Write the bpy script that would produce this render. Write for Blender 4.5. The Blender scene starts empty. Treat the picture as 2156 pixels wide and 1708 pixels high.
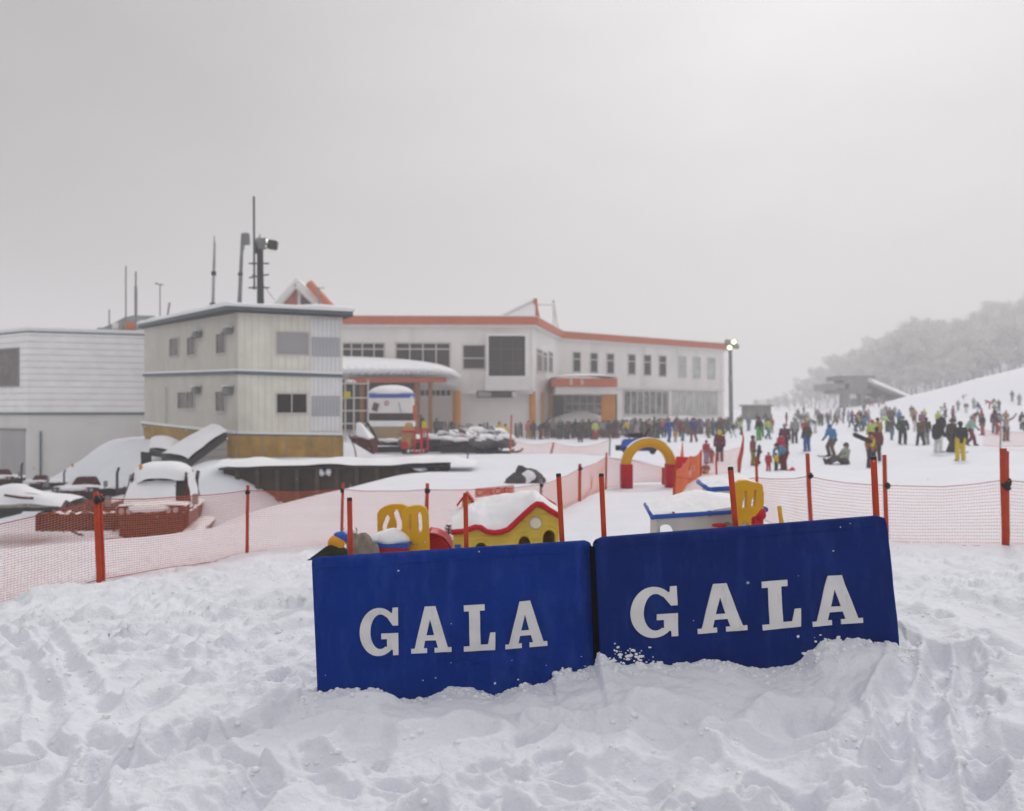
HAZE, SKY, SUN, EXPO, FSTOP = .0023, .10, .95, 0.26, 1.8
BASE, GLOW, ZEN, BACK = 3.3, 4.7, 1.85, 1.55
import bpy, bmesh, math, random
import numpy as np
from mathutils import Vector, Matrix, Euler
random.seed(7)
R = math.radians
SC = bpy.context.scene
COL = SC.collection
# ---------------------------------------------------------------- camera geometry used for measuring
FX, CX, HZ, CZ = 1692.0, 1078.0, 865.0, 1.7


def P(u, v, Y):
    """point seen at photo position (u, v) lying Y metres ahead of the camera"""
    return Vector(((u - CX) / FX * Y, Y, CZ + (HZ - v) / FX * Y))


def px(n, Y):
    return n * Y / FX


# ---------------------------------------------------------------- custom properties
def tag(o, label=None, cat=None, group=None, kind=None):
    if label: o['label'] = label
    if cat: o['category'] = cat
    if group: o['group'] = group
    if kind: o['kind'] = kind
    return o


ORG = {}


def thing(name, loc, label, cat, group=None):
    o = bpy.data.objects.new(name, None)
    o.empty_display_size = .2
    COL.objects.link(o)
    o.location = loc
    ORG[o.name] = Vector(loc)
    return tag(o, label, cat, group)


def copy_tree(o, parent=None):
    c = o.copy()
    COL.objects.link(c)
    if parent is not None:
        c.parent = parent
    for ch in list(o.children):
        copy_tree(ch, c)
    return c


# ---------------------------------------------------------------- noise
def _hash(ix, iy, s):
    n = (ix.astype(np.int64) * 374761393 + iy.astype(np.int64) * 668265263 + s * 1274126177) & 0x7fffffff
    n = ((n ^ (n >> 13)) * 1274126177) & 0x7fffffff
    n = (n ^ (n >> 16)) & 0xffff
    return n / 32767.5 - 1.0


def vnoise(x, y, s=0):
    ix, iy = np.floor(x), np.floor(y)
    fx, fy = x - ix, y - iy
    fx = fx ** 3 * (fx * (fx * 6 - 15) + 10)
    fy = fy ** 3 * (fy * (fy * 6 - 15) + 10)
    a, b = _hash(ix, iy, s), _hash(ix + 1, iy, s)
    c, d = _hash(ix, iy + 1, s), _hash(ix + 1, iy + 1, s)
    return (a * (1 - fx) + b * fx) * (1 - fy) + (c * (1 - fx) + d * fx) * fy


def n1(x, y, s=0):
    return float(vnoise(np.array([x]), np.array([y]), s)[0])


def sstep(a, b, x):
    t = np.clip((x - a) / (b - a), 0, 1)
    return t * t * (3 - 2 * t)


# ---------------------------------------------------------------- materials
MATS = {}


def mat(name, col, rough=.6, var=.12, scale=6.0, bump=0.0, bscale=40.0, metal=0.0, spec=.22, emit=None, estr=0.0, coord='Object'):
    if name in MATS: return MATS[name]
    m = bpy.data.materials.new(name)
    m.use_nodes = True
    nt = m.node_tree
    b = nt.nodes['Principled BSDF']
    b.inputs['Roughness'].default_value = rough
    b.inputs['Metallic'].default_value = metal
    b.inputs['Specular IOR Level'].default_value = spec
    tc = nt.nodes.new('ShaderNodeTexCoord')
    nz = nt.nodes.new('ShaderNodeTexNoise')
    nz.inputs['Scale'].default_value = scale
    nz.inputs['Detail'].default_value = 4
    nt.links.new(tc.outputs[coord], nz.inputs['Vector'])
    mr = nt.nodes.new('ShaderNodeMapRange')
    mr.inputs['From Min'].default_value = .3
    mr.inputs['From Max'].default_value = .7
    mr.inputs['To Min'].default_value = 1 - var
    mr.inputs['To Max'].default_value = 1 + var
    nt.links.new(nz.outputs['Fac'], mr.inputs['Value'])
    mx = nt.nodes.new('ShaderNodeMix')
    mx.data_type = 'RGBA'
    mx.blend_type = 'MULTIPLY'
    mx.inputs['Factor'].default_value = 1
    mx.inputs['A'].default_value = (*col, 1)
    nt.links.new(mr.outputs['Result'], mx.inputs['B'])
    nt.links.new(mx.outputs['Result'], b.inputs['Base Color'])
    if bump:
        n2 = nt.nodes.new('ShaderNodeTexNoise')
        n2.inputs['Scale'].default_value = bscale
        n2.inputs['Detail'].default_value = 5
        nt.links.new(tc.outputs[coord], n2.inputs['Vector'])
        bp = nt.nodes.new('ShaderNodeBump')
        bp.inputs['Strength'].default_value = bump
        bp.inputs['Distance'].default_value = .02
        nt.links.new(n2.outputs['Fac'], bp.inputs['Height'])
        nt.links.new(bp.outputs['Normal'], b.inputs['Normal'])
    if emit:
        b.inputs['Emission Color'].default_value = (*emit, 1)
        b.inputs['Emission Strength'].default_value = estr
    MATS[name] = m
    return m


def stripes(name, col, dark, axis, period, width, rough=.6, soft=.02, var=.06):
    """siding: thin seam lines every `period` metres along the uv axis (0 along the wall, 1 up)"""
    m = mat(name, col, rough, var, 1.5)
    nt = m.node_tree
    b = nt.nodes['Principled BSDF']
    src = b.inputs['Base Color'].links[0].from_socket
    uv = nt.nodes.new('ShaderNodeTexCoord')
    sp = nt.nodes.new('ShaderNodeSeparateXYZ')
    nt.links.new(uv.outputs['UV'], sp.inputs[0])
    dv = nt.nodes.new('ShaderNodeMath'); dv.operation = 'DIVIDE'; dv.inputs[1].default_value = period
    nt.links.new(sp.outputs[axis], dv.inputs[0])
    fr = nt.nodes.new('ShaderNodeMath'); fr.operation = 'FRACT'
    nt.links.new(dv.outputs[0], fr.inputs[0])
    mr = nt.nodes.new('ShaderNodeMapRange')
    mr.interpolation_type = 'SMOOTHSTEP'
    mr.inputs['From Min'].default_value = width / period
    mr.inputs['From Max'].default_value = width / period + soft / period
    mr.inputs['To Min'].default_value = 1
    mr.inputs['To Max'].default_value = 0
    nt.links.new(fr.outputs[0], mr.inputs['Value'])
    # streaks that vary along each seam
    nz = nt.nodes.new('ShaderNodeTexNoise'); nz.inputs['Scale'].default_value = 1.3
    nt.links.new(uv.outputs['UV'], nz.inputs['Vector'])
    ml = nt.nodes.new('ShaderNodeMath'); ml.operation = 'MULTIPLY'
    nt.links.new(mr.outputs[0], ml.inputs[0]); nt.links.new(nz.outputs['Fac'], ml.inputs[1])
    m2 = nt.nodes.new('ShaderNodeMath'); m2.operation = 'MULTIPLY'; m2.use_clamp = True; m2.inputs[1].default_value = 1.7
    nt.links.new(ml.outputs[0], m2.inputs[0])
    mx = nt.nodes.new('ShaderNodeMix'); mx.data_type = 'RGBA'
    nt.links.new(m2.outputs[0], mx.inputs['Factor'])
    nt.links.new(src, mx.inputs['A'])
    mx.inputs['B'].default_value = (*dark, 1)
    nt.links.new(mx.outputs['Result'], b.inputs['Base Color'])
    return m


def snow_mat(name, col=(.755, .775, .838), bump=.8, sc=16.0):
    m = mat(name, col, .75, .035, 1.1, 0)
    nt = m.node_tree
    b = nt.nodes['Principled BSDF']
    b.inputs['Specular IOR Level'].default_value = .25
    tc = nt.nodes.new('ShaderNodeTexCoord')
    n2 = nt.nodes.new('ShaderNodeTexNoise'); n2.inputs['Scale'].default_value = sc; n2.inputs['Detail'].default_value = 8
    n2.inputs['Roughness'].default_value = .62
    nt.links.new(tc.outputs['Object'], n2.inputs['Vector'])
    bp = nt.nodes.new('ShaderNodeBump'); bp.inputs['Strength'].default_value = bump; bp.inputs['Distance'].default_value = .03
    nt.links.new(n2.outputs['Fac'], bp.inputs['Height'])
    nt.links.new(bp.outputs['Normal'], b.inputs['Normal'])
    return m


M_SNOW = snow_mat('snow')
M_CAP = snow_mat('snow_cap_mat', (.80, .81, .835), .3, 9)
M_WHITE = mat('white_paint', (.72, .70, .70), .5, .05, 2)
M_WALL = mat('lodge_wall', (.80, .765, .745), .7, .06, .6)
M_WALL2 = mat('lodge_wall_light', (.82, .80, .79), .7, .05, .6)
M_ORANGE = mat('terracotta_band', (.52, .115, .045), .55, .07, 1.0)
M_COLUMN = mat('orange_column', (.62, .23, .015), .5, .12, 1.0)
M_GLASS = mat('dark_glass', (.016, .012, .013), .15, .5, .8, spec=.25)
M_GLASSG = mat('lobby_glass', (.13, .145, .13), .12, .8, 1.3, spec=.4)
M_GLASSP = mat('pale_glass', (.42, .45, .43), .12, .25, .9, spec=.6)  # light pane colour paints in the reflection on the last wing windows
M_GLASSM = mat('grey_glass', (.12, .105, .105), .15, .4, 2.0, spec=.4)
M_FRAME = mat('window_frame_mat', (.55, .52, .52), .5, .05, 3)
M_SLATE = mat('slate_blue_trim', (.115, .145, .17), .5, .15, 2)
M_DARK = mat('dark_metal', (.035, .038, .042), .5, .2, 4)
M_GREYM = mat('grey_metal', (.20, .21, .215), .5, .2, 3)
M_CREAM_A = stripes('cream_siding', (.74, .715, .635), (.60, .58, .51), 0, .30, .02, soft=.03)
M_CREAM_SHADED = stripes('cream_siding_shaded', (.56, .54, .485), (.48, .465, .415), 0, .30, .02, soft=.03)  # same cream siding, darkened in colour for the shaded side wall
M_PANEL = stripes('corrugated_panel', (.72, .72, .725), (.55, .56, .58), 0, .20, .03, soft=.05)
M_SKIRT = stripes('yellow_boarding', (.40, .235, .055), (.30, .22, .12), 0, 1.05, .04, soft=.12, var=.25)
M_SIDING = stripes('white_lap_siding', (.84, .84, .84), (.42, .425, .435), 1, .39, .022, soft=.05)
M_LOWWALL = mat('plain_grey_wall', (.66, .645, .625), .8, .05, .8)
M_CONC = mat('dark_wall', (.050, .034, .026), .85, .45, 1.2, .3, 8)
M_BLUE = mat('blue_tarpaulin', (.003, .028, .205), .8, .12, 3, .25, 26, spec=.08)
M_BLUE_SHADED = mat('shaded_blue_tarpaulin', (.003, .018, .132), .8, .12, 3, .25, 26, spec=.08)  # same blue cloth, shade of the turned-away banner put into the colour
M_LETTER = mat('white_lettering', (.66, .65, .64), .7, .05, 8)
M_RED = mat('groomer_red', (.075, .006, .007), .4, .3, 3)
M_DKRED = mat('dark_red_steel', (.024, .008, .007), .55, .35, 6)
M_POST = mat('orange_red_pole', (.43, .042, .012), .5, .18, 9)
M_NET = mat('orange_net', (.74, .17, .06), .7, .08, 5)
M_YEL = mat('yellow_plastic', (.66, .35, .012), .4, .07, 5)
M_YEL2 = mat('pale_yellow_plastic', (.66, .48, .06), .45, .10, 9)
M_REDP = mat('red_plastic', (.50, .012, .022), .4, .1, 5)
M_BLUEP = mat('blue_plastic', (.02, .09, .42), .4, .1, 5)
M_CREAMP = mat('cream_plastic', (.55, .52, .49), .5, .07, 5)
M_BLACK = mat('black_plastic', (.015, .015, .017), .45, .2, 6)
M_WOOD = mat('brown_wood', (.24, .10, .03), .7, .3, 5)
M_SKIN = mat('skin', (.55, .33, .24), .6, .05, 12)


def wear(m, col, scale, lo, hi, amt, stretch=(1, 1, .25)):
    """faint dried streaks and scuffs mixed over a material's colour"""
    nt = m.node_tree; b = nt.nodes['Principled BSDF']; src = b.inputs['Base Color'].links[0].from_socket
    tc = nt.nodes.new('ShaderNodeTexCoord'); mp = nt.nodes.new('ShaderNodeMapping'); mp.inputs['Scale'].default_value = stretch
    nz = nt.nodes.new('ShaderNodeTexNoise'); nz.inputs['Scale'].default_value = scale; nz.inputs['Detail'].default_value = 7; nz.inputs['Roughness'].default_value = .65
    nt.links.new(tc.outputs['Object'], mp.inputs['Vector']); nt.links.new(mp.outputs['Vector'], nz.inputs['Vector'])
    mr = nt.nodes.new('ShaderNodeMapRange'); mr.inputs['From Min'].default_value = lo; mr.inputs['From Max'].default_value = hi; mr.inputs['To Min'].default_value = 0; mr.inputs['To Max'].default_value = amt
    nt.links.new(nz.outputs['Fac'], mr.inputs['Value'])
    mx = nt.nodes.new('ShaderNodeMix'); mx.data_type = 'RGBA'; nt.links.new(mr.outputs[0], mx.inputs['Factor']); nt.links.new(src, mx.inputs['A']); mx.inputs['B'].default_value = (*col, 1)
    nt.links.new(mx.outputs['Result'], b.inputs['Base Color'])


wear(M_BLUE, (.03, .07, .30), 9, .5, .75, .55); wear(M_BLUE_SHADED, (.02, .05, .22), 9, .5, .75, .55)
wear(M_LETTER, (.35, .36, .42), 22, .55, .75, .5)
for _m in (M_WALL, M_WALL2, M_LOWWALL): wear(_m, (.40, .375, .35), .7, .52, .8, .45, (1, 1, .12))
wear(M_CREAM_A, (.36, .34, .29), .9, .52, .8, .45, (1, 1, .10)); wear(M_CREAM_SHADED, (.30, .285, .25), .9, .52, .8, .45, (1, 1, .10))
wear(M_SKIRT, (.16, .10, .03), 1.2, .45, .75, .6, (1, 1, .2))
wear(M_RED, (.5, .5, .52), 5, .60, .72, .7, (1, 1, 1)); wear(M_DKRED, (.5, .5, .52), 6, .62, .74, .5, (1, 1, 1))
# ---------------------------------------------------------------- mesh builder
class MB:
    def __init__(s):
        s.v, s.f, s.uv = [], [], {}

    def add(s, vs, fs):
        o = len(s.v)
        s.v += [Vector(v) for v in vs]
        s.f += [tuple(i + o for i in f) for f in fs]
        return s

    def box8(s, c):
        """8 corners: bottom ring 0-3 then top ring 4-7"""
        return s.add(c, [(0, 3, 2, 1), (4, 5, 6, 7), (0, 1, 5, 4), (1, 2, 6, 5), (2, 3, 7, 6), (3, 0, 4, 7)])

    def box(s, c, d, rz=0, rx=0, ry=0, taper=1.0):
        m = Euler((rx, ry, rz)).to_matrix()
        x, y, z = d[0] / 2, d[1] / 2, d[2] / 2
        t = taper
        pts = [(-x, -y, -z), (x, -y, -z), (x, y, -z), (-x, y, -z), (-x * t, -y * t, z), (x * t, -y * t, z), (x * t, y * t, z), (-x * t, y * t, z)]
        return s.box8([m @ Vector(p) + Vector(c) for p in pts])

    def tube(s, a, b, r0, r1=None, n=8):
        return s.path([a, b], [r0, r0 if r1 is None else r1], n)

    def path(s, pts, rad, n=8):
        pts = [Vector(p) for p in pts]
        if not hasattr(rad, '__len__'): rad = [rad] * len(pts)
        o = len(s.v)
        prev = None
        for i, p in enumerate(pts):
            d = (pts[min(i + 1, len(pts) - 1)] - pts[max(i - 1, 0)]).normalized()
            if prev is None:
                up = Vector((0, 0, 1)) if abs(d.z) < .9 else Vector((1, 0, 0))
                x = d.cross(up).normalized()
            else:
                x = (prev - d * prev.dot(d)).normalized()
            prev = x
            y = d.cross(x)
            for k in range(n):
                a = 2 * math.pi * (k + .5) / n
                s.v.append(p + (x * math.cos(a) + y * math.sin(a)) * rad[i])
        for i in range(len(pts) - 1):
            for k in range(n):
                k2 = (k + 1) % n
                s.f.append((o + i * n + k, o + i * n + k2, o + (i + 1) * n + k2, o + (i + 1) * n + k))
        s.f.append(tuple(o + k for k in range(n))[::-1])
        e = o + (len(pts) - 1) * n
        s.f.append(tuple(e + k for k in range(n)))
        return s

    def ball(s, c, r, nu=14, nv=9, noise=0, seed=0, cut=None):
        c = Vector(c)
        if not hasattr(r, '__len__'): r = (r, r, r)
        o = len(s.v)
        for j in range(nv + 1):
            th = math.pi * j / nv
            for i in range(nu):
                ph = 2 * math.pi * i / nu
                d = Vector((math.sin(th) * math.cos(ph), math.sin(th) * math.sin(ph), math.cos(th)))
                k = 1 + (noise * n1(d.x * 2.1 + d.z * 1.7 + seed * 7.3, d.y * 2.1 - d.z * 1.3 + seed * 3.1, seed) if noise else 0)
                p = Vector((d.x * r[0] * k, d.y * r[1] * k, d.z * r[2] * k))
                if cut is not None and p.z < cut: p.z = cut
                s.v.append(c + p)
        for j in range(nv):
            for i in range(nu):
                i2 = (i + 1) % nu
                s.f.append((o + j * nu + i, o + (j + 1) * nu + i, o + (j + 1) * nu + i2, o + j * nu + i2))
        return s

    def prism(s, poly, d):
        """polygon (list of points) extruded by vector d"""
        d = Vector(d)
        n = len(poly)
        a = [Vector(p) for p in poly]
        return s.add(a + [p + d for p in a], [tuple(range(n))[::-1], tuple(range(n, 2 * n))] + [(i, (i + 1) % n, n + (i + 1) % n, n + i) for i in range(n)])

    def grid(s, fn, nu, nv):
        o = len(s.v)
        for j in range(nv + 1):
            for i in range(nu + 1):
                s.v.append(Vector(fn(i / nu, j / nv)))
        w = nu + 1
        for j in range(nv):
            for i in range(nu):
                s.f.append((o + j * w + i, o + j * w + i + 1, o + (j + 1) * w + i + 1, o + (j + 1) * w + i))
        return s

    def build(s, name, m, parent=None, smooth=False, bevel=0, recalc=True, uvf=None, subsurf=0):
        org = Vector((0, 0, 0))
        if parent is not None:
            org = ORG.get(parent.name, org)
        me = bpy.data.meshes.new(name)
        me.from_pydata([tuple(v - org) for v in s.v], [], s.f)
        if recalc or bevel:
            bm = bmesh.new(); bm.from_mesh(me)
            if bevel:
                bmesh.ops.remove_doubles(bm, verts=bm.verts, dist=1e-5)
                bmesh.ops.bevel(bm, geom=[e for e in bm.edges if len(e.link_faces) == 2 and e.calc_face_angle(0) > .5], offset=bevel, segments=2, affect='EDGES', clamp_overlap=True)
            bmesh.ops.recalc_face_normals(bm, faces=bm.faces)
            bm.to_mesh(me); bm.free()
        if smooth:
            me.polygons.foreach_set('use_smooth', [True] * len(me.polygons))
        if uvf:
            ul = me.uv_layers.new(name='uv')
            for l in me.loops:
                ul.data[l.index].uv = uvf(me.vertices[l.vertex_index].co + org)
        if m: me.materials.append(m)
        o = bpy.data.objects.new(name, me)
        COL.objects.link(o)
        if parent is not None:
            o.parent = parent
            ORG[o.name] = org
        if subsurf:
            md = o.modifiers.new('sub', 'SUBSURF'); md.levels = md.render_levels = subsurf
        return o

    def top(s, name, m, label, cat, group=None, loc=None, **k):
        """one-mesh thing, its origin at its base"""
        if loc is None:
            xs = [v.x for v in s.v]; ys = [v.y for v in s.v]; zs = [v.z for v in s.v]
            loc = Vector(((min(xs) + max(xs)) / 2, (min(ys) + max(ys)) / 2, min(zs)))
        loc = Vector(loc)
        s.v = [v - loc for v in s.v]
        o = s.build(name, m, None, **k)
        o.location = loc
        ORG[o.name] = loc
        return tag(o, label, cat, group)


def evaluated_mesh(o):
    dg = bpy.context.evaluated_depsgraph_get()
    dg.update()
    me = bpy.data.meshes.new_from_object(o.evaluated_get(dg))
    return me


def holed_plate(outer, holes, th, bevel=0.0, res=1):
    """flat plate in the x-z plane with holes, thickness th along y (a filled curve); returns an MB"""
    cu = bpy.data.curves.new('plate', 'CURVE')
    cu.dimensions = '2D'; cu.fill_mode = 'BOTH'; cu.extrude = th / 2; cu.bevel_depth = bevel; cu.bevel_resolution = 1
    for pl in [outer] + list(holes):
        sp = cu.splines.new('POLY'); sp.points.add(len(pl) - 1); sp.use_cyclic_u = True
        for q, (x, z) in zip(sp.points, pl): q.co = (x, z, 0, 1)
    o = bpy.data.objects.new('plate', cu)
    COL.objects.link(o)
    me = evaluated_mesh(o)
    mb = MB()
    mb.add([(v.co.x, v.co.z, v.co.y) for v in me.vertices], [tuple(p.vertices) for p in me.polygons])
    bpy.data.objects.remove(o); bpy.data.curves.remove(cu); bpy.data.meshes.remove(me)
    return mb


def ell(cx, cz, rx, rz, n=18, a0=0, a1=360):
    return [(cx + rx * math.cos(R(a0 + (a1 - a0) * i / n)), cz + rz * math.sin(R(a0 + (a1 - a0) * i / n))) for i in range(n if a1 - a0 >= 360 else n + 1)]


def remeshed(mb, vox, name, smooth_it=2):
    """union of overlapping shapes as ONE continuous surface"""
    me = bpy.data.meshes.new(name)
    me.from_pydata([tuple(v) for v in mb.v], [], mb.f)
    o = bpy.data.objects.new(name, me)
    COL.objects.link(o)
    md = o.modifiers.new('r', 'REMESH'); md.mode = 'VOXEL'; md.voxel_size = vox; md.use_smooth_shade = True
    if smooth_it:
        sm = o.modifiers.new('s', 'SMOOTH'); sm.factor = .5; sm.iterations = smooth_it
    out = evaluated_mesh(o)
    out.name = name
    bpy.data.objects.remove(o); bpy.data.meshes.remove(me)
    out.polygons.foreach_set('use_smooth', [True] * len(out.polygons))
    return out


def mesh_obj(name, me, parent=None, m=None):
    """object on shared mesh data with its own material"""
    if not me.materials: me.materials.append(None)
    o = bpy.data.objects.new(name, me)
    COL.objects.link(o)
    if parent is not None: o.parent = parent
    o.material_slots[0].link = 'OBJECT'
    o.material_slots[0].material = m
    return o


# ---------------------------------------------------------------- a vertical wall plane measured from the photo
class Wall:
    def __init__(s, a, b):
        s.a = Vector((a.x, a.y, 0)); d = Vector((b.x - a.x, b.y - a.y, 0))
        s.L = d.length; s.e = d.normalized()
        s.n = Vector((s.e.y, -s.e.x, 0))          # towards the viewer for walls that run left to right
        if s.n.y > 0 and abs(s.n.y) > .02: s.n = -s.n

    def hit(s, u, v):
        d = Vector(((u - CX) / FX, 1, (HZ - v) / FX)); o = Vector((0, 0, CZ))
        t = (s.a - o).dot(s.n) / d.dot(s.n)
        p = o + d * t
        return (p - s.a).dot(s.e), p.z

    def at(s, x, z, off=0):
        q = s.a + s.e * x + s.n * off
        return Vector((q.x, q.y, z))

    def rect(s, u0, v0, u1, v1):
        um = (u0 + u1) / 2
        x0 = s.hit(u0, (v0 + v1) / 2)[0]; x1 = s.hit(u1, (v0 + v1) / 2)[0]
        z1 = s.hit(um, v0)[1]; z0 = s.hit(um, v1)[1]
        return x0, z0, x1, z1

    def slab(s, mb, x0, z0, x1, z1, o0, o1):
        c = [s.at(x0, z0, o1), s.at(x1, z0, o1), s.at(x1, z0, o0), s.at(x0, z0, o0), s.at(x0, z1, o1), s.at(x1, z1, o1), s.at(x1, z1, o0), s.at(x0, z1, o0)]
        mb.box8(c)
        return mb

    def uv(s, p):
        return ((p - s.a).dot(s.e), p.z)

    def window(s, parent, u0, v0, u1, v1, glass, frame=M_FRAME, mull=(), trans=(), fw=.07, name='window', label=None, fd=.07):
        """a framed window: window > pane"""
        x0, z0, x1, z1 = s.rect(u0, v0, u1, v1)
        m = MB()
        s.slab(m, x0 - fw, z0 - fw, x0, z1 + fw, 0, fd); s.slab(m, x1, z0 - fw, x1 + fw, z1 + fw, 0, fd)
        s.slab(m, x0, z1, x1, z1 + fw, 0, fd - .003); s.slab(m, x0, z0 - fw, x1, z0, 0, fd + .03)
        for t in mull:
            xm = x0 + (x1 - x0) * t
            s.slab(m, xm - fw * .4, z0, xm + fw * .4, z1, 0, fd - .008)
        for t in trans:
            zm = z0 + (z1 - z0) * t
            s.slab(m, x0, zm - fw * .4, x1, zm + fw * .4, 0, fd - .012)
        w = m.build(name, frame, parent)
        if label: w['label'] = label
        g = MB(); s.slab(g, x0, z0, x1, z1, 0, .02)
        g.build('pane', glass, w)
        return w
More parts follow.
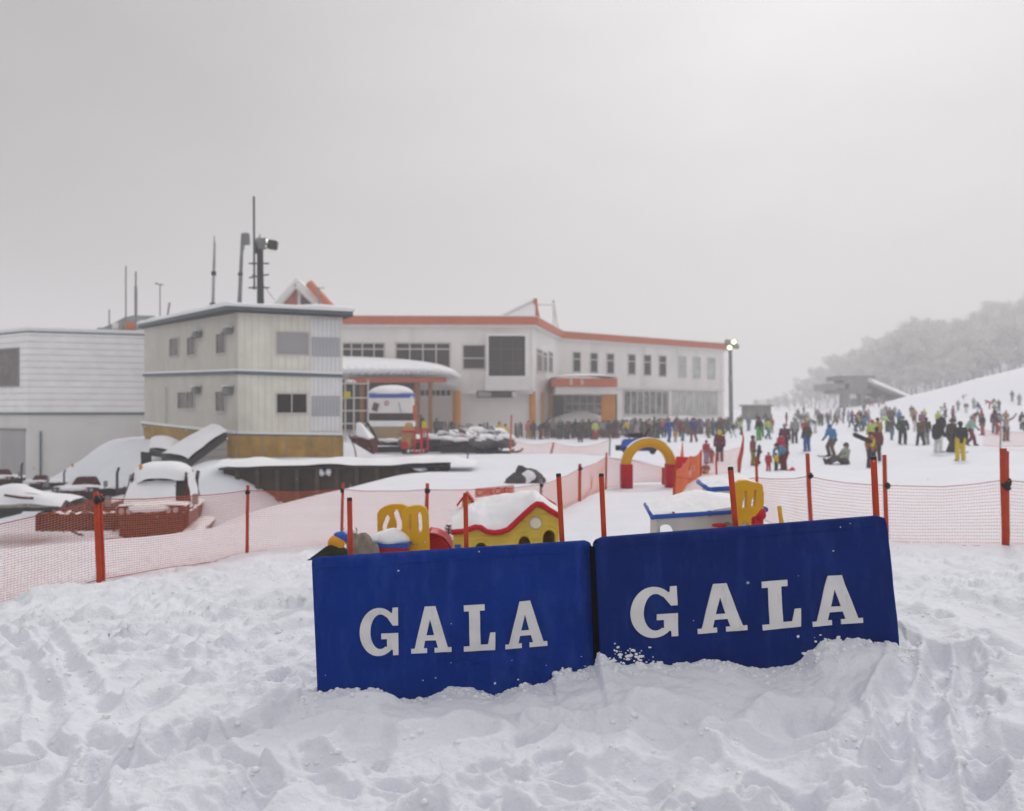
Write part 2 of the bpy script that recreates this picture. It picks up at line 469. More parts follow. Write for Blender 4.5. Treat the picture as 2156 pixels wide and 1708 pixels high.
# ---------------------------------------------------------------- people list: (u, v_head, v_feet, Y or None, pose, turn, jacket, trousers, hat, label, scale tweak)
# turn: 0 faces the camera, 180 faces away
PEOPLE = [
 (1559, 881, 911, 92, 'stand', 160, 'black', 'grey', 'black', 'small distant person in black jacket and grey trousers right of the floodlight pole'),
 (1576, 876, 909, 88, 'stand', 20, 'steel', 'steel', 'grey', 'distant person all in steel blue, second to the right of the floodlight pole'),
 (1598, 874, 924, 58, 'stand', 200, 'black', 'green', 'black', 'person in black jacket and bright green trousers'),
 (1616, 880, 923, 60, 'walk', 40, 'lime', 'teal', 'black', 'person in lime jacket and teal trousers beside the one in green trousers'),
 (1624, 871, 906, 80, 'stand', 180, 'rust', 'grey', 'brown', 'person in rust jacket standing behind the lime jacket'),
 (1652, 875, 941, 44, 'stand', 150, 'navyred', 'black', 'grey', 'person in navy and red jacket with grey hat behind the crimson jacket'),
 (1644, 903, 968, 38.5, 'stand', 30, 'crimson', 'black', 'black', 'person in crimson jacket standing behind the two small children'),
 (1650, 938, 994, 33.5, 'bend', -70, 'bluecheck', 'maroon', 'black', 'person in blue jacket and maroon trousers bending over a child'),
 (1618, 958, 999, 32.5, 'stand', 0, 'red', 'red', 'darkred', 'small child in an all red snow suit beside the bending adult'),
 (1634, 959, 996, 33, 'stand', 30, 'yellow', 'darkteal', 'black', 'small child in yellow top and dark trousers beside the red child'),
 (1585, 923, 987, 37, 'stand', 60, 'maroonpink', 'olive', 'black', 'person in maroon jacket and yellowish trousers near the orange rolled net'),
 (1673, 873, 927, 53, 'stand', 170, 'grey', 'darkgrey', 'grey', 'person in pale grey jacket and dark grey trousers'),
 (1699, 878, 940, 46, 'stand', 190, 'darkbrown', 'blue', 'rust', 'person in dark brown jacket and blue trousers'),
 (1723, 873, 898, 105, 'stand', 0, 'purple', 'grey', 'black', 'distant person in purple jacket before the pale hut'),
 (1744, 868, 897, 98, 'stand', 90, 'black', 'darkgrey', 'grey', 'distant dark person left of another beyond the blue jacket'),
 (1757, 870, 896, 102, 'walk', 90, 'darkteal', 'black', 'brown', 'distant person in dark teal walking beyond the blue jacket'),
 (1752, 910, 974, 43, 'ski', -60, 'sky', 'brown', 'sky', 'person in bright blue hooded jacket skiing to the left'),
 (1779, 937, 982, 38, 'sit', -80, 'sage', 'darkgrey', 'darkteal', 'person in sage jacket sitting on the snow'),
 (1833, 915, 992, 35, 'stand', 20, 'maroonyellow', 'navy', 'maroon', 'person in maroon and yellow jacket and navy trousers'),
 (1836, 869, 930, 47, 'stand', 160, 'lime', 'black', 'red', 'person in lime jacket and red hat behind the maroon and yellow jacket'),
 (1848, 871, 931, 49, 'stand', 190, 'ochre', 'maroon', 'black', 'person in ochre jacket and black hat beside the lime jacket'),
 (1846, 895, 968, 39, 'stand', 170, 'maroon', 'black', 'black', 'person in plain maroon jacket half hidden by the maroon and yellow jacket'),
 (1805, 879, 918, 74, 'walk', 70, 'yellow', 'steel', 'brown', 'person in yellow jacket and steel blue trousers walking'),
 (1877, 894, 940, 57, 'walk', 0, 'darkgrey', 'steel', 'darkgrey', 'person in dark grey jacket striding towards the camera'),
 (1900, 885, 941, 51, 'ski', -20, 'darkteal', 'black', 'teal', 'person in dark teal and black ski suit'),
 (1939, 886, 943, 49, 'walk', -50, 'brown', 'black', 'brown', 'person in long brown jacket and black trousers walking left'),
 (1950, 884, 942, 50, 'stand', 180, 'darkbrown', 'grey', 'black', 'person in dark brown jacket and grey trousers behind the long brown jacket'),
 (1941, 857, 899, 68, 'stand', 0, 'magenta', 'grey', 'magenta', 'person in magenta jacket behind the pair in brown'),
 (1975, 873, 943, 42, 'stand', 130, 'black', 'white', 'black', 'person in black jacket and white trousers'),
 (2000, 895, 962, 42, 'ski', 20, 'darkbrown', 'darkbrown', 'darkteal', 'person in all dark brown skiing before the yellow trousers'),
 (2022, 870, 953, 36.5, 'stand', 170, 'black', 'yellow', 'black', 'tall person in black jacket and bright yellow trousers'),
 (2044, 869, 932, 47, 'walk', 40, 'mint', 'darkredblue', 'sage', 'person in mint jacket with dark red trousers'),
 (2069, 876, 921, 60, 'stand', -90, 'black', 'rosered', 'black', 'person in black jacket and rose red trousers'),
 (2095, 853, 902, 61, 'stand', 150, 'navyred', 'steel', 'navy', 'person in navy jacket with red back on the right slope'),
 (2118, 858, 917, 51, 'armsup', 0, 'pinkgrey', 'darkgrey', 'grey', 'person in pinkish jacket with both arms raised'),
 (2152, 876, 914, 68, 'stand', 180, 'black', 'black', 'black', 'person all in black at the right edge of the photo'),
 (1988, 852, 882, 93, 'walk', 60, 'taupe', 'taupe', 'brown', 'distant person in taupe on the lower slope'),
 (1884, 868, 890, 118, 'stand', 0, 'grey', 'grey', 'black', 'distant grey person before the lift station wall'),
 (1919, 861, 887, 108, 'stand', 0, 'darkbrown', 'sand', 'black', 'distant person in brown jacket and sand trousers under the snowy roof'),
 (2017, 849, 873, 112, 'stand', 0, 'grey', 'grey', 'grey', 'distant grey person on the slope above the yellow trousers'),
 (2050, 851, 875, 112, 'stand', 0, 'mint', 'sage', 'mint', 'distant pale green person on the slope'),
 (2146, 829, 855, 108, 'stand', 0, 'sage', 'grey', 'sage', 'highest distant person on the slope at the right edge'),
 (2131, 845, 869, 112, 'stand', 0, 'steel', 'grey', 'steel', 'distant steel blue person on the slope above the raised arms'),
 (1861, 858, 884, 110, 'stand', 0, 'palesky', 'grey', 'palesky', 'distant person in pale blue jacket before the lift station'),
 (1112, 890, 928, 72, 'stand', 10, 'pink', 'olive', 'black', 'person in pink top and olive trousers at the left end of the crowd'),
 (1123, 888, 928, 71, 'stand', 160, 'darkbrown', 'darkbrown', 'brown', 'person in dark brown beside the pink top'),
 (1138, 891, 928, 71, 'bend', 70, 'black', 'black', 'black', 'person in black bending down in the crowd'),
 (1151, 886, 927, 72, 'stand', 180, 'navy', 'darkgrey', 'maroon', 'person in navy jacket right of the bending person'),
 (1222, 879, 926, 66, 'armup', 170, 'black', 'black', 'darkteal', 'person in black with one arm up before the snow mound'),
 (1253, 886, 927, 70, 'stand', 20, 'lime', 'crimson', 'olive', 'person in lime jacket and crimson trousers before the entrance'),
 (1267, 887, 919, 80, 'stand', 180, 'darkred', 'black', 'red', 'person in dark red jacket right of the crimson trousers'),
 (1283, 889, 922, 78, 'stand', 180, 'black', 'taupe', 'black', 'person in black jacket and taupe trousers before the entrance column'),
 (1297, 887, 926, 73, 'walk', -40, 'navy', 'black', 'black', 'person in navy jacket walking before the right entrance column'),
 (1320, 885, 923, 75, 'walk', 30, 'yellow', 'black', 'black', 'person in yellow jacket and black trousers in the crowd'),
 (1385, 884, 924, 72, 'stand', 30, 'black', 'black', 'black', 'person in black left of the person in blue'),
 (1398, 884, 925, 74, 'stand', 180, 'rosered', 'navy', 'navy', 'person in rose jacket behind the person in blue'),
 (1408, 881, 932, 57, 'walk', 20, 'royal', 'blue', 'ochre', 'person all in royal blue striding beside the ski racks'),
 (1422, 903, 930, 58, 'stand', 0, 'orange', 'sand', 'orange', 'child in orange jacket beside the person in blue'),
 (1434, 877, 914, 76, 'stand', 180, 'maroon', 'black', 'maroon', 'person in maroon jacket behind the teal trousers'),
 (1437, 895, 932, 62, 'stand', 40, 'darkred', 'teal', 'maroon', 'person in dark red jacket and teal trousers'),
 (1461, 880, 931, 58, 'walk', -30, 'indigo', 'maroongrey', 'navy', 'person in indigo jacket and maroon grey trousers'),
 (1478, 878, 909, 86, 'stand', 180, 'blue', 'steel', 'navy', 'person in plain blue jacket before the restaurant windows'),
 (1492, 885, 926, 70, 'stand', 90, 'taupe', 'brown', 'brown', 'person in taupe jacket behind the red jacketed one'),
 (1487, 923, 973, 38, 'stand', 20, 'red', 'sky', 'darkred', 'person in red jacket and light blue trousers behind the pink net'),
 (1498, 940, 973, 38.5, 'stand', 0, 'maroon', 'maroon', 'black', 'small child in maroon beside the red jacket'),
 (1515, 902, 969, 40, 'stand', 170, 'maroon', 'navy', 'yellow', 'person with yellow hood, maroon jacket and navy trousers'),
 (1486, 975, 1001, 25.5, 'sit', -30, 'purplegrey', 'ochre', 'rust', 'small child in orange trousers sitting against the pink net'),
 (1518, 874, 903, 93, 'stand', 0, 'darkgrey', 'black', 'black', 'dark grey person left of three by the floodlight pole'),
 (1526, 876, 904, 93, 'stand', 180, 'darkteal', 'black', 'grey', 'dark teal person in the middle of three by the floodlight pole'),
 (1533, 880, 906, 95, 'bend', 60, 'darkgrey', 'darkgrey', 'black', 'dark person stooping at the foot of the floodlight pole'),
 (1051, 887, 931, 64, 'stand', 180, 'yellowblack', 'black', 'black', 'person with yellow bib and black trousers by the red pole'),
 (1064, 885, 933, 61, 'armup', 170, 'yellow', 'royal', 'black', 'person in yellow bib and blue trousers raising an arm'),
 (886, 851, 893, 74, 'stand', 0, 'black', 'black', 'black', 'dark person standing under the curved canopy between the orange posts'),
 (919, 873, 915, 70, 'stand', 180, 'darkgrey', 'black', 'black', 'dark person beyond the snowmobiles near the thick orange column'),
]
# the dense dark crowd in front of the entrance and windows
CROWD = []
_r = random.Random(5)
for i in range(46):
    u = 1160 + 138 * (i + _r.uniform(-1.5, 1.5)) / 46
    CROWD.append((u, None, 917, _r.uniform(70, 78)))
for i in range(66):
    u = 1300 + 232 * min(1, max(0, (i + _r.gauss(0, 3)) / 66))
    CROWD.append((u, None, 905, _r.uniform(76, 93)))
for i in range(40):
    u = _r.choice([1690, 1718, 1700, 1735, 1765, 1800, 1835, 1860]) + _r.gauss(0, 11)
    CROWD.append((u, None, 887, _r.uniform(104, 140)))

# ---------------------------------------------------------------- terrain
BAN = [(640, 1456), (669, 1455), (700, 1445), (730, 1443), (780, 1440), (820, 1448), (870, 1464), (905, 1458), (925, 1445), (965, 1440), (1010, 1443), (1040, 1452), (1062, 1446), (1100, 1432), (1160, 1424), (1166, 1408), (1210, 1404), (1248, 1400), (1256, 1374), (1268, 1372), (1285, 1386), (1320, 1392), (1370, 1384), (1410, 1386), (1500, 1377), (1550, 1390), (1600, 1398), (1660, 1390), (1676, 1380), (1690, 1360), (1725, 1344), (1760, 1338), (1790, 1336), (1820, 1344), (1850, 1346), (1884, 1352), (1920, 1352)]


def ban_depth(u):
    return 4.9 + (u - 660) / 590 * .35 if u < 1250 else 5.2 + (u - 1250) / 620 * .12


_bx = np.array([P(u, v, ban_depth(u)).x for u, v in BAN]); _bz = np.array([P(u, v, ban_depth(u)).z for u, v in BAN])
_by = np.array([ban_depth(u) for u, v in BAN])

CTRL = []   # (X, Y, Z) ground points


def ctrl(u, v, Y):
    p = P(u, v, Y); CTRL.append((p.x, p.y, p.z))


for q in PEOPLE:
    ctrl(q[0], q[2], q[3])
for u, v, Y in [(205, 1220, 8.5), (520, 1168, 10.5), (310, 922, 43), (292, 925, 45), (60, 1166, 11.5), (150, 1156, 11.7), (230, 1147, 12), (330, 1136, 12.4), (430, 1124, 12.8), (500, 1112, 13.3), (560, 1092, 14.6), (720, 1150, 11.4), (898, 1137, 12.1), (1139, 1100, 14), (1220, 1072, 16.6), (1275, 1030, 19.5),
                (1320, 1022, 20), (1400, 1022, 20), (1418, 1064, 14), (1468, 1002, 24), (1560, 992, 26), (1700, 1142, 11.3), (1862, 1143, 10.8), (2113, 1150, 10.5), (2250, 1152, 10.5),
                (600, 984, 28.6), (850, 982, 28.6), (600, 962, 35), (500, 969, 37), (722, 964, 38), (770, 962, 38), (850, 957, 42), (1000, 957, 42), (1060, 956, 43),
                (935, 984, 28), (760, 1030, 20), (640, 1056, 16.5), (1100, 1020, 22), (1060, 985, 28), (1180, 960, 34), (1285, 955, 36), (1075, 956, 40),
                (1120, 930, 76), (900, 935, 70), (1200, 925, 78), (1350, 905, 92), (1500, 895, 102), (1600, 884, 125), (1700, 880, 130), (1850, 878, 130),
                (1930, 838, 128), (2000, 825, 125), (2100, 796, 125), (2156, 783, 125), (2250, 760, 125), (2050, 855, 95), (2156, 868, 85), (1960, 862, 110), (2300, 745, 130), (2300, 860, 80),
                (1800, 1000, 28), (2000, 985, 30), (2120, 985, 28), (1700, 1010, 26), (1900, 1040, 20), (2100, 1045, 18), (2250, 1000, 26)]:
    ctrl(u, v, Y)
for X, Y, Z in [(-1, 8.2, 0.0), (1.4, 8, 0.02), (3, 8, .02), (0, 2, 0), (-2, 3, 0), (2, 3, .02), (0, 4, 0), (-2.6, 5, -.02), (-3.6, 6.5, -.03), (4, 6, .1), (5.5, 8, .03), (-2, 7, 0), (0, 6.5, .03), (2.4, 6.6, .1)]:
    CTRL.append((X, Y, Z))
CT = np.array(CTRL)


def base_z(X, Y):
    z = -.95 * sstep(7, 48, Y) + .25 * sstep(75, 120, Y)
    h = np.clip((X - 20) / 50, 0, 3) ** 1.25 * 7.5 * sstep(35, 95, Y)
    return z + h


CTR = CT[:, 2] - base_z(CT[:, 0], CT[:, 1])

# the lower yard on the left, below the retaining wall
YARD = [(-70, 11.0), (-9, 11.3), (-6.6, 11.8), (-5.4, 12.8), (-4.7, 13.6), (-4.75, 17), (-4.1, 20.5), (-2.5, 28.3), (-10.2, 28.3), (-12.6, 34.5), (-14.5, 37.5), (-22.5, 46.3), (-24, 60), (-70, 60)]
HARD = {7}
YZ = -2.35


def seg_dist(X, Y, a, b):
    ax, ay = a; bx, by = b
    dx, dy = bx - ax, by - ay
    t = np.clip(((X - ax) * dx + (Y - ay) * dy) / (dx * dx + dy * dy), 0, 1)
    return np.hypot(X - ax - t * dx, Y - ay - t * dy)


def yard_mask(X, Y):
    inside = np.zeros(X.shape, bool)
    n = len(YARD)
    for i in range(n):
        x1, y1 = YARD[i]; x2, y2 = YARD[(i + 1) % n]
        c = ((y1 > Y) != (y2 > Y))
        with np.errstate(divide='ignore', invalid='ignore'):
            xi = (x2 - x1) * (Y - y1) / (y2 - y1 + 1e-12) + x1
        inside ^= c & (X < xi)
    soft = np.full(X.shape, 1e9); hard = np.full(X.shape, 1e9)
    for i in range(n):
        d = seg_dist(X, Y, YARD[i], YARD[(i + 1) % n])
        if i in HARD: hard = np.minimum(hard, d)
        elif i < 12: soft = np.minimum(soft, d)
    w = np.minimum(sstep(0, 4.6, soft), sstep(0, .35, hard))
    return np.where(inside, w, 0)


def terrain(X, Y):
    X = np.asarray(X, float); Y = np.asarray(Y, float)
    sh = X.shape
    X = X.ravel(); Y = Y.ravel()
    out = np.empty(X.shape)
    for i in range(0, len(X), 40000):
        x = X[i:i + 40000, None]; y = Y[i:i + 40000, None]
        bw = .8 + .055 * np.clip(y, 0, 200)
        d2 = ((x - CT[None, :, 0]) / bw) ** 2 + ((y - CT[None, :, 1]) / (bw * 1.5)) ** 2
        w = np.exp(-d2 * .5) + 1e-4 / (1 + d2 * d2)
        out[i:i + 40000] = (w * CTR[None]).sum(1) / (w.sum(1) + 3e-3)
    z = base_z(X, Y) + out
    # falls away at the far left of the near fence
    z = z - .26 * sstep(-4.35, -5.25, X) * np.exp(-((Y - 8.2) / 1.6) ** 2)
    z = z + .10 * np.exp(-(((X + 4.55) / .55) ** 2 + ((Y - 7.75) / .35) ** 2)) + .10 * np.exp(-(((X + 3.7) / .4) ** 2 + ((Y - 8.0) / .3) ** 2))
    # snow banked along the foot of the banners
    bz = np.interp(X, _bx, _bz); by = np.interp(X, _bx, _by)
    dy = Y - by
    wx = sstep(_bx[0] - .5, _bx[0], X) * (1 - sstep(_bx[-1], _bx[-1] + .7, X))
    wy = np.exp(-np.where(dy < -.02, (dy + .02) / .40, np.where(dy > .15, (dy - .15) / .5, 0)) ** 2)
    z = z + (bz - z) * wx * wy
    # beyond the slope edge the hillside goes on rising under the wood
    u = CX + X / np.clip(Y, 20, None) * FX
    vg = np.interp(u, [900, 1500, 1600, 1700, 1800, 1880, 1930, 2000, 2100, 2156, 2300, 2700], [866, 866, 867, 865, 858, 849, 836, 825, 796, 783, 745, 690])
    vg = vg - 80 * sstep(270, 440, Y) * sstep(1640, 1950, u) - 8 * sstep(270, 440, Y) * sstep(1500, 1640, u)
    k = sstep(120, 165, Y) * sstep(1380, 1560, u)
    z = z * (1 - k) + (CZ + (HZ - vg) / FX * Y) * k
    m = yard_mask(X, Y)
    z = z * (1 - m) + YZ * m
    return z.reshape(sh)


def tz(x, y):
    X, Y = np.array([float(x)]), np.array([float(y)])
    return float(terrain(X, Y)[0] + detail(X, Y)[0])


TRACKS = [([(2.62, 5.3), (2.05, 4.35), (1.66, 3.5), (1.42, 2.6)], .055, .045), ([(2.80, 5.3), (2.23, 4.3), (1.84, 3.45), (1.60, 2.6)], .055, .045), ([(2.98, 5.25), (2.42, 4.25), (2.02, 3.4), (1.78, 2.6)], .055, .045), ([(-3.9, 6.6), (-2.6, 5.0), (-1.9, 3.8), (-1.6, 2.7)], .05, .035), ([(-4.1, 6.4), (-2.8, 4.9), (-2.1, 3.7), (-1.8, 2.7)], .05, .035),
  # (points, half width, depth) ski and board grooves in the near snow
    ([(-.1, 2.6), (.5, 3.4), (.75, 4.0), (.85, 4.5)], .10, .05), ([(.9, 2.7), (1.3, 3.3), (1.25, 3.9), (1.6, 4.4)], .13, .06),
    ([(1.5, 2.6), (1.75, 3.4), (2.3, 4.3), (2.7, 5.2)], .18, .07), ([(2.2, 2.8), (2.5, 3.6), (3.4, 4.6)], .12, .06),
    ([(-1.9, 2.6), (-1.3, 3.3), (-1.0, 3.8), (-.2, 4.3)], .10, .05), ([(-.9, 2.6), (-.6, 3.1), (-.1, 3.6), (.9, 3.9)], .08, .045),
    ([(-2.4, 3.4), (-1.8, 3.9), (-1.3, 4.4), (-.9, 4.6)], .09, .05), ([(.2, 4.5), (.8, 4.2), (1.5, 4.05), (2.1, 3.9)], .07, .04),
    ([(-3.6, 4.6), (-2.2, 5.4), (-1.4, 6.6), (-.6, 8.5)], .16, .035), ([(3.1, 6.4), (2.9, 5.4), (2.6, 4.2), (2.1, 3.4)], .14, .05),
    ([(3.9, 7), (4.2, 5.5), (3.6, 4.2), (2.9, 3.1)], .12, .05), ([(-3.2, 3.6), (-2.5, 4.4), (-2.4, 5.4), (-1.6, 6.4)], .10, .04)]
STEPS = [(1.62, 4.3, .10, .05), (.55, 3.0, .11, .07), (-.35, 3.25, .13, .07), (-1.15, 3.5, .12, .08), (1.0, 3.35, .09, .06), (2.0, 3.0, .13, .08), (2.45, 3.9, .15, .08), (3.1, 4.3, .15, .07), (-1.7, 3.2, .14, .08), (-.75, 4.15, .12, .06), (.2, 3.75, .11, .06), (-2.1, 4.6, .14, .07), (-2.7, 4.1, .12, .07), (3.3, 5.4, .16, .08), (3.7, 5.0, .13, .07), (.95, 4.45, .10, .05), (-1.25, 4.55, .11, .05), (-.2, 2.9, .13, .08), (1.45, 3.05, .12, .07), (2.8, 3.5, .14, .07)]


def detail(X, Y):
    res = np.clip(Y, 2.5, None) ** 2 / 1365 * 1.3
    z = np.zeros(X.shape)
    wx = X + .25 * vnoise(X * 1.3, Y * 1.3, 31); wy = Y + .25 * vnoise(X * 1.3, Y * 1.3, 32)
    near = 1 - sstep(9, 22, Y)
    chop = sstep(5.2, 6.5, Y + .35 * X * -1 + .6 * vnoise(X * .7, Y * .7, 9)) * (1 - sstep(10, 15, Y))   # churned snow behind the banners and on the left
    for sc, amp, sd, k in [(1.6, .034, 1, .8), (.62, .024, 2, .6), (.30, .018, 3, .9), (.145, .016, 4, 1.3), (.072, .0095, 5, 1.6), (.036, .0060, 6, 1.6), (.02, .0030, 7, 1)]:
        fade = sstep(1.0, 2.6, sc / res)
        n = vnoise(wx / sc, wy / sc, sd)
        cr = .10 if sc > .2 else .35
        n = (1 - cr) * n + cr * (1 - 2.2 * np.abs(vnoise(wx / sc * .8 + 9, wy / sc * .8, sd + 50)))
        z += amp * n * fade * (.35 + .65 * near) * (1 + (k - 1) * chop)
    for sx, sy, amp, sd in [(.075, .19, .030, 71), (.042, .11, .017, 72)]:       # fine churned grain, drawn out along the ski direction
        z += amp * vnoise((wx - .55 * wy) / sx, wy / sy, sd) * sstep(.8, 2.2, sy / res) * (.12 + .88 * chop) * near
    for sc, thr, amp, sd in [(.16, .28, .060, 41), (.085, .30, .034, 42)]:      # loose clods
        z += amp * np.clip(vnoise(wx / sc, wy / sc, sd) - thr, 0, 1) * sstep(1.0, 2.6, sc / res) * (.35 + .65 * chop) * near
    for sc, amp, sd in [(9, .10, 11), (3.5, .05, 12)]:
        z += amp * vnoise(X / sc, Y / sc, sd) * sstep(12, 24, Y)
    nr = Y < 10
    x, y = X[nr], Y[nr]
    a = np.zeros(x.shape)
    wob = .05 * vnoise(x * 3, y * 3, 77)
    for pts, hw, dp in TRACKS:
        d = np.full(x.shape, 9.)
        for i in range(len(pts) - 1): d = np.minimum(d, seg_dist(x + wob, y + wob, pts[i], pts[i + 1]))
        a += -1.05 * dp * np.exp(-(d / hw) ** 2) + dp * .65 * np.exp(-((d - hw * 1.75) / (hw * .5)) ** 2) * (1 + .5 * vnoise(x * 7, y * 7, 5))
    for fx, fy, r, dp in STEPS:
        d = np.hypot((x - fx + wob), (y - fy) * .62)
        a += -dp * np.exp(-(d / r) ** 4) + dp * .35 * np.exp(-((d - r * 1.35) / (r * .35)) ** 2)
    # boot prints along a few walking lines
    rp_ = random.Random(17)
    for (x0, y0, x1, y1, n_) in [(-2.2, 3.0, -1.2, 5.6, 9), (-.6, 2.7, .3, 4.4, 8), (.9, 2.7, 2.5, 5.0, 10), (1.6, 2.8, 3.6, 6.4, 12), (-3.2, 4.2, 1.6, 3.4, 14), (2.9, 3.2, 4.6, 7.2, 12), (-1.7, 4.3, .2, 3.1, 8), (-3.6, 5.4, -1.4, 7.6, 9), (.2, 3.2, 3.0, 4.1, 9)]:
        ang = math.atan2(y1 - y0, x1 - x0); ca, sa = math.cos(ang), math.sin(ang)
        for k in range(n_):
            f_ = (k + rp_.uniform(-.2, .2)) / n_; sd_ = (.10 if k % 2 else -.10) + rp_.uniform(-.05, .05)
            px_, py_ = x0 + (x1 - x0) * f_ - sa * sd_, y0 + (y1 - y0) * f_ + ca * sd_
            da = rp_.uniform(-.25, .25); c2, s2 = math.cos(ang + da), math.sin(ang + da)
            lx = (x - px_) * c2 + (y - py_) * s2; ly = -(x - px_) * s2 + (y - py_) * c2
            e = np.sqrt((lx / .155) ** 2 + (ly / .062) ** 2) + .18 * vnoise(x * 14, y * 14, 88)
            dp = rp_.uniform(.022, .052)
            a += -dp * (1 - sstep(.75, 1.12, e)) + dp * .38 * np.exp(-((e - 1.35) / .22) ** 2)
    z[nr] += a
    # keep the foot of the banners crisp, with small clods
    by = np.interp(X, _bx, _by)
    wb = np.exp(-((Y - by) / .16) ** 2) * (X > _bx[0]) * (X < _bx[-1])
    z = z * (1 - .8 * wb) + wb * (.016 * vnoise(X / .05, Y / .05, 61) + .010 * vnoise(X / .022, Y / .03, 62))
    return z


def build_ground():
    ys = list(np.linspace(-3, 2.4, 28))
    y = 2.4
    while y < 640:
        y += min(max(.010, y * y / 1365 * 1.15), 6.0)
        ys.append(y)
    ys = np.array(ys)
    t_in = np.linspace(-.70, .70, 820)
    side = np.linspace(.705, 1.35, 130)
    ts = np.concatenate([-side[::-1], t_in, side])
    TT, YY = np.meshgrid(ts, ys)
    XX = TT * (YY + 3.2 * np.exp(-np.clip(YY, 0, None) / 3))
    XX = np.where(np.abs(TT) > .7, XX + np.sign(TT) * (np.abs(TT) - .7) * 6, XX)
    ZZ = terrain(XX, YY) + detail(XX, YY)
    nr, nc = XX.shape
    co = np.stack([XX, YY, ZZ], -1).reshape(-1, 3).astype(np.float32)
    idx = np.arange(nr * nc).reshape(nr, nc)
    f = np.stack([idx[:-1, :-1], idx[:-1, 1:], idx[1:, 1:], idx[1:, :-1]], -1).reshape(-1, 4).astype(np.int32)
    me = bpy.data.meshes.new('snow_ground')
    me.vertices.add(len(co)); me.vertices.foreach_set('co', co.ravel())
    me.loops.add(f.size); me.loops.foreach_set('vertex_index', f.ravel())
    me.polygons.add(len(f)); me.polygons.foreach_set('loop_start', np.arange(0, f.size, 4, dtype=np.int32))
    me.polygons.foreach_set('loop_total', np.full(len(f), 4, np.int32))
    me.polygons.foreach_set('use_smooth', np.ones(len(f), bool))
    me.update(); me.validate()
    me.materials.append(M_SNOW)
    o = bpy.data.objects.new('snow_ground', me)
    COL.objects.link(o)
    tag(o, 'trampled white snow covering the whole ground', 'snow', kind='structure')


build_ground()

# loose crumbs of snow kicked over the near ground
_ico = [(0, 0, 1)] + [(math.cos(R(72 * k)) * .894, math.sin(R(72 * k)) * .894, .447) for k in range(5)] + [(math.cos(R(72 * k + 36)) * .894, math.sin(R(72 * k + 36)) * .894, -.447) for k in range(5)] + [(0, 0, -1)]
_icf = [(0, k + 1, (k + 1) % 5 + 1) for k in range(5)] + [(k + 1, k + 6, (k + 1) % 5 + 1) for k in range(5)] + [((k + 1) % 5 + 1, k + 6, (k + 1) % 5 + 6) for k in range(5)] + [(11, (k + 1) % 5 + 6, k + 6) for k in range(5)]
_rc = random.Random(41); _pts = []
for _ in range(520): _pts.append((_rc.uniform(-4.6, 5.2), _rc.uniform(2.7, 8.2), 1))
for _ in range(120):
    _y = _rc.uniform(5.0, 8.4); _pts.append((_rc.uniform(-4.2, -.9), _y, 1.25))
for _ in range(900):
    _x = _rc.uniform(_bx[0], _bx[-1]); _pts.append((_x, float(np.interp(_x, _bx, _by)) - .06 - abs(_rc.gauss(0, .10)), 1))
for pl_, hw_, _d in TRACKS:
    for _ in range(32):
        i_ = _rc.randrange(len(pl_) - 1); f_ = _rc.random(); _pts.append((pl_[i_][0] + (pl_[i_ + 1][0] - pl_[i_][0]) * f_ + _rc.choice((-1, 1)) * hw_ * _rc.uniform(1.2, 2.4), pl_[i_][1] + (pl_[i_ + 1][1] - pl_[i_][1]) * f_, 1.1))
_pts = [p for p in _pts if p[1] > 2.6]
_px = np.array([p[0] for p in _pts]); _py = np.array([p[1] for p in _pts]); _pz = terrain(_px, _py) + detail(_px, _py)
_cm = MB()
for (x_, y_, k_), z_ in zip(_pts, _pz):
    s_ = min(.030, _rc.lognormvariate(math.log(.0085), .5)) * k_
    a_ = _rc.uniform(0, 6.28); ca_, sa_ = math.cos(a_), math.sin(a_)
    _cm.add([(x_ + s_ * (vx * ca_ - vy * sa_) * (q := _rc.uniform(.7, 1.3)), y_ + s_ * (vx * sa_ + vy * ca_) * q, z_ + s_ * (-.10 + vz * .62 * q)) for vx, vy, vz in _ico], _icf)
tag(_cm.build('snow_crumbs', M_CAP, None, recalc=True, smooth=True), 'small loose crumbs of snow scattered over the trampled ground', 'snow crumbs', kind='stuff')
# ---------------------------------------------------------------- the two banners
def serif_letter(ch):
    """thick slab-serif capitals in a unit-high box: list of (outer, holes)"""
    if ch == 'G':
        o = ell(.46, .5, .46, .51, 40, 48, 312)
        inner = ell(.50, .5, .24, .37, 30, 300, 52)
        outer = o + [(.80, .10), (.80, .0), (.93, .0), (.93, .46), (.52, .46), (.52, .34), (.66, .34), (.66, .17)] + [(x, z) for x, z in inner if x < .64] + [(.66, .80), (.80, .62), (.93, .62), (.93, 1.0), (.80, 1.0), (.79, .90)]
        return [(outer, [])], .98
    if ch == 'A':
        outer = [(.0, 0), (.40, 0), (.40, .10), (.315, .10), (.36, .26), (.63, .26), (.68, .10), (.59, .10), (.59, 0), (1.02, 0), (1.02, .10), (.93, .10), (.64, 1.0), (.37, 1.0), (.09, .10), (0, .10)]
        return [(outer, [[(.395, .37), (.595, .37), (.495, .72)]])], 1.02
    outer = [(0, 0), (.80, 0), (.82, .38), (.69, .38), (.62, .13), (.43, .13), (.43, .87), (.56, .87), (.56, 1.0), (.02, 1.0), (.02, .87), (.15, .87), (.15, .11), (0, .11)]
    return [(outer, [])], .82


def bil(c, s, t):
    """c = BL, BR, TR, TL"""
    return (c[0] * (1 - s) + c[1] * s) * (1 - t) + (c[3] * (1 - s) + c[2] * s) * t


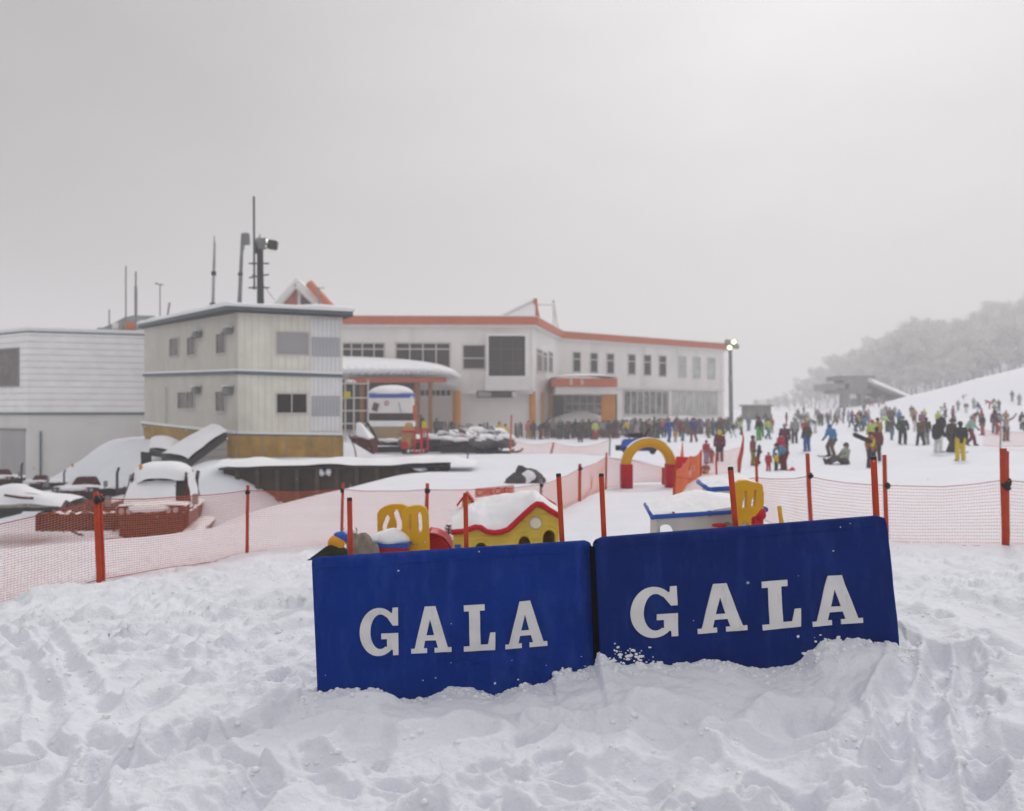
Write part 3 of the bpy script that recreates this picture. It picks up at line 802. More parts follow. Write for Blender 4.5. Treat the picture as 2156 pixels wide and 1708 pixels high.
def banner(corners, m, label, letters, seed, rad=.05, stuck=()):
    # corners: BL, BR, TR, TL seen in the photo with their depth
    c = [P(*q) for q in corners]
    for i, j in ((0, 3), (1, 2)):           # the cover runs on below the snow
        d = (c[i] - c[j]).normalized(); c[i] = c[i] + d * .28
    n = (c[1] - c[0]).cross(c[3] - c[0]).normalized()
    if n.y > 0: n = -n
    vis = (P(*corners[0]) - P(*corners[3])).length / (c[0] - c[3]).length
    base = (c[0] + c[1]) / 2
    root = thing('banner', base, label, 'banner', 'blue banners standing in the snow')
    rim = .035; T = .10

    def surf(s, t, off):
        # rounded top corners, slack cloth
        p = bil(c, s, t)
        ww = .013 * n1(s * 6 + seed, t * 3, seed) + .008 * n1(s * 3 + t * 9, t * 5 - s * 4, seed + 1) + .004 * n1(s * 22, t * 7 + s * 9, seed + 5) + .006 * math.sin(s * 3.1) * math.sin(t * 3.1)
        fold = .012 * max(0, 1 - abs(t - .30 + .5 * (s - .72)) / .05) * (1 if s > .45 else .2) + .005 * max(0, 1 - abs(s - .50 - .03 * math.sin(t * 5)) / .02) * max(0, t - .5) * 2
        return p + n * (off + ww + fold)
    mb = MB(); ns, nt = 110, 64
    cl = lambda q: .35 * q + .65 * (.5 - .5 * math.cos(math.pi * q))
    f = MB().grid(lambda s, t: surf(cl(s), cl(t), T * .5), ns, nt)
    W = (c[1] - c[0]).length; H = (c[3] - c[0]).length

    def profile(s, t):
        # closed padded shape: front (t 0..1), over the top, down the back
        return surf(s, t, T * .5)
    mb.v += f.v; mb.f += f.f
    o = len(mb.v); w = ns + 1
    back = MB().grid(lambda s, t: bil(c, cl(s), cl(t)) - n * (T * .5), ns, nt)
    mb.add(back.v, [q[::-1] for q in back.f])
    nb = o

    def stitch(a, b):
        for i in range(len(a) - 1): mb.f.append((a[i], a[i + 1], b[i + 1], b[i]))
    up = (c[3] - c[0]).normalized()
    # top edge as a half-round roll
    rows = [[nt * w + i for i in range(w)]]
    for k in range(1, 5):
        a = math.pi * k / 5
        r = []
        for i in range(w):
            p = bil(c, cl(i / ns), 1)
            r.append(len(mb.v)); mb.v.append(p + n * (T * .5 * math.cos(a)) + up * (.035 * math.sin(a)))
        rows.append(r)
    rows.append([nb + nt * w + i for i in range(w)])
    for a, b in zip(rows, rows[1:]): stitch(a, b)
    stitch([i * w for i in range(nt + 1)], [nb + i * w for i in range(nt + 1)])
    stitch([i * w + ns for i in range(nt + 1)], [nb + i * w + ns for i in range(nt + 1)])
    # round the upper corners
    ex = (c[1] - c[0]).normalized(); rr = rad
    g = [(cl(k % w / ns), (1 - cl(k // w / nt)) * H + .030) for k in range(w * (nt + 1))]
    par = g + g + [(cl(i / ns), .030 - .035 * math.sin(math.pi * k / 5)) for k in range(1, 5) for i in range(w)]
    for v, (ps, pd) in zip(mb.v, par):
        for side, sd_ in ((1, ps * W), (-1, (1 - ps) * W)):
            if sd_ < rr and pd < rr:
                dx, dh = rr - sd_, rr - pd
                L = math.hypot(dx, dh)
                if L > rr:
                    k = rr / L
                    v += ex * side * (dx - dx * k) - up * (dh - dh * k)
    cover = mb.build('cover', m, root, smooth=True)
    # a stitched hem below the top edge, snow and frost clinging to the cloth
    hm = MB().path([surf(k / 60, 1 - .035 / H, T * .5 + .001) for k in range(1, 60)], .0035, 5); hm.build('hem', m, root, smooth=True)
    st_ = MB(); rs_ = random.Random(seed)
    for u, v, sp, cnt in stuck:
        for _ in range(cnt):
            uu, vv = u + rs_.gauss(0, sp), v + rs_.gauss(0, sp * .45)
            s_, t_ = inv(c, n, Vector((uu, vv, 0)))
            if not (0 < s_ < 1 and 0 < t_ < 1): continue
            k = rs_.uniform(.003, .010) * (.7 if rs_.random() < .6 else 1.3)
            st_.ball(surf(s_, t_, T * .5 + .002), (k * rs_.uniform(.8, 2.0), k * .5, k * rs_.uniform(.6, 1.1)), 7, 5, .4, rs_.randrange(99))
    if st_.v: st_.build('stuck_snow', M_CAP, root, smooth=True)['kind'] = 'stuff'
    # lettering: built flat, then laid on the cover
    for ch, (pts, (w0, h0)) in letters:
        shapes, adv = serif_letter(ch)
        lm = MB()
        for outer, holes in shapes:
            pl = holed_plate(outer, holes, .008)
            # subdivide so the glyph can follow the cloth
            bm = bmesh.new()
            vs = [bm.verts.new(v) for v in pl.v]
            for fc in pl.f:
                try: bm.faces.new([vs[i] for i in fc])
                except ValueError: pass
            for k in range(1, 10):
                for co, no in (((k / 10 * 1.02, 0, 0), (1, 0, 0)), ((0, 0, k / 10), (0, 0, 1))):
                    bmesh.ops.bisect_plane(bm, geom=bm.verts[:] + bm.edges[:] + bm.faces[:], plane_co=co, plane_no=no)
            bm.verts.index_update()
            lm.add([v.co.copy() for v in bm.verts], [[v.index for v in fc.verts] for fc in bm.faces]); bm.free()
        bl, br, tr, tl = [Vector(q) for q in pts]
        for i, v in enumerate(lm.v):
            a, b = v.x / adv, v.z
            q = (bl * (1 - a) + br * a) * (1 - b) + (tl * (1 - a) + tr * a) * b      # photo position of this glyph point
            s, t = inv(c, n, q)
            lm.v[i] = surf(s, t, T * .5 + .006 - v.y)
        lm.build('letter', M_LETTER, root, recalc=True)
    return root


def inv(c, n, q):
    d = Vector(((q.x - CX) / FX, 1, (HZ - q.y) / FX)); o = Vector((0, 0, CZ))
    t_ = (c[0] - o).dot(n) / d.dot(n)
    p = o + d * t_
    s = t = .5
    for _ in range(12):
        e = bil(c, s, t) - p
        ds = (c[1] - c[0]) * (1 - t) + (c[2] - c[3]) * t; dt = (c[3] - c[0]) * (1 - s) + (c[2] - c[1]) * s
        a, b, g = ds.dot(ds), ds.dot(dt), dt.dot(dt)
        r1, r2 = -e.dot(ds), -e.dot(dt)
        det = a * g - b * b
        s += (r1 * g - r2 * b) / det; t += (a * r2 - b * r1) / det
    return s, t


def V4(*a): return [(x, y, 0) for x, y in a]


LET_L = [('G', (V4((757, 1378), (842, 1374), (841, 1276), (757, 1280)), (1, 1))), ('A', (V4((864, 1371), (948, 1368), (946, 1272), (862, 1276)), (1, 1))),
         ('L', (V4((974, 1368), (1040, 1364), (1037, 1268), (972, 1272)), (1, 1))), ('A', (V4((1060, 1363), (1147, 1355), (1143, 1259), (1058, 1266)), (1, 1)))]
LET_R = [('G', (V4((1325, 1342), (1428, 1335), (1425, 1231), (1322, 1238)), (1, 1))), ('A', (V4((1463, 1331), (1565, 1322), (1560, 1222), (1458, 1230)), (1, 1))),
         ('L', (V4((1597, 1323), (1679, 1315), (1674, 1216), (1592, 1222)), (1, 1))), ('A', (V4((1702, 1316), (1808, 1308), (1802, 1206), (1696, 1213)), (1, 1)))]
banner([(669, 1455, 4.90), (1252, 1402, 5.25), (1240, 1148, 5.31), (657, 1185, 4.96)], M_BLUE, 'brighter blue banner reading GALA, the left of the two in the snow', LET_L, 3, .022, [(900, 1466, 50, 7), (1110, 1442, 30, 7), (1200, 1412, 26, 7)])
banner([(1263, 1396, 5.16), (1884, 1352, 5.30), (1861, 1095, 5.36), (1250, 1143, 5.22)], M_BLUE_SHADED, 'darker blue banner reading GALA, half buried at its right end', LET_R, 11, .055, [(1310, 1378, 24, 50), (1345, 1380, 14, 20), (1730, 1348, 20, 18)])
bR = bpy.data.objects['banner.001']
fq = [P(1266, 1420, 5.14), P(1253, 1154, 5.17), P(1241, 1150, 5.19), P(1251, 1420, 5.17)]
MB().prism(fq, (.004, .03, 0)).build('gap_shade_strip', mat('gap_black', (.004, .004, .006), 1, .1, 5, spec=0), bR)  # added black strip painting the darkness of the gap between the banners

# poles that hold the banners up
M_TIP = mat('dark_pole_tip', (.03, .035, .04), .6, .2, 8)
for (ut, vt, ub, vb, Y, w, cap, lab) in [
    (736, 1050, 738, 1172, 5.10, 11, 1, 'orange red pole behind the blue banner in front of the stone coloured bear toy'),
    (980, 1040, 982, 1164, 5.24, 10, 0, 'orange red pole standing in front of the left end of the yellow playhouse'),
    (1176, 999, 1184, 1152, 5.38, 11, 1, 'orange red pole at the right corner of the yellow playhouse'),
    (1266, 999, 1272, 1137, 5.36, 11, 1, 'orange red pole by the gap between the two blue banners'),
    (1538, 985, 1549, 1112, 5.44, 12, 1, 'orange red pole leaning in front of the yellow climbing panel'),
    (1839, 963, 1846, 1105, 5.50, 13, 1, 'orange red pole behind the top right corner of the darker banner')]:
    a = P(ut, vt, Y); b = P(ub, vb, Y)
    d = (b - a).normalized()
    e = b + d * .75
    r = px(w, Y) / 2
    t = thing('pole', e, lab, 'pole', 'orange poles behind the banners')
    MB().path([a + d * .012, a * .6 + e * .4, e], [r, r * 1.02, r], 12).build('shaft', M_POST, t, smooth=True)
    MB().tube(a - d * .006, a + d * .014, r * .9, r * 1.03, 12).build('tip', M_TIP if cap else M_POST, t)

# ---------------------------------------------------------------- net fences
def net(name, posts, label, cell=.032, rw=.0021, sag=.05, rows=None, seed=1, rope=.007):
    """posts: list of (top point, bottom point)"""
    root = thing(name, posts[0][1], label, 'net fence', 'orange net fences')
    st = MB(); rp = MB()
    H = (posts[0][0] - posts[0][1]).length
    rows = rows or int(H / .027)

    def q(i, s, t):
        a, b = posts[i], posts[i + 1]
        top = a[0].lerp(b[0], s); bot = a[1].lerp(b[1], s)
        k = 4 * s * (1 - s)
        L = (b[0] - a[0]).length
        top = top - Vector((0, 0, sag * k * min(1.5, L / 3)))
        p = bot.lerp(top, t)
        dirn = (b[0] - a[0]).normalized(); nn = Vector((dirn.y, -dirn.x, 0))
        x = (i + s) * 3.7
        p += nn * (.035 * n1(x * 1.3, t * 2.0 + seed, seed) * math.sin(math.pi * min(1, t * 1.2)) + .03 * k * math.sin(t * 3.14))
        p.z += .012 * n1(x * 2.1, t * 3, seed + 3) * k
        return p

    def ribbon(pts, r):
        # light four sided strand
        st.path(pts, r, 3)
    for i in range(len(posts) - 1):
        L = (posts[i + 1][0] - posts[i][0]).length
        m = max(4, int(L / .30))
        for k in range(1, rows):
            ribbon([q(i, j / m, k / rows) for j in range(m + 1)], rw * 1.15)
        nv = int(L / cell)
        for j in range(1, nv):
            s = j / nv
            ribbon([q(i, s, t) for t in (0, .2, .4, .6, .8, 1)], rw * .7)
        rp.path([q(i, j / m, 1) for j in range(m + 1)], rope * .8, 5)
        rp.path([q(i, j / m, 0) for j in range(m + 1)], rope * .7, 5)
    st.build('mesh', M_NET, root, recalc=False)
    rp.build('edge_rope', M_POST, root, recalc=False)
    return root


def post(ut, vt, ub, vb, Y, w, label, tie=None, group='orange posts of the net fences', dY=0.0, m=None):
    a = P(ut, vt, Y + dY); b = P(ub, vb, Y)
    d = (b - a).normalized(); e = b + d * .25
    r = px(w, Y) / 2
    t = thing('fence_post', e, label, 'post', group)
    MB().path([a, a.lerp(e, .3), a.lerp(e, .7) + Vector((r * .25, 0, 0)), e], [r * .96, r, r * 1.05, r], 10).build('shaft', m or M_POST, t, smooth=True)
    if tie:
        c = P((ut + ub) / 2, tie, Y)
        MB().ball(c + Vector((r * .4, -r * .5, 0)), (r * 1.45, r * 1.45, r * 1.5), 10, 7, .3, int(ut)).build('tie', M_BLACK, t, smooth=True)
    return a, b


# left run
post(202, 1037, 208, 1222, 8.48, 11, 'left one of the two thick orange posts side by side', 1052)
post(211, 1040, 216, 1224, 8.55, 9, 'right one of the two thick orange posts side by side', 1050)
post(522, 1022, 519, 1172, 10.5, 7, 'thin orange post with net before the snow covered groomer and dark wall', 1036)
post(722, 1017, 718, 1152, 11.4, 6, 'thin orange post rising behind the stone coloured bear toy', 1033)
post(900, 1018, 896, 1140, 12.1, 8, 'pale orange post behind the yellow climbing panels', 1033)
post(1139, 1010, 1139, 1100, 14.0, 6, 'greyish post of the net just behind the playhouse roof', 1022, m=M_GREYM)
post(1221, 977, 1219, 1078, 16.6, 7, 'orange post of the net between the playhouse and the arch', 986)
post(1277, 953, 1275, 1030, 19.5, 4, 'slim orange post nearest the left foot of the arch')
LEFT = [(P(-190, 1150, 8.2), P(-190, 1335, 8.2)), (P(4, 1103, 8.3), P(0, 1278, 8.3)), (P(205, 1050, 8.5), P(207, 1221, 8.5)), (P(520, 1033, 10.5), P(519, 1170, 10.5)), (P(720, 1031, 11.4), P(719, 1152, 11.4)), (P(898, 1031, 12.1), P(897, 1141, 12.1)),
        (P(1139, 1020, 14.0), P(1139, 1098, 14.0)), (P(1220, 986, 16.6), P(1219, 1072, 16.6)), (P(1276, 962, 19.5), P(1275, 1028, 19.5)), (P(1330, 968, 21), P(1330, 1016, 21)), (P(1398, 985, 21), P(1398, 1014, 21))]
net('safety_net', LEFT, 'long orange net from the left edge past the playhouse to the yellow arch', seed=4)
# right runs
post(1397, 985, 1396, 1020, 21.0, 7, 'short orange post seen through the right side of the arch')
post(1421, 985, 1418, 1066, 14.0, 6, 'orange corner post beside the right foot of the arch')
post(1476, 948, 1474, 1003, 24.0, 5, 'thin orange post behind the corner of the pink net')
post(1508, 955, 1508, 998, 25.0, 4, 'thin orange post below the person with the yellow hood')
post(1592, 962, 1596, 1085, 12.6, 6, 'pale orange post behind the yellow climbing panel')
post(1700, 955, 1708, 1142, 11.5, 9, 'slim pale orange post between the yellow panel and the banner corner', 1002)
post(1862, 958, 1866, 1146, 10.9, 9, 'slim orange post right beside the corner of the darker banner', 1023)
post(2112, 944, 2116, 1150, 10.5, 14, 'left one of the two thick posts at the right edge', 1022)
post(2119, 950, 2119, 1152, 10.56, 10, 'right one of the two thick posts at the right edge', 1014)
post(2330, 955, 2331, 1155, 10.5, 9, 'slim orange post of the net beyond the right edge of the photo', 1015)
post(2620, 955, 2622, 1155, 10.6, 9, 'next slim orange post of the net farther right out of the photo', 1018)
CORN = [(P(1420, 992, 14), P(1418, 1066, 14)), (P(1452, 960, 19), P(1447, 1020, 19)), (P(1475, 950, 24), P(1474, 1003, 24)), (P(1508, 952, 25), P(1508, 997, 25)), (P(1560, 942, 26), P(1560, 992, 26))]
net('safety_net', CORN, 'orange net seen almost edge on, running back from beside the arch', seed=8)
RIGHT = [(P(1420, 1004, 14), P(1418, 1068, 14)), (P(1594, 1006, 12.6), P(1596, 1088, 12.6)), (P(1703, 1003, 11.5), P(1706, 1142, 11.5)), (P(1862, 1022, 10.9), P(1865, 1146, 10.9)), (P(2114, 1011, 10.5), P(2116, 1150, 10.5)), (P(2330, 1015, 10.5), P(2330, 1155, 10.5)), (P(2620, 1018, 10.6), P(2620, 1155, 10.6)), (P(2900, 1018, 10.8), P(2900, 1155, 10.8))]
net('safety_net', RIGHT, 'wide pink looking net stretching behind the darker banner to the right edge', seed=15, sag=.09)
# rolled spare net standing at the fence end
a = P(1563, 905, 26); b = P(1556, 995, 26)
mb = MB().path([a, P(1565, 925, 26), P(1562, 950, 26), P(1557, 970, 26), b], [.01, .03, .06, .075, .05], 10)
mb.top('rolled_net', M_POST, 'orange rolled up net hanging on a pole by the fence end', 'rolled net', smooth=True)
# two slim far fences
FARN = [(P(1076, 925, 41), P(1076, 958, 41)), (P(1163, 932, 40), P(1160, 956, 40)), (P(1287, 925, 38), P(1285, 958, 38))]
net('safety_net', FARN, 'faint distant net sagging across the snow before the lodge', cell=.12, rw=.006, rows=8, seed=22, sag=.25, rope=.012)
post(1077, 874, 1074, 958, 41, 4, 'tall thin red pole standing before the lodge sign', m=mat('faded_red_pole', (.50, .10, .09), .6, .1, 3))
post(1166, 932, 1159, 958, 40, 5, 'tilted short pole of the distant net before the lodge', m=mat('faded_pink_pole', (.5, .2, .17), .6, .1, 3))
post(1285, 915, 1283, 960, 38, 3, 'thin grey pole of the distant net just left of the arch', m=M_GREYM)
FARR = [(P(2070, 905, 44), P(2068, 938, 44)), (P(2108, 909, 43), P(2106, 940, 43)), (P(2240, 905, 42), P(2240, 938, 42))]
net('safety_net', FARR, 'distant red net on the slope at the right edge', cell=.12, rw=.007, rows=8, seed=27, sag=.1, rope=.02)
post(2108, 872, 2106, 940, 43, 3, 'thin distant pole at the end of the red net on the slope', m=M_GREYM)
# red lettering strip hanging on the net
rt = thing('net_sign', P(1040, 1040, 13.1), 'red handwritten lettering strip hanging on the net behind the playhouse', 'sign')
pl = MB(); w = [P(1000, 1048, 13.0), P(1082, 1040, 13.6)]
pl.grid(lambda s, t: w[0].lerp(w[1], s) + Vector((0, .006 * math.sin(s * 20), t * .15)), 24, 2)
sm = pl.build('strip', mat('pink_strip', (.72, .45, .42), .7, .05, 4), rt); so = sm.modifiers.new('s', 'SOLIDIFY'); so.thickness = .004
sc = MB()
for k, (x0, amp, wd) in enumerate([(.04, .05, .16), (.22, .03, .06), (.30, .03, .07), (.40, .04, .05), (.50, .05, .16), (.68, .03, .07), (.76, .05, .05), (.84, .03, .10)]):
    pts = []
    for j in range(15):
        a = j / 14 * 5.6 + .5
        s = x0 + wd * .5 + wd * .5 * math.cos(a); z = .075 + amp * math.sin(a)
        pts.append(w[0].lerp(w[1], s) + Vector((0, -.012, z)))
    sc.path(pts, .008, 5)
sc.build('script_lettering', M_REDP, rt)
# ---------------------------------------------------------------- playhouse
def u2(u, v, Y): p = P(u, v, Y); return (p.x, p.z)


def snow_sheet(mb, fn, nu, nv, amp, seed, thick):
    g = MB().grid(lambda s, t: Vector(fn(s, t)) + Vector((0, 0, amp * n1(s * 6 + seed, t * 4, seed) + thick * (math.sin(math.pi * min(1, max(0, s))) ** .3) * (math.sin(math.pi * (.08 + .84 * t)) ** .4))), nu, nv)
    mb.v, mb.f = g.v, g.f
    return mb


Y0 = 8.2
ph = thing('playhouse', P(1065, 1215, 8.6), 'yellow plastic playhouse with red wavy roof edge under snow', 'playhouse')
trim = [(950, 1121), (975, 1119), (990, 1114), (1001, 1110), (1013, 1111), (1024, 1119), (1040, 1122), (1056, 1120), (1070, 1115), (1086, 1100), (1105, 1082), (1122, 1067), (1131, 1061), (1141, 1062), (1155, 1073), (1179, 1088)]
wall = [(955, 1124), (985, 1122), (1005, 1115), (1024, 1124), (1056, 1124), (1086, 1106), (1131, 1066), (1176, 1092), (1176, 1235), (955, 1235)]
holes = [[u2(1013 + 15 * math.cos(a), 1161 + 20 * math.sin(a) * (1 if math.sin(a) < 0 else .3), Y0) for a in [R(x) for x in range(0, 360, 20)]],
         [u2(1104 + 13 * math.cos(a), 1145 + 17 * math.sin(a) * (1 if math.sin(a) < 0 else 2.6), Y0) for a in [R(x) for x in range(0, 360, 18)]],
         [u2(1156 + 14 * math.cos(a), 1134 + 19 * math.sin(a) * (1 if math.sin(a) < 0 else 3.0), Y0) for a in [R(x) for x in range(0, 360, 18)]]]
fw = holed_plate([u2(u, v, Y0) for u, v in wall], holes, .05, .004)
for i, v in enumerate(fw.v): fw.v[i] = Vector((v.x, v.y + Y0, v.z))
bk = MB().prism([P(u, v, Y0) + Vector((0, .85, 0)) for u, v in wall], (0, .04, 0))
xl, zl = u2(955, 1124, Y0); xr, zr = u2(1176, 1092, Y0); zb = u2(955, 1235, Y0)[1]
bk.box8([(xl, Y0 + .03, zb), (xl + .04, Y0 + .03, zb), (xl + .04, Y0 + .845, zb), (xl, Y0 + .845, zb), (xl, Y0 + .03, zl), (xl + .04, Y0 + .03, zl), (xl + .04, Y0 + .845, zl), (xl, Y0 + .845, zl)])
bk.box8([(xr - .04, Y0 + .03, zb), (xr, Y0 + .03, zb), (xr, Y0 + .845, zb), (xr - .04, Y0 + .845, zb), (xr - .04, Y0 + .03, zr), (xr, Y0 + .03, zr), (xr, Y0 + .845, zr), (xr - .04, Y0 + .845, zr)])
M_LOG = mat('yellow_log_wall', (.66, .47, .065), .45, .10, 7)
nt = M_LOG.node_tree; tcn = nt.nodes.new('ShaderNodeTexCoord'); wv = nt.nodes.new('ShaderNodeTexWave'); wv.bands_direction = 'Z'; wv.inputs['Scale'].default_value = 4.2; wv.inputs['Distortion'].default_value = .6
nt.links.new(tcn.outputs['Object'], wv.inputs['Vector']); bpn = nt.nodes.new('ShaderNodeBump'); bpn.inputs['Strength'].default_value = .5; bpn.inputs['Distance'].default_value = .02
nt.links.new(wv.outputs['Fac'], bpn.inputs['Height']); nt.links.new(bpn.outputs['Normal'], nt.nodes['Principled BSDF'].inputs['Normal'])
fw.build('front_wall', M_LOG, ph); bk.build('rear_wall', M_LOG, ph)
# arch surrounds
for (cu, cv, ru, rv, lo) in ((1013, 1161, 17.5, 23, .4), (1104, 1145, 15.5, 20, 1.2), (1156, 1134, 16.5, 22, 1.5)):
    mb = MB().path([P(cu + ru * math.cos(R(a)), cv - rv * math.sin(R(a)), Y0 - .03) for a in range(-20, 201, 11)], .013, 8)
    mb.build('arch_trim', M_YEL2, ph, smooth=True)
MB().path([P(u, v, Y0 - .06) for u, v in trim], [px(6, Y0)] * len(trim), 10).build('roof_trim', M_REDP, ph, smooth=True)
MB().path([P(u, v, Y0) + Vector((0, .93, 0)) for u, v in trim], [px(6, Y0)] * len(trim), 8).build('roof_trim', M_REDP, ph, smooth=True)
tr = [P(u, v, Y0) for u, v in trim]
ridge = [(940, 1085), (985, 1062), (1000, 1052), (1030, 1046), (1075, 1041), (1110, 1037), (1128, 1037), (1150, 1058), (1183, 1084)]


def polyat(pl, s):
    x = s * (len(pl) - 1); i = min(int(x), len(pl) - 2); f = x - i
    return Vector(pl[i]).lerp(Vector(pl[i + 1]), f)


def sm2(pl, s): return (polyat(pl, max(0, s - .02)) + polyat(pl, s) + polyat(pl, min(1, s + .02))) / 3


rid3 = [P(u, v, Y0 + .55) for u, v in ridge]
bak3 = [p + Vector((0, .95, 0)) for p in tr]


def roof_fn(s, t):
    a, b, c = sm2(tr, s) + Vector((0, -.05, .02)), sm2(rid3, s), sm2(bak3, s)
    b = Vector((a.x * .5 + b.x * .5, b.y, b.z))
    if t < .6:
        k = t / .6; p = a.lerp(b, k); p.z += .05 * math.sin(k * 3.14)
        return p
    k = (t - .6) / .4
    return b.lerp(Vector((a.x, c.y, c.z)), k)


MB().grid(lambda s, t: roof_fn(s, t) + Vector((0, 0, .030 * math.sin(math.pi * min(1, t * 1.02)) ** .35 + .016 * n1(s * 9, t * 6, 3) + .007 * n1(s * 31, t * 18, 4) - .01)), 64, 30).build('snow_cover', M_CAP, ph, smooth=True)
MB().tube(P(1127.6, 1101, Y0 - .035), P(1127.6, 1101, Y0 - .05), px(11.5, Y0), None, 20).build('clock_face', mat('clock_white', (.70, .66, .50), .5, .04, 6), ph)
MB().path([P(1127.6 + 11.5 * math.cos(R(a)), 1101 + 11.5 * math.sin(R(a)), Y0 - .045) for a in range(0, 361, 24)], .007, 6).build('clock_rim', M_CREAMP, ph, smooth=True)
cx, cz = u2(1012, 1166, Y0 + .03)
MB().box((cx + .02, Y0 + .08, cz - .02), (.10, .03, .12), ry=.15).build('window_shutter', M_BLUEP, ph)
MB().box((u2(960, 1160, Y0)[0] + .02, Y0 - .035, u2(0, 1160, Y0)[1]), (.06, .02, .14)).build('window_shutter', M_BLUEP, ph)
# bell turret on its roof
bt = MB()
q = P(983, 1085, 8.75)
bt.box((q.x, q.y, q.z + .06), (.10, .10, .26)); bt.build('turret', M_YEL2, ph, bevel=.008)
rf = MB(); k = P(983, 1036, 8.75)
for s in (-1, 1):
    a, b = k + Vector((0, 0, .01)), P(983 + s * 20, 1064, 8.75)
    rf.box8([b + Vector((0, -.09, -.012)), a + Vector((0, -.09, -.035)), a + Vector((0, .09, -.035)), b + Vector((0, .09, -.012)), b + Vector((0, -.09, .02)), a + Vector((0, -.09, .0)), a + Vector((0, .09, .0)), b + Vector((0, .09, .02))])
rf.build('turret_roof', M_REDP, ph)
# ---------------------------------------------------------------- yellow climbing frame with wavy cut-outs
def wavy(u, v0, v1, w, Y, amp):
    L, Rr = [], []
    for i in range(13):
        t = i / 12; c = u + amp * math.sin(t * 6.0 + .8); v = v0 + (v1 - v0) * t
        e = w * (1 if .1 < t < .9 else .6)
        L.append(u2(c - e, v, Y)); Rr.append(u2(c + e, v, Y))
    return L + Rr[::-1]


def plate(outer, holes, Y, th, yaw, pivot_u, m, name, parent):
    mb = holed_plate([u2(a, b, Y) for a, b in outer], holes, th, .008)
    c = P(pivot_u, 1100, Y)
    for i, v in enumerate(mb.v):
        dx = v.x - c.x
        mb.v[i] = Vector((v.x, Y + v.y + dx * math.tan(yaw), v.z))
    return mb.build(name, m, parent)


cf = thing('toy_climber', P(850, 1215, 8.3), 'yellow toddler climbing frame with wavy slots between the bear and the playhouse', 'climbing frame')
o1 = [(798, 1080), (803, 1072), (813, 1066), (828, 1062.5), (845, 1063), (858, 1068), (864, 1076), (864, 1225), (800, 1225)]
plate(o1, [wavy(814, 1082, 1124, 6.6, 8.5, 3.0), wavy(838, 1071, 1124, 7.6, 8.5, -3.2)], 8.5, .05, .25, 830, M_YEL, 'rear_panel', cf)
o2 = [(847, 1078), (856, 1070), (870, 1066), (885, 1065), (896, 1069), (901, 1080), (904, 1168), (904, 1228), (850, 1228)]
plate(o2, [wavy(864, 1080, 1122, 5.0, 8.1, .5), wavy(885, 1076, 1122, 6.0, 8.1, -.8), [u2(865, 1143, 8.1), u2(882, 1143, 8.1), u2(882, 1149, 8.1), u2(865, 1147, 8.1)], [u2(891, 1139, 8.1), u2(899, 1138, 8.1), u2(899, 1144, 8.1), u2(891, 1145, 8.1)]], 8.1, .05, -.2, 875, M_YEL, 'front_panel', cf)
a, b = P(868, 1152, 8.28), P(898, 1150, 8.34)
MB().box((a + b) / 2, (.2, .25, .035)).build('blue_step', M_BLUEP, cf, bevel=.008)
sl = MB(); pts = [P(900, 1128, 8.7), P(918, 1130, 8.8), P(935, 1139, 8.9), P(948, 1158, 9.0), P(960, 1185, 9.1), P(985, 1196, 9.2)]
sl.grid(lambda s, t: polyat(pts, s) + Vector((0, (t - .5) * .36, .05 * abs(2 * t - 1) ** 3)), 24, 8)
so = sl.build('slide', M_REDP, cf, smooth=True); md = so.modifiers.new('s', 'SOLIDIFY'); md.thickness = .03
sd_ = MB().prism([P(903, 1131, 8.66), P(913, 1130, 8.66), P(926, 1134, 8.66), P(937, 1142, 8.66), P(945, 1153, 8.66), P(950, 1166, 8.66), P(950, 1230, 8.66), P(903, 1230, 8.66)], (0, .03, 0)); sd_.build('slide_side', M_REDP, cf)
# little sand table with snow between the panels
st = thing('play_table', P(824, 1220, 8.05), 'small red and blue play table heaped with snow inside the climbing frame', 'play table')
c = P(824, 1165, 8.05)
MB().box((c.x, c.y, c.z - .10), (.34, .34, .40)).build('base', M_REDP, st, bevel=.015)
c2 = P(824, 1143, 8.05); MB().box(c2, (.40, .40, .045)).build('rim', M_BLUEP, st, bevel=.012)
MB().ball((c2.x, c2.y, c2.z + .02), (.20, .20, .125), 20, 12, .12, 4, cut=0).build('snow_heap', M_CAP, st, smooth=True)
MB().box((c.x + .03, c.y - .175, c.z - .01), (.15, .02, .09)).build('door', M_COLUMN, st)
# small yellow chair
ch = thing('toy_chair', P(777, 1212, 8.0), 'little yellow plastic chair left of the play table', 'chair')
plate([(767, 1150), (773, 1142), (782, 1142), (789, 1150), (791, 1215), (766, 1215)], [[u2(774, 1152, 8.0), u2(781, 1152, 8.0), u2(783, 1172, 8.0), u2(774, 1172, 8.0)]], 8.0, .035, .1, 777, M_YEL, 'backrest', ch)
c = P(778, 1190, 8.0); MB().box((c.x, c.y - .08, c.z), (.14, .16, .03)).build('seat', M_YEL, ch, bevel=.006)
c = P(797, 1152, 8.1)
rk = thing('toy_rider', P(797, 1212, 8.15), 'small red and white ride on toy between the yellow chair and play table', 'toy')
MB().ball(P(795, 1152, 8.15), (.055, .06, .07), 12, 8).build('body', M_BLACK, rk, smooth=True)
MB().ball(P(797, 1144, 8.15), (.06, .06, .03), 12, 8, .2, 2).build('snow_cap', M_CAP, rk, smooth=True)
MB().box(P(790, 1136, 8.15) + Vector((.02, 0, 0)), (.11, .05, .035), ry=-.2).build('handle', M_REDP, rk, bevel=.008)
c = P(795, 1180, 8.15); MB().tube(c, c + Vector((0, 0, -.1)), .04, .06, 10).build('foot', M_REDP, rk)
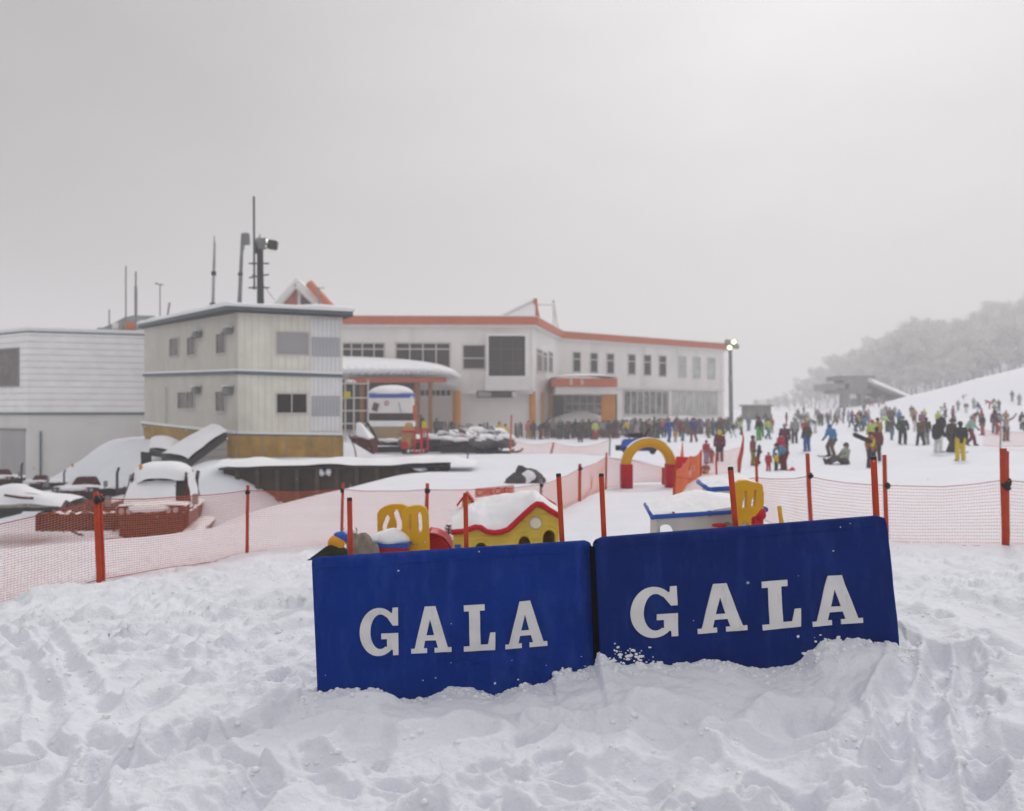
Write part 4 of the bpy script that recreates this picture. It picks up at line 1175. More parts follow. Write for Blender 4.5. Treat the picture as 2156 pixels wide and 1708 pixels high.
# parrot-like bird toy and bear-like toy
bd = thing('bird_toy', P(705, 1212, 7.3), 'dark feathered bird toy with yellow breast and blue cap lying at the banner corner', 'toy')
MB().path([P(655, 1177, 7.2), P(672, 1171, 7.2), P(690, 1163, 7.2), P(708, 1160, 7.3), P(722, 1170, 7.35), P(726, 1190, 7.4)], [.012, .035, .055, .075, .07, .05], 12).build('body', mat('dark_green_plush', (.022, .026, .014), .9, .3, 14, .4, 60), bd, smooth=True)
MB().ball(P(708, 1144, 7.3), (.078, .07, .075), 16, 11).build('breast', mat('amber_plastic', (.66, .28, .01), .4, .1, 5), bd, smooth=True)
MB().ball(P(718, 1130, 7.33), (.070, .065, .050), 14, 9, .15, 3).build('cap', M_BLUEP, bd, smooth=True)
MB().path([P(656, 1177, 7.2), P(646, 1180, 7.2)], [.012, .002], 8).build('beak', M_DARK, bd)
br = thing('bear_toy', P(750, 1212, 7.7), 'stone grey bear shaped toy sitting behind the bird toy with snow on its head', 'toy')
M_STONE = mat('stone_plush', (.23, .19, .155), .95, .35, 10, .5, 40)
mb = MB().ball(P(764, 1158, 7.75), (.115, .12, .17), 18, 12, .08, 3).ball(P(737, 1130, 7.65), (.075, .08, .085), 16, 11, .06, 5).ball(P(742, 1158, 7.62), (.06, .06, .13), 12, 9).ball(P(788, 1163, 7.7), (.05, .05, .10), 12, 9).ball(P(731, 1136, 7.58), (.038, .04, .03), 10, 7).ball(P(726, 1117, 7.66), (.025, .02, .025), 8, 6).ball(P(748, 1116, 7.66), (.025, .02, .025), 8, 6)
br_me = remeshed(mb, .012, 'body')
bo = mesh_obj('body', br_me, None, M_STONE)
for v in br_me.vertices: v.co -= ORG[br.name]
bo.parent = br
MB().ball(P(737, 1119, 7.65), (.068, .07, .045), 14, 9, .15, 8).build('snow_cap', M_CAP, br, smooth=True)
for du in (-5, 5): MB().ball(P(735 + du, 1129, 7.565), .009, 8, 6).build('eye', M_BLACK, br)
MB().ball(P(730, 1135, 7.54), (.016, .012, .011), 8, 6).build('nose', M_BLACK, br)
# small dark green sapling left of the playhouse
sp = thing('sapling', P(943, 1215, 9.2), 'small dark green sapling at the left end of the playhouse', 'plant')
MB().path([P(941, 1215, 9.2), P(942, 1160, 9.2), P(945, 1106, 9.2)], [.014, .011, .004], 6).build('stem', M_DARK, sp)
lf = MB(); rr = random.Random(3)
for i in range(260):
    t = rr.random(); c = P(942, 1150, 9.2).lerp(P(945, 1105, 9.2), t); a = rr.random() * 6.28; L = (.11 - .06 * t) * rr.uniform(.5, 1.1)
    d = Vector((math.cos(a), math.sin(a), rr.uniform(-.1, .5))).normalized(); sd = d.cross(Vector((0, 0, 1))).normalized() * .008
    lf.add([c, c + d * L * .5 + sd, c + d * L, c + d * L * .5 - sd], [(0, 1, 2, 3)])
lf.build('foliage', mat('dark_leaf', (.012, .035, .018), .8, .3, 20), sp, recalc=False)

# ---------------------------------------------------------------- right hand play cottages
def cottage(label, Yf, fl, fr, peak, base_v, back, wall_holes, seed):
    """fl/fr: front eave ends in the photo, peak: top of the snow"""
    A, B = P(*fl, Yf), P(*fr, Yf + .15)
    root = thing('play_cottage', (A + B) / 2 + Vector((0, .4, -.6)), label, 'playhouse', 'cream play cottages')
    k = P(*peak, Yf + back * .55)
    off = Vector((.10, back, 0))
    C, D = B + off, A + off
    eave = MB()
    ring = [A, B, C, D, A]
    for p, q in zip(ring, ring[1:]): eave.tube(p, q, px(5, Yf), None, 8)
    eave.ball(A, px(6, Yf), 10, 7); eave.ball(B, px(6, Yf), 10, 7); eave.ball((A + B) / 2, px(6.5, Yf), 10, 7)
    eave.build('eave_trim', M_BLUEP, root, smooth=True)
    zb = P(0, base_v, Yf).z
    ins = .05
    a2, b2 = A + Vector((ins, .03, -.01)), B + Vector((-ins, .03, -.01))
    w = MB()
    pl = holed_plate([(a2.x, zb), (b2.x, zb), (b2.x, b2.z), (a2.x, a2.z)], wall_holes, .04, .004)
    sl = (b2.y - a2.y) / (b2.x - a2.x)
    for v in pl.v: v.y += a2.y + (v.x - a2.x) * sl
    pl.build('front_wall', M_CREAMP, root)
    for p, d in ((a2, off), (b2, off)):
        q = p + d * .93
        p = p + Vector((0, .03, 0))
        t = Vector((.03, 0, 0))
        w = MB(); w.box8([Vector((p.x, p.y, zb)), Vector((p.x + .03, p.y, zb)), Vector((q.x + .03, q.y, zb)), Vector((q.x, q.y, zb)), p, p + t, q + t, q])
        w.build('side_wall', M_CREAMP, root)

    def f(s, t):
        e = (A * (1 - s) + B * s) * (1 - t) + (D * (1 - s) + C * s) * t
        sk = (k.x - A.x) / (B.x - A.x)
        hs, ht_ = (s / sk if s < sk else (1 - s) / (1 - sk)), 1 - abs(2 * t - 1)
        h = max(0, (hs ** -9 + ht_ ** -9) ** (-1 / 9)) if min(hs, ht_) > .001 else 0
        z = e.z + (k.z - e.z) * h + .028 + .012 * n1(s * 7 + seed, t * 5, seed) + .006 * n1(s * 23, t * 19, seed + 2)
        return Vector((e.x, e.y, z))
    MB().grid(f, 44, 30).build('snow_cover', M_CAP, root, smooth=True)
    return root, A, B


h1 = [u2(830 / 1 * .2183 + 1205.9 + 12 * math.cos(a), 1122 + 20 * math.sin(a), 7.6) for a in [R(x) for x in range(180, 361, 20)]]
aw = [u2(1402 + 19 * math.cos(R(x)), 1126 + 21 * math.sin(R(x)), 7.4) for x in range(180, 361, 15)] + [u2(1421, 1205, 7.4), u2(1383, 1205, 7.4)]
c1, A1, B1 = cottage('cream play cottage with blue eave and a cone of snow, just behind the darker banner', 7.4, (1374, 1089), (1612, 1073), (1457, 1034), 1215, 1.0, [aw], 3)
for (u, v, ry) in ((1515, 1106, .9),):
    MB().ball(P(u, v, 7.42), (.075, .02, .022), 12, 8).build('red_leaf', M_REDP, c1, smooth=True)
    o = c1.children[-1]
    o['label'] = 'red leaf shaped handle on the front wall'
MB().tube(P(1532, 1110, 7.47), P(1532, 1110, 7.42), .05, None, 16).build('wheel_toy', M_GREYM, c1)
c2, A2, B2 = cottage('smaller cream play cottage with blue eave peeping out behind the leaning pole', 9.6, (1493, 1031), (1600, 1024), (1545, 1001), 1130, 1.0, [], 9)
cr = thing('toy_climber', P(1576, 1200, 7.2), 'yellow climbing panel with two small slots standing in front of the cream cottage', 'climbing frame')
o3 = [(1548, 1017), (1556, 1012.5), (1570, 1012), (1583, 1016), (1596, 1018), (1603, 1022), (1606, 1040), (1604, 1110), (1604, 1195), (1549, 1195)]
plate(o3, [[u2(1563, 1032, 7.2), u2(1572, 1031, 7.2), u2(1570, 1070, 7.2), u2(1558, 1072, 7.2)], [u2(1583, 1031, 7.2), u2(1592, 1030, 7.2), u2(1589, 1067, 7.2), u2(1577, 1069, 7.2)], ell(*u2(1566, 1108, 7.2), .045, .045, 14)], 7.2, .05, .12, 1576, M_YEL, 'front_panel', cr)
o4 = [(1550, 1040), (1556, 1034), (1600, 1034), (1606, 1044), (1606, 1130), (1606, 1190), (1550, 1190)]
plate(o4, [[u2(1563, 1046, 7.75), u2(1593, 1044, 7.75), u2(1593, 1090, 7.75), u2(1563, 1090, 7.75)]], 7.75, .05, .12, 1576, M_YEL, 'rear_panel', cr)
MB().box(P(1576, 1079, 7.45), (.20, .42, .03)).build('blue_step', M_BLUEP, cr, bevel=.006)
MB().path([P(1597, 1092, 7.0), P(1604, 1085, 6.98), P(1608, 1072, 6.98)], [.035, .04, .02], 10).build('red_handle', M_REDP, cr, smooth=True)
MB().box(P(1594, 1100, 7.0), (.09, .06, .10)).build('red_foot', M_REDP, cr, bevel=.012)
yp = MB().path([P(1641, 1066, 7.2), P(1643, 1085, 7.2), P(1648, 1112, 7.2), P(1649, 1190, 7.2)], [px(4.5, 7.2), px(4.5, 7.2), px(5, 7.2), px(5, 7.2)], 10)
yp.top('toy_post', M_YEL, 'short yellow plastic post standing alone right of the cottages', 'toy post', smooth=True)

# ---------------------------------------------------------------- arch
ar = thing('inflatable_arch', P(1365, 1024, 20), 'yellow arch on two red legs standing on the snow', 'arch')
c = P(1365, 979, 20)
ri, ro = px(41, 20), px(57, 20)
rm, rt_ = (px(37.5, 20) + px(57, 20)) / 2, (px(57, 20) - px(37.5, 20)) / 2


def squarish(mb, pts, hw, hd):
    n = 16
    o = len(mb.v)
    for i, (p, nx) in enumerate(pts):
        for k in range(n):
            a = 2 * math.pi * k / n
            ca, sa = math.cos(a), math.sin(a)
            r = 1 / (abs(ca) ** 4 + abs(sa) ** 4) ** .25
            mb.v.append(p + nx * (ca * r * hw) + Vector((0, sa * r * hd, 0)))
    for i in range(len(pts) - 1):
        for k in range(n):
            mb.f.append((o + i * n + k, o + i * n + (k + 1) % n, o + (i + 1) * n + (k + 1) % n, o + (i + 1) * n + k))
    mb.f.append(tuple(o + k for k in range(n))); mb.f.append(tuple(o + (len(pts) - 1) * n + k for k in range(n)))
    return mb


squarish(MB(), [(c + Vector((math.cos(R(a)) * rm, 0, math.sin(R(a)) * rm)), Vector((math.cos(R(a)), 0, math.sin(R(a))))) for a in range(-3, 184, 6)], rt_, .22).build('arch_tube', mat('arch_yellow', (.60, .31, .005), .45, .08, 2), ar, smooth=True)
for s, du in ((-1, -46), (1, 48)):
    t_, b_ = P(1365 + du, 977, 20), P(1365 + du - s * 0, 1032, 20)
    squarish(MB(), [(t_, Vector((1, 0, 0))), (t_.lerp(b_, .5), Vector((1, 0, 0))), (b_, Vector((1, 0, 0)))], px(12.5, 20), .25).build('leg', mat('arch_red', (.44, .005, .024), .5, .08, 2), ar, smooth=True)
MB().grid(lambda s, t: c + Vector((math.cos(R(50 + 90 * s)) * (rm + rt_ * 1.02), (t - .5) * .34, math.sin(R(50 + 90 * s)) * (rm + rt_ * (1.0 + .12 * math.sin(math.pi * s) * math.sin(math.pi * t))))), 20, 6).build('snow_cap', M_CAP, ar, smooth=True)
# red box sign on a post by the arch
rs = thing('red_sign', P(1436, 1030, 19.5), 'plain red board on a post beside the right leg of the arch', 'sign')
MB().box(P(1438, 976, 19.5), (px(30, 19.5), .12, px(28, 19.5)), ry=.06).build('board', mat('sign_red', (.55, .012, .02), .5, .12, 3), rs, bevel=.01)
MB().tube(P(1434, 989, 19.55), P(1434, 1034, 19.55), .03).build('post', M_POST, rs)
MB().ball(P(1440, 979, 19.43), (.06, .005, .05), 10, 6).build('emblem', mat('sign_pink', (.6, .12, .12), .5, .1, 6), rs)
ps = MB().path([P(1437, 930, 23), P(1436, 960, 23), P(1438, 985, 23), P(1436, 1006, 23)], [.01, .05, .09, .07], 8)
ps.top('rolled_net', M_NET, 'pale pink rolled net on a pole behind the red board', 'rolled net', smooth=True)
# boulder by the fence
rk = thing('boulder', P(1102, 1040, 22), 'dark grey boulder capped with snow behind the playhouse net', 'rock')
MB().ball(P(1100, 1018, 22), (.52, .45, .38), 26, 18, .35, 12).build('rock', mat('rock_grey', (.07, .068, .07), .9, .5, 4, .6, 10), rk, smooth=True)
MB().ball(P(1112, 1009, 22.05), (.40, .42, .28), 22, 14, .3, 5).build('snow_cap', M_CAP, rk, smooth=True)
# ---------------------------------------------------------------- things built around their own origin, placed afterwards
def local(name, label, cat, group=None):
    o = thing(name, (0, 0, 0), label, cat, group)
    return o


def place(o, loc, rz=0, sc=1.0, rx=0):
    o.location = loc; o.rotation_euler = (rx, 0, rz); o.scale = (sc, sc, sc)
    ORG[o.name] = Vector(loc)


M_GROOM = mat('groomer_dark_panel', (.022, .010, .009), .6, .4, 5)
M_LAMP = mat('lamp_glass', (.35, .33, .32), .2, .3, 9)


def groomer(label, name='snow_groomer'):
    g = local(name, label, 'snow groomer', 'snow groomers parked in the lower yard')
    for s in (-1, 1):
        t = MB()
        prof = [(-.2, .12), (.1, 0), (3.2, 0), (3.7, .15), (3.8, .45), (3.5, .72), (.1, .74), (-.25, .5)]
        t.prism([(s * 1.15 - .28, y, z) for y, z in prof], (.56, 0, 0))
        tr_ = t.build('track', M_BLACK, g, bevel=.03)
        cl = MB()
        for k in range(12): cl.box((s * 1.15, .05 + k * .28, .76), (.60, .07, .06))
        cl.build('cleats', M_GREYM, tr_)
        f = MB()
        f.prism([(s * 1.15 - .33, y, z) for y, z in [(-.1, .80), (3.5, .82), (3.7, .74), (3.5, .9), (0, .9), (-.35, .72)]], (.66, 0, 0))
        f.build('fender', M_RED, g)
        MB().grid(lambda a, b: Vector((s * 1.15 - .34 + .68 * a, -.35 + 4.0 * b, .88 + .16 * (math.sin(math.pi * a) * math.sin(math.pi * b)) ** .4 + .03 * n1(a * 4, b * 9, 5 + s))), 10, 26).build('snow_on_fender', M_CAP, g, smooth=True)
    MB().box((0, 1.75, .68), (1.75, 3.9, .60)).build('chassis', M_DKRED, g, bevel=.04)
    MB().box((0, -.18, .95), (1.95, .10, 1.15)).build('front_panel', M_GROOM, g, bevel=.03)
    gr = MB()
    for k in range(8): gr.box((0, -.26, .48 + k * .135), (1.88, .05, .05))
    for x in (-.93, -.45, .02, .48, .93): gr.box((x, -.27, .95), (.06, .04, 1.12))
    gr.build('grille', M_RED, g)
    for x, w_ in ((-.1, .45), (.25, .3), (-.45, .25)): MB().ball((x, -.30, 1.66), (w_, .12, .10), 14, 9, .3, int(x * 50)).build('snow_lump', M_CAP, g, smooth=True)
    for s in (-1, 1):
        MB().path([(s * .75, -.25, .55), (s * .80, -.75, .45), (s * .80, -.95, .30)], .06, 8).build('blade_arm', M_DKRED, g)
    MB().grid(lambda a, b: Vector((-1.35 + 2.7 * a, -1.0 + .16 * math.sin(math.pi * b), .02 + .52 * b)), 20, 8).build('blade', M_DKRED, g).modifiers.new('s', 'SOLIDIFY').thickness = .05
    MB().path([(-.6, .9, 2.62), (-.6, .9, 2.78)], .05, 8).build('beacon', M_COLUMN, g)
    MB().box((0, -.16, 1.60), (2.15, .30, .20)).build('light_bar', M_RED, g, bevel=.05)
    for x in (-.88, -.66, .55, .77):
        h = MB().tube((x, -.33, 1.60), (x, -.28, 1.60), .085, .09, 14).build('headlight', M_LAMP, g, smooth=False)
        MB().path([(x + .10 * math.cos(R(a)), -.33, 1.60 + .10 * math.sin(R(a))) for a in range(0, 361, 30)], .015, 6).build('bezel', M_RED, h)
    MB().grid(lambda a, b: Vector((-1.08 + 2.16 * a, -.34 + 1.0 * b, 1.70 + .10 * (math.sin(math.pi * a) ** .3) * math.sin(math.pi * (.15 + .7 * b)) + .02 * n1(a * 9, b * 4, 8))), 30, 10).build('snow_on_hood', M_CAP, g, smooth=True)
    # cab: a rounded cell with windscreen pillars
    lo = [(-1.0, .55), (1.0, .55), (1.05, 2.2), (-1.05, 2.2)]
    up = [(-.82, 1.0), (.82, 1.0), (.88, 2.1), (-.88, 2.1)]
    MB().box8([(x, y, 1.0) for x, y in lo] + [(x, y, 1.75) for x, y in lo]).build('cab', M_RED, g, bevel=.06)
    gl = MB().box8([(x * .97, y + .02, 1.75) for x, y in lo] + [(x, y, 2.45) for x, y in up]).build('cab_glass', M_GLASS, g)
    for i in range(4):
        a = Vector((lo[i][0], lo[i][1], 1.74)); b = Vector((up[i][0], up[i][1], 2.47))
        MB().tube(a, b, .06 if i != 1 else .10, .05, 8).build('pillar', M_RED, g)
    MB().box((0, 1.55, 2.50), (1.80, 1.25, .10)).build('cab_roof', M_RED, g, bevel=.04)
    sc_ = MB()

    def dome(a, b):
        th = a * 2 * math.pi; r = b
        x = math.cos(th) * abs(math.cos(th)) ** -.35 * r if abs(math.cos(th)) > 1e-6 else 0
        y = math.sin(th) * abs(math.sin(th)) ** -.35 * r if abs(math.sin(th)) > 1e-6 else 0
        z = 2.53 + .30 * max(0, 1 - r ** 3.5) - (.55 * max(0, r - .93) / .07 if math.sin(th) > -.6 or True else 0) * (.6 + .6 * n1(th * 1.5, 3, 2))
        return Vector((x * 1.0, 1.5 + y * .82, z))
    sc_.grid(dome, 60, 18)
    sc_.build('snow_on_cab', M_CAP, g, smooth=True)
    # snow lying over the windscreen with a clear strip at the top
    MB().grid(lambda a, b: Vector(((-1.04 + .12 * b) + (2.08 - .24 * b) * a * .80, .50 + .42 * b - .05 - .06 * math.sin(math.pi * b), 1.70 + .62 * b + .02 * n1(a * 7, b * 3, 3))), 24, 10).build('snow_on_windscreen', M_CAP, g, smooth=True)
    for s in (-1, 1):
        MB().grid(lambda a, b: Vector((s * (1.09 - .13 * b + .03 * n1(a * 5, b * 4, 7)), .50 + .3 * b + (1.72 - .5 * b) * a, 1.45 + 1.05 * b)), 12, 10).build('snow_on_side', M_CAP, g, smooth=True)
    MB().path([(-.55, .52, 1.84), (.1, .62, 1.98), (.62, .74, 2.2)], .012, 6).build('wiper', M_BLACK, g)
    for s in (-1, 1):
        MB().path([(s * 1.0, .2, 1.55), (s * 1.25, -.05, 1.62), (s * 1.32, -.1, 1.75)], .022, 6).build('mirror_arm', M_DARK, g)
        m_ = MB().box((s * 1.34, -.12, 1.86), (.20, .07, .30)).build('mirror', M_GREYM, g, bevel=.03)
    MB().path([(.95, 2.4, .9), (.95, 2.4, 2.2), (.98, 2.55, 2.45)], .07, 10).build('exhaust', M_DARK, g, smooth=True)
    MB().box((0, 3.1, 1.15), (1.9, 1.3, .5)).build('rear_deck', M_DKRED, g, bevel=.05)
    MB().grid(lambda a, b: Vector((-1.0 + 2.0 * a, 2.35 + 1.5 * b, 1.40 + .22 * (math.sin(math.pi * a) * math.sin(math.pi * b)) ** .4 + .03 * n1(a * 5, b * 5, 9))), 16, 12).build('snow_on_deck', M_CAP, g, smooth=True)
    return g


g1 = groomer('red snow groomer with a thick snow cap on its cab, nearest in the lower yard')
p = P(322, 1100, 22.2); place(g1, (p.x, 22.2, -2.62), R(13), .97); g1.scale = (.83, .97, 1.0)
def strip(o):
    for ch in list(o.children):
        if ch.name.split('.')[0] in ('cab', 'cab_glass', 'pillar', 'cab_roof', 'snow_on_cab', 'snow_on_windscreen', 'wiper', 'snow_on_side'):
            bpy.data.objects.remove(ch)
    MB().prism([(-.55, .5, 1.70), (.75, .5, 1.70), (.50, .5, 2.15), (-.25, .5, 2.15)], (0, .5, 0)).build('cowl', M_RED, None, bevel=.04).parent = o


g2 = copy_tree(g1); strip(g2); tag(g2, 'cabless red groomer with a dark front panel half hidden behind the two thick orange posts')
p = P(163, 1060, 31); place(g2, (p.x, 31, P(163, 1026, 31).z - 1.7 * .8), R(6), .80)
g3 = copy_tree(g2); tag(g3, 'cabless red groomer with a red cowl farther back before the white building')
p = P(70, 1020, 40); place(g3, (p.x, 40, P(70, 1014, 40).z - 1.7 * .62), R(-6), .62)
g4 = copy_tree(g2); tag(g4, 'dark red snow groomer cut by the left edge of the photo')
p = P(-6, 1020, 38); place(g4, (p.x, 38, P(0, 1004, 38).z - 1.7 * .7), R(20), .70)


# grooming tiller lying in the yard
def tiller(label, W, name='grooming_tiller'):
    t = local(name, label, 'tiller', 'grooming implements in the yard')
    MB().box((0, 0, .30), (W, .34, .34)).build('drum_housing', M_DKRED, t, bevel=.05)
    dr = MB().tube((-W / 2, -.1, .14), (W / 2, -.1, .14), .15, None, 14)
    for k in range(int(W / .18)):
        a = k * 1.3
        x = -W / 2 + .1 + k * .18
        dr.box((x, -.1 + .15 * math.cos(a), .14 + .15 * math.sin(a)), (.03, .09, .09), rx=a)
    dr.build('tine_drum', M_BLACK, t)
    MB().box((0, .12, .52), (W * .8, .12, .10)).build('top_beam', M_RED, t, bevel=.02)
    for x in (-W * .3, 0, W * .25):
        MB().path([(x, .1, .5), (x, .5, .75), (x, .9, .6)], .05, 8).build('link_arm', M_RED, t)
    MB().grid(lambda a, b: Vector((-W / 2 + W * a, -.16 + .36 * b, .47 + .07 * max(0, n1(a * 14, b * 2, 4) + .35))), 60, 5).build('snow_cover', M_CAP, t, smooth=True)
    for s in (-1, 1): MB().box((s * (W / 2 + .03), -.05, .26), (.07, .55, .48)).build('end_plate', M_DKRED, t, bevel=.02)
    return t


t1 = tiller('dark red grooming tiller dusted with snow, left of the nearest groomer', 1.95)
p = P(168, 1113, 22.5); place(t1, (p.x, 22.5, p.z - .05), R(5), 1.0)
# hitch sticking out on the tiller's left
hb = MB().path([P(142, 1108, 22.4), P(150, 1118, 22.3), P(165, 1125, 22.2), P(175, 1127, 22.2)], .035, 6)
hb.path([P(95, 1105, 22.4), P(112, 1108, 22.4), P(130, 1105, 22.5)], .05, 6)
hb.top('hitch_bar', M_DARK, 'dark bent tow bar lying in the snow below the tiller', 'tow bar', smooth=True)
# snow covered flat trailer with a folded blade
def trailer():
    t = local('flat_trailer', 'low flat sledge trailer loaded with grey sheeting and snow at the left edge', 'trailer')
    MB().box((0, 0, .35), (2.9, 1.6, .12)).build('deck', M_DARK, t, bevel=.02)
    for x in (-.9, .9): MB().box((x, 0, .14), (.5, 1.8, .24)).build('runner', M_BLACK, t, bevel=.04)
    MB().grid(lambda a, b: Vector((-1.45 + 2.9 * a, -.8 + 1.6 * b, .42 + .75 * math.sin(math.pi * min(1, .25 + .65 * a)) * math.sin(math.pi * b) ** .5 * (.8 + .25 * n1(a * 3, b * 2, 6)))), 30, 14).build('snow_load', M_CAP, t, smooth=True)
    MB().grid(lambda a, b: Vector((-.9 + 2.2 * a, -.84 + .35 * b, .42 + .42 * math.sin(math.pi * (.15 + .8 * a)) * b + .02 * n1(a * 6, b * 3, 7))), 24, 6).build('sheeting', mat('grey_sheet', (.24, .22, .20), .8, .25, 3), t, smooth=True)
    MB().path([(-.3, -.85, .8), (.2, -.86, .72), (.55, -.86, .70)], .04, 6).build('red_bar', M_RED, t)
    return t


t2 = trailer(); p = P(62, 1090, 25.5); place(t2, (p.x, 25.5, p.z), R(4), 1.0)

# ---------------------------------------------------------------- snowmobiles
def snowmobile(label, hood):
    s = local('snowmobile', label, 'snowmobile', 'snowmobiles parked below the lodge')
    for x in (-.42, .42):
        k = MB()
        k.path([(x, -1.45, .22), (x, -1.35, .10), (x, -1.15, .05), (x, -.45, .05)], .045, 6)
        sk = k.build('ski', M_BLACK, s)
        MB().path([(x, -.85, .06), (x * .8, -.80, .35), (x * .45, -.6, .5)], .025, 6).build('strut', M_DARK, s)
    MB().prism([(-.22, y, z) for y, z in [(-.35, .06), (1.15, .03), (1.32, .15), (1.25, .30), (-.2, .34), (-.42, .2)]], (.44, 0, 0)).build('track_belt', M_BLACK, s, bevel=.02)
    h = MB(); h.ball((0, -.62, .50), (.44, .62, .30), 18, 12)
    h.build('hood', hood, s, smooth=True)
    MB().box((0, .45, .48), (.38, 1.15, .24), taper=.85).build('seat', M_BLACK, s, bevel=.05)
    MB().box((0, .95, .45), (.5, .5, .16)).build('rear_rack', M_DARK, s, bevel=.02)
    MB().box8([(-.30, -.62, .70), (.30, -.62, .70), (.30, -.58, .70), (-.30, -.58, .70), (-.22, -.42, .98), (.22, -.42, .98), (.22, -.39, .98), (-.22, -.39, .98)]).build('windshield', M_GLASSM, s)
    MB().path([(-.36, -.18, .92), (-.12, -.26, .86), (.12, -.26, .86), (.36, -.18, .92)], .02, 6).build('handlebar', M_BLACK, s)
    MB().ball((0, -.66, .62), (.40, .56, .24), 18, 10, .25, 4).build('snow_on_hood', M_CAP, s, smooth=True)
    MB().ball((0, .5, .58), (.22, .65, .12), 14, 9, .3, 7).build('snow_on_seat', M_CAP, s, smooth=True)
    return s


M_SLED = mat('snowmobile_grey', (.10, .095, .10), .4, .3, 4)
s1 = snowmobile('snow covered grey snowmobile at the right end of the parked group', M_SLED)
p = P(1030, 952, 42.5); place(s1, (p.x, 42.5, tz(p.x, 42.5)), R(62), 1.2)
for (u, Y, rz, sc, lab) in [(985, 42, 80, 1.2, 'dark snowmobile with handlebar up in the middle of the parked group'), (952, 43.5, 120, 1.25, 'snowmobile with red body below the thick orange column'),
                            (838, 43, 70, 1.15, 'dark snowmobile left of the red metal frames'), (918, 46, 100, 1.35, 'farther snowmobile behind the parked group'), (968, 49, 60, 1.5, 'tall farther snowmobile behind the handlebars of the middle one'), (1012, 48, 110, 1.4, 'farther snowmobile behind the snow covered grey one')]:
    q = copy_tree(s1); tag(q, lab); p = P(u, 952, Y); place(q, (p.x, Y, tz(p.x, Y)), R(rz), sc)
    if 'red body' in lab:
        for ch in q.children:
            if ch.name.startswith('hood'):
                ch.data = ch.data.copy(); ch.data.materials[0] = M_REDP
# snowy red sledge cart next to the cream building
cart = thing('snow_cart', P(765, 962, 38), 'dark red cart heaped with a wedge of snow beside the cream building', 'cart')
def pts(*a): return [P(u, v, Y) for u, v, Y in a]
MB().box8(pts((742, 932, 38), (786, 958, 37.6), (797, 952, 38.8), (752, 926, 39.2), (733, 920, 38), (780, 927, 37.6), (794, 924, 38.8), (745, 916, 39.2))).build('body', M_RED, cart, bevel=.04)
MB().box8(pts((748, 919, 38), (778, 927, 37.7), (792, 923, 38.7), (756, 915, 39), (749, 889, 38.3), (756, 889, 38.2), (764, 892, 38.6), (754, 888, 38.8))).build('snow_heap', M_CAP, cart, bevel=.08)
MB().path(pts((772, 890, 38.9), (783, 905, 38.9), (797, 935, 39)), .07, 8).build('chute', M_DARK, cart)
MB().path(pts((735, 915, 37.9), (747, 945, 37.7), (752, 975, 37.4)), .03, 6).build('drawbar', M_DKRED, cart)
# red metal frames and rolled mats
def red_frame(u, v0, v1, w, Y, label):
    f = thing('metal_rack', P(u, v1, Y), label, 'rack', 'red metal frames')
    mb = MB(); hw = w / 2
    for du in (-hw, hw): mb.tube(P(u + du * .8, v0, Y), P(u + du, v1, Y), px(2.2, Y), None, 8)
    for v in (v0, (v0 + v1) / 2): mb.tube(P(u - hw * .85, v, Y), P(u + hw * .85, v, Y), px(1.8, Y), None, 8)
    for du in (-hw, hw): mb.tube(P(u + du * .8, v0, Y), P(u + du, v1, Y + .8), px(1.8, Y), None, 8)
    mb.tube(P(u - hw, v1 - 2, Y), P(u + hw, v1 - 2, Y), px(2.0, Y), None, 8)
    mb.build('frame', M_REDP, f)
    MB().box(P(u, (v0 + v1) / 2 + 6, Y + .3), (px(w * .6, Y), .3, px((v1 - v0) * .45, Y))).build('seat_box', M_DKRED, f, bevel=.02)
    return f


red_frame(880, 905, 955, 15, 40.5, 'left one of the two red metal frames by the rolled mat')
red_frame(894, 903, 948, 13, 41.2, 'right one of the two red metal frames by the rolled mat')
rl = thing('rolled_mat', P(860, 945, 41), 'beige rolled mat bound upright in red straps', 'rolled mat')
MB().path(pts((862, 890, 41), (860, 905, 41), (858, 925, 40.8), (856, 940, 40.6)), [.16, .28, .32, .26], 14).build('roll', mat('beige_mat', (.42, .24, .10), .8, .3, 4, .4, 9), rl, smooth=True)
for v in (908, 936): MB().path([P(859 + 15 * math.cos(R(a)), v, 40.9) + Vector((0, .33 * math.sin(R(a)), 0)) for a in range(0, 361, 30)], .05, 6).build('strap', M_REDP, rl)
MB().box(P(852, 938, 40.4), (.35, .3, .35)).build('base', M_REDP, rl, bevel=.03)
ys = thing('yellow_sign', P(893, 915, 44), 'small bright yellow board beside the red frames', 'sign')
MB().box(P(893.5, 896, 44), (px(11, 44), .08, px(18, 44))).build('board', mat('sign_yellow', (.66, .50, .02), .5, .08, 5), ys, bevel=.02)
MB().tube(P(893.5, 904, 44.05), P(893.5, 950, 44.05), .04).build('post', M_GREYM, ys)
# blue machine behind the arch
bm_ = thing('blue_snow_vehicle', P(1340, 950, 33), 'blue snow vehicle with a black end roller seen behind the arch', 'vehicle')
MB().box8(pts((1304, 950, 33), (1386, 950, 33), (1386, 950, 34.6), (1304, 950, 34.6), (1310, 925, 33), (1370, 922, 33), (1366, 922, 34.6), (1312, 925, 34.6))).build('body', M_BLUEP, bm_, bevel=.05)
MB().tube(P(1296, 943, 33.4), P(1308, 943, 33.4), px(6, 33), None, 14).build('roller', M_BLACK, bm_)
MB().tube(P(1308, 944, 33), P(1392, 944, 33), px(2.4, 33), None, 8).build('bumper', M_BLACK, bm_)
MB().box(P(1335, 916, 33.8), (px(34, 33), 1.2, px(10, 33))).build('seat', M_BLACK, bm_, bevel=.06)
MB().path(pts((1358, 922, 33.6), (1362, 908, 33.6), (1369, 904, 33.6)), .05, 6).build('handlebar', M_BLACK, bm_)
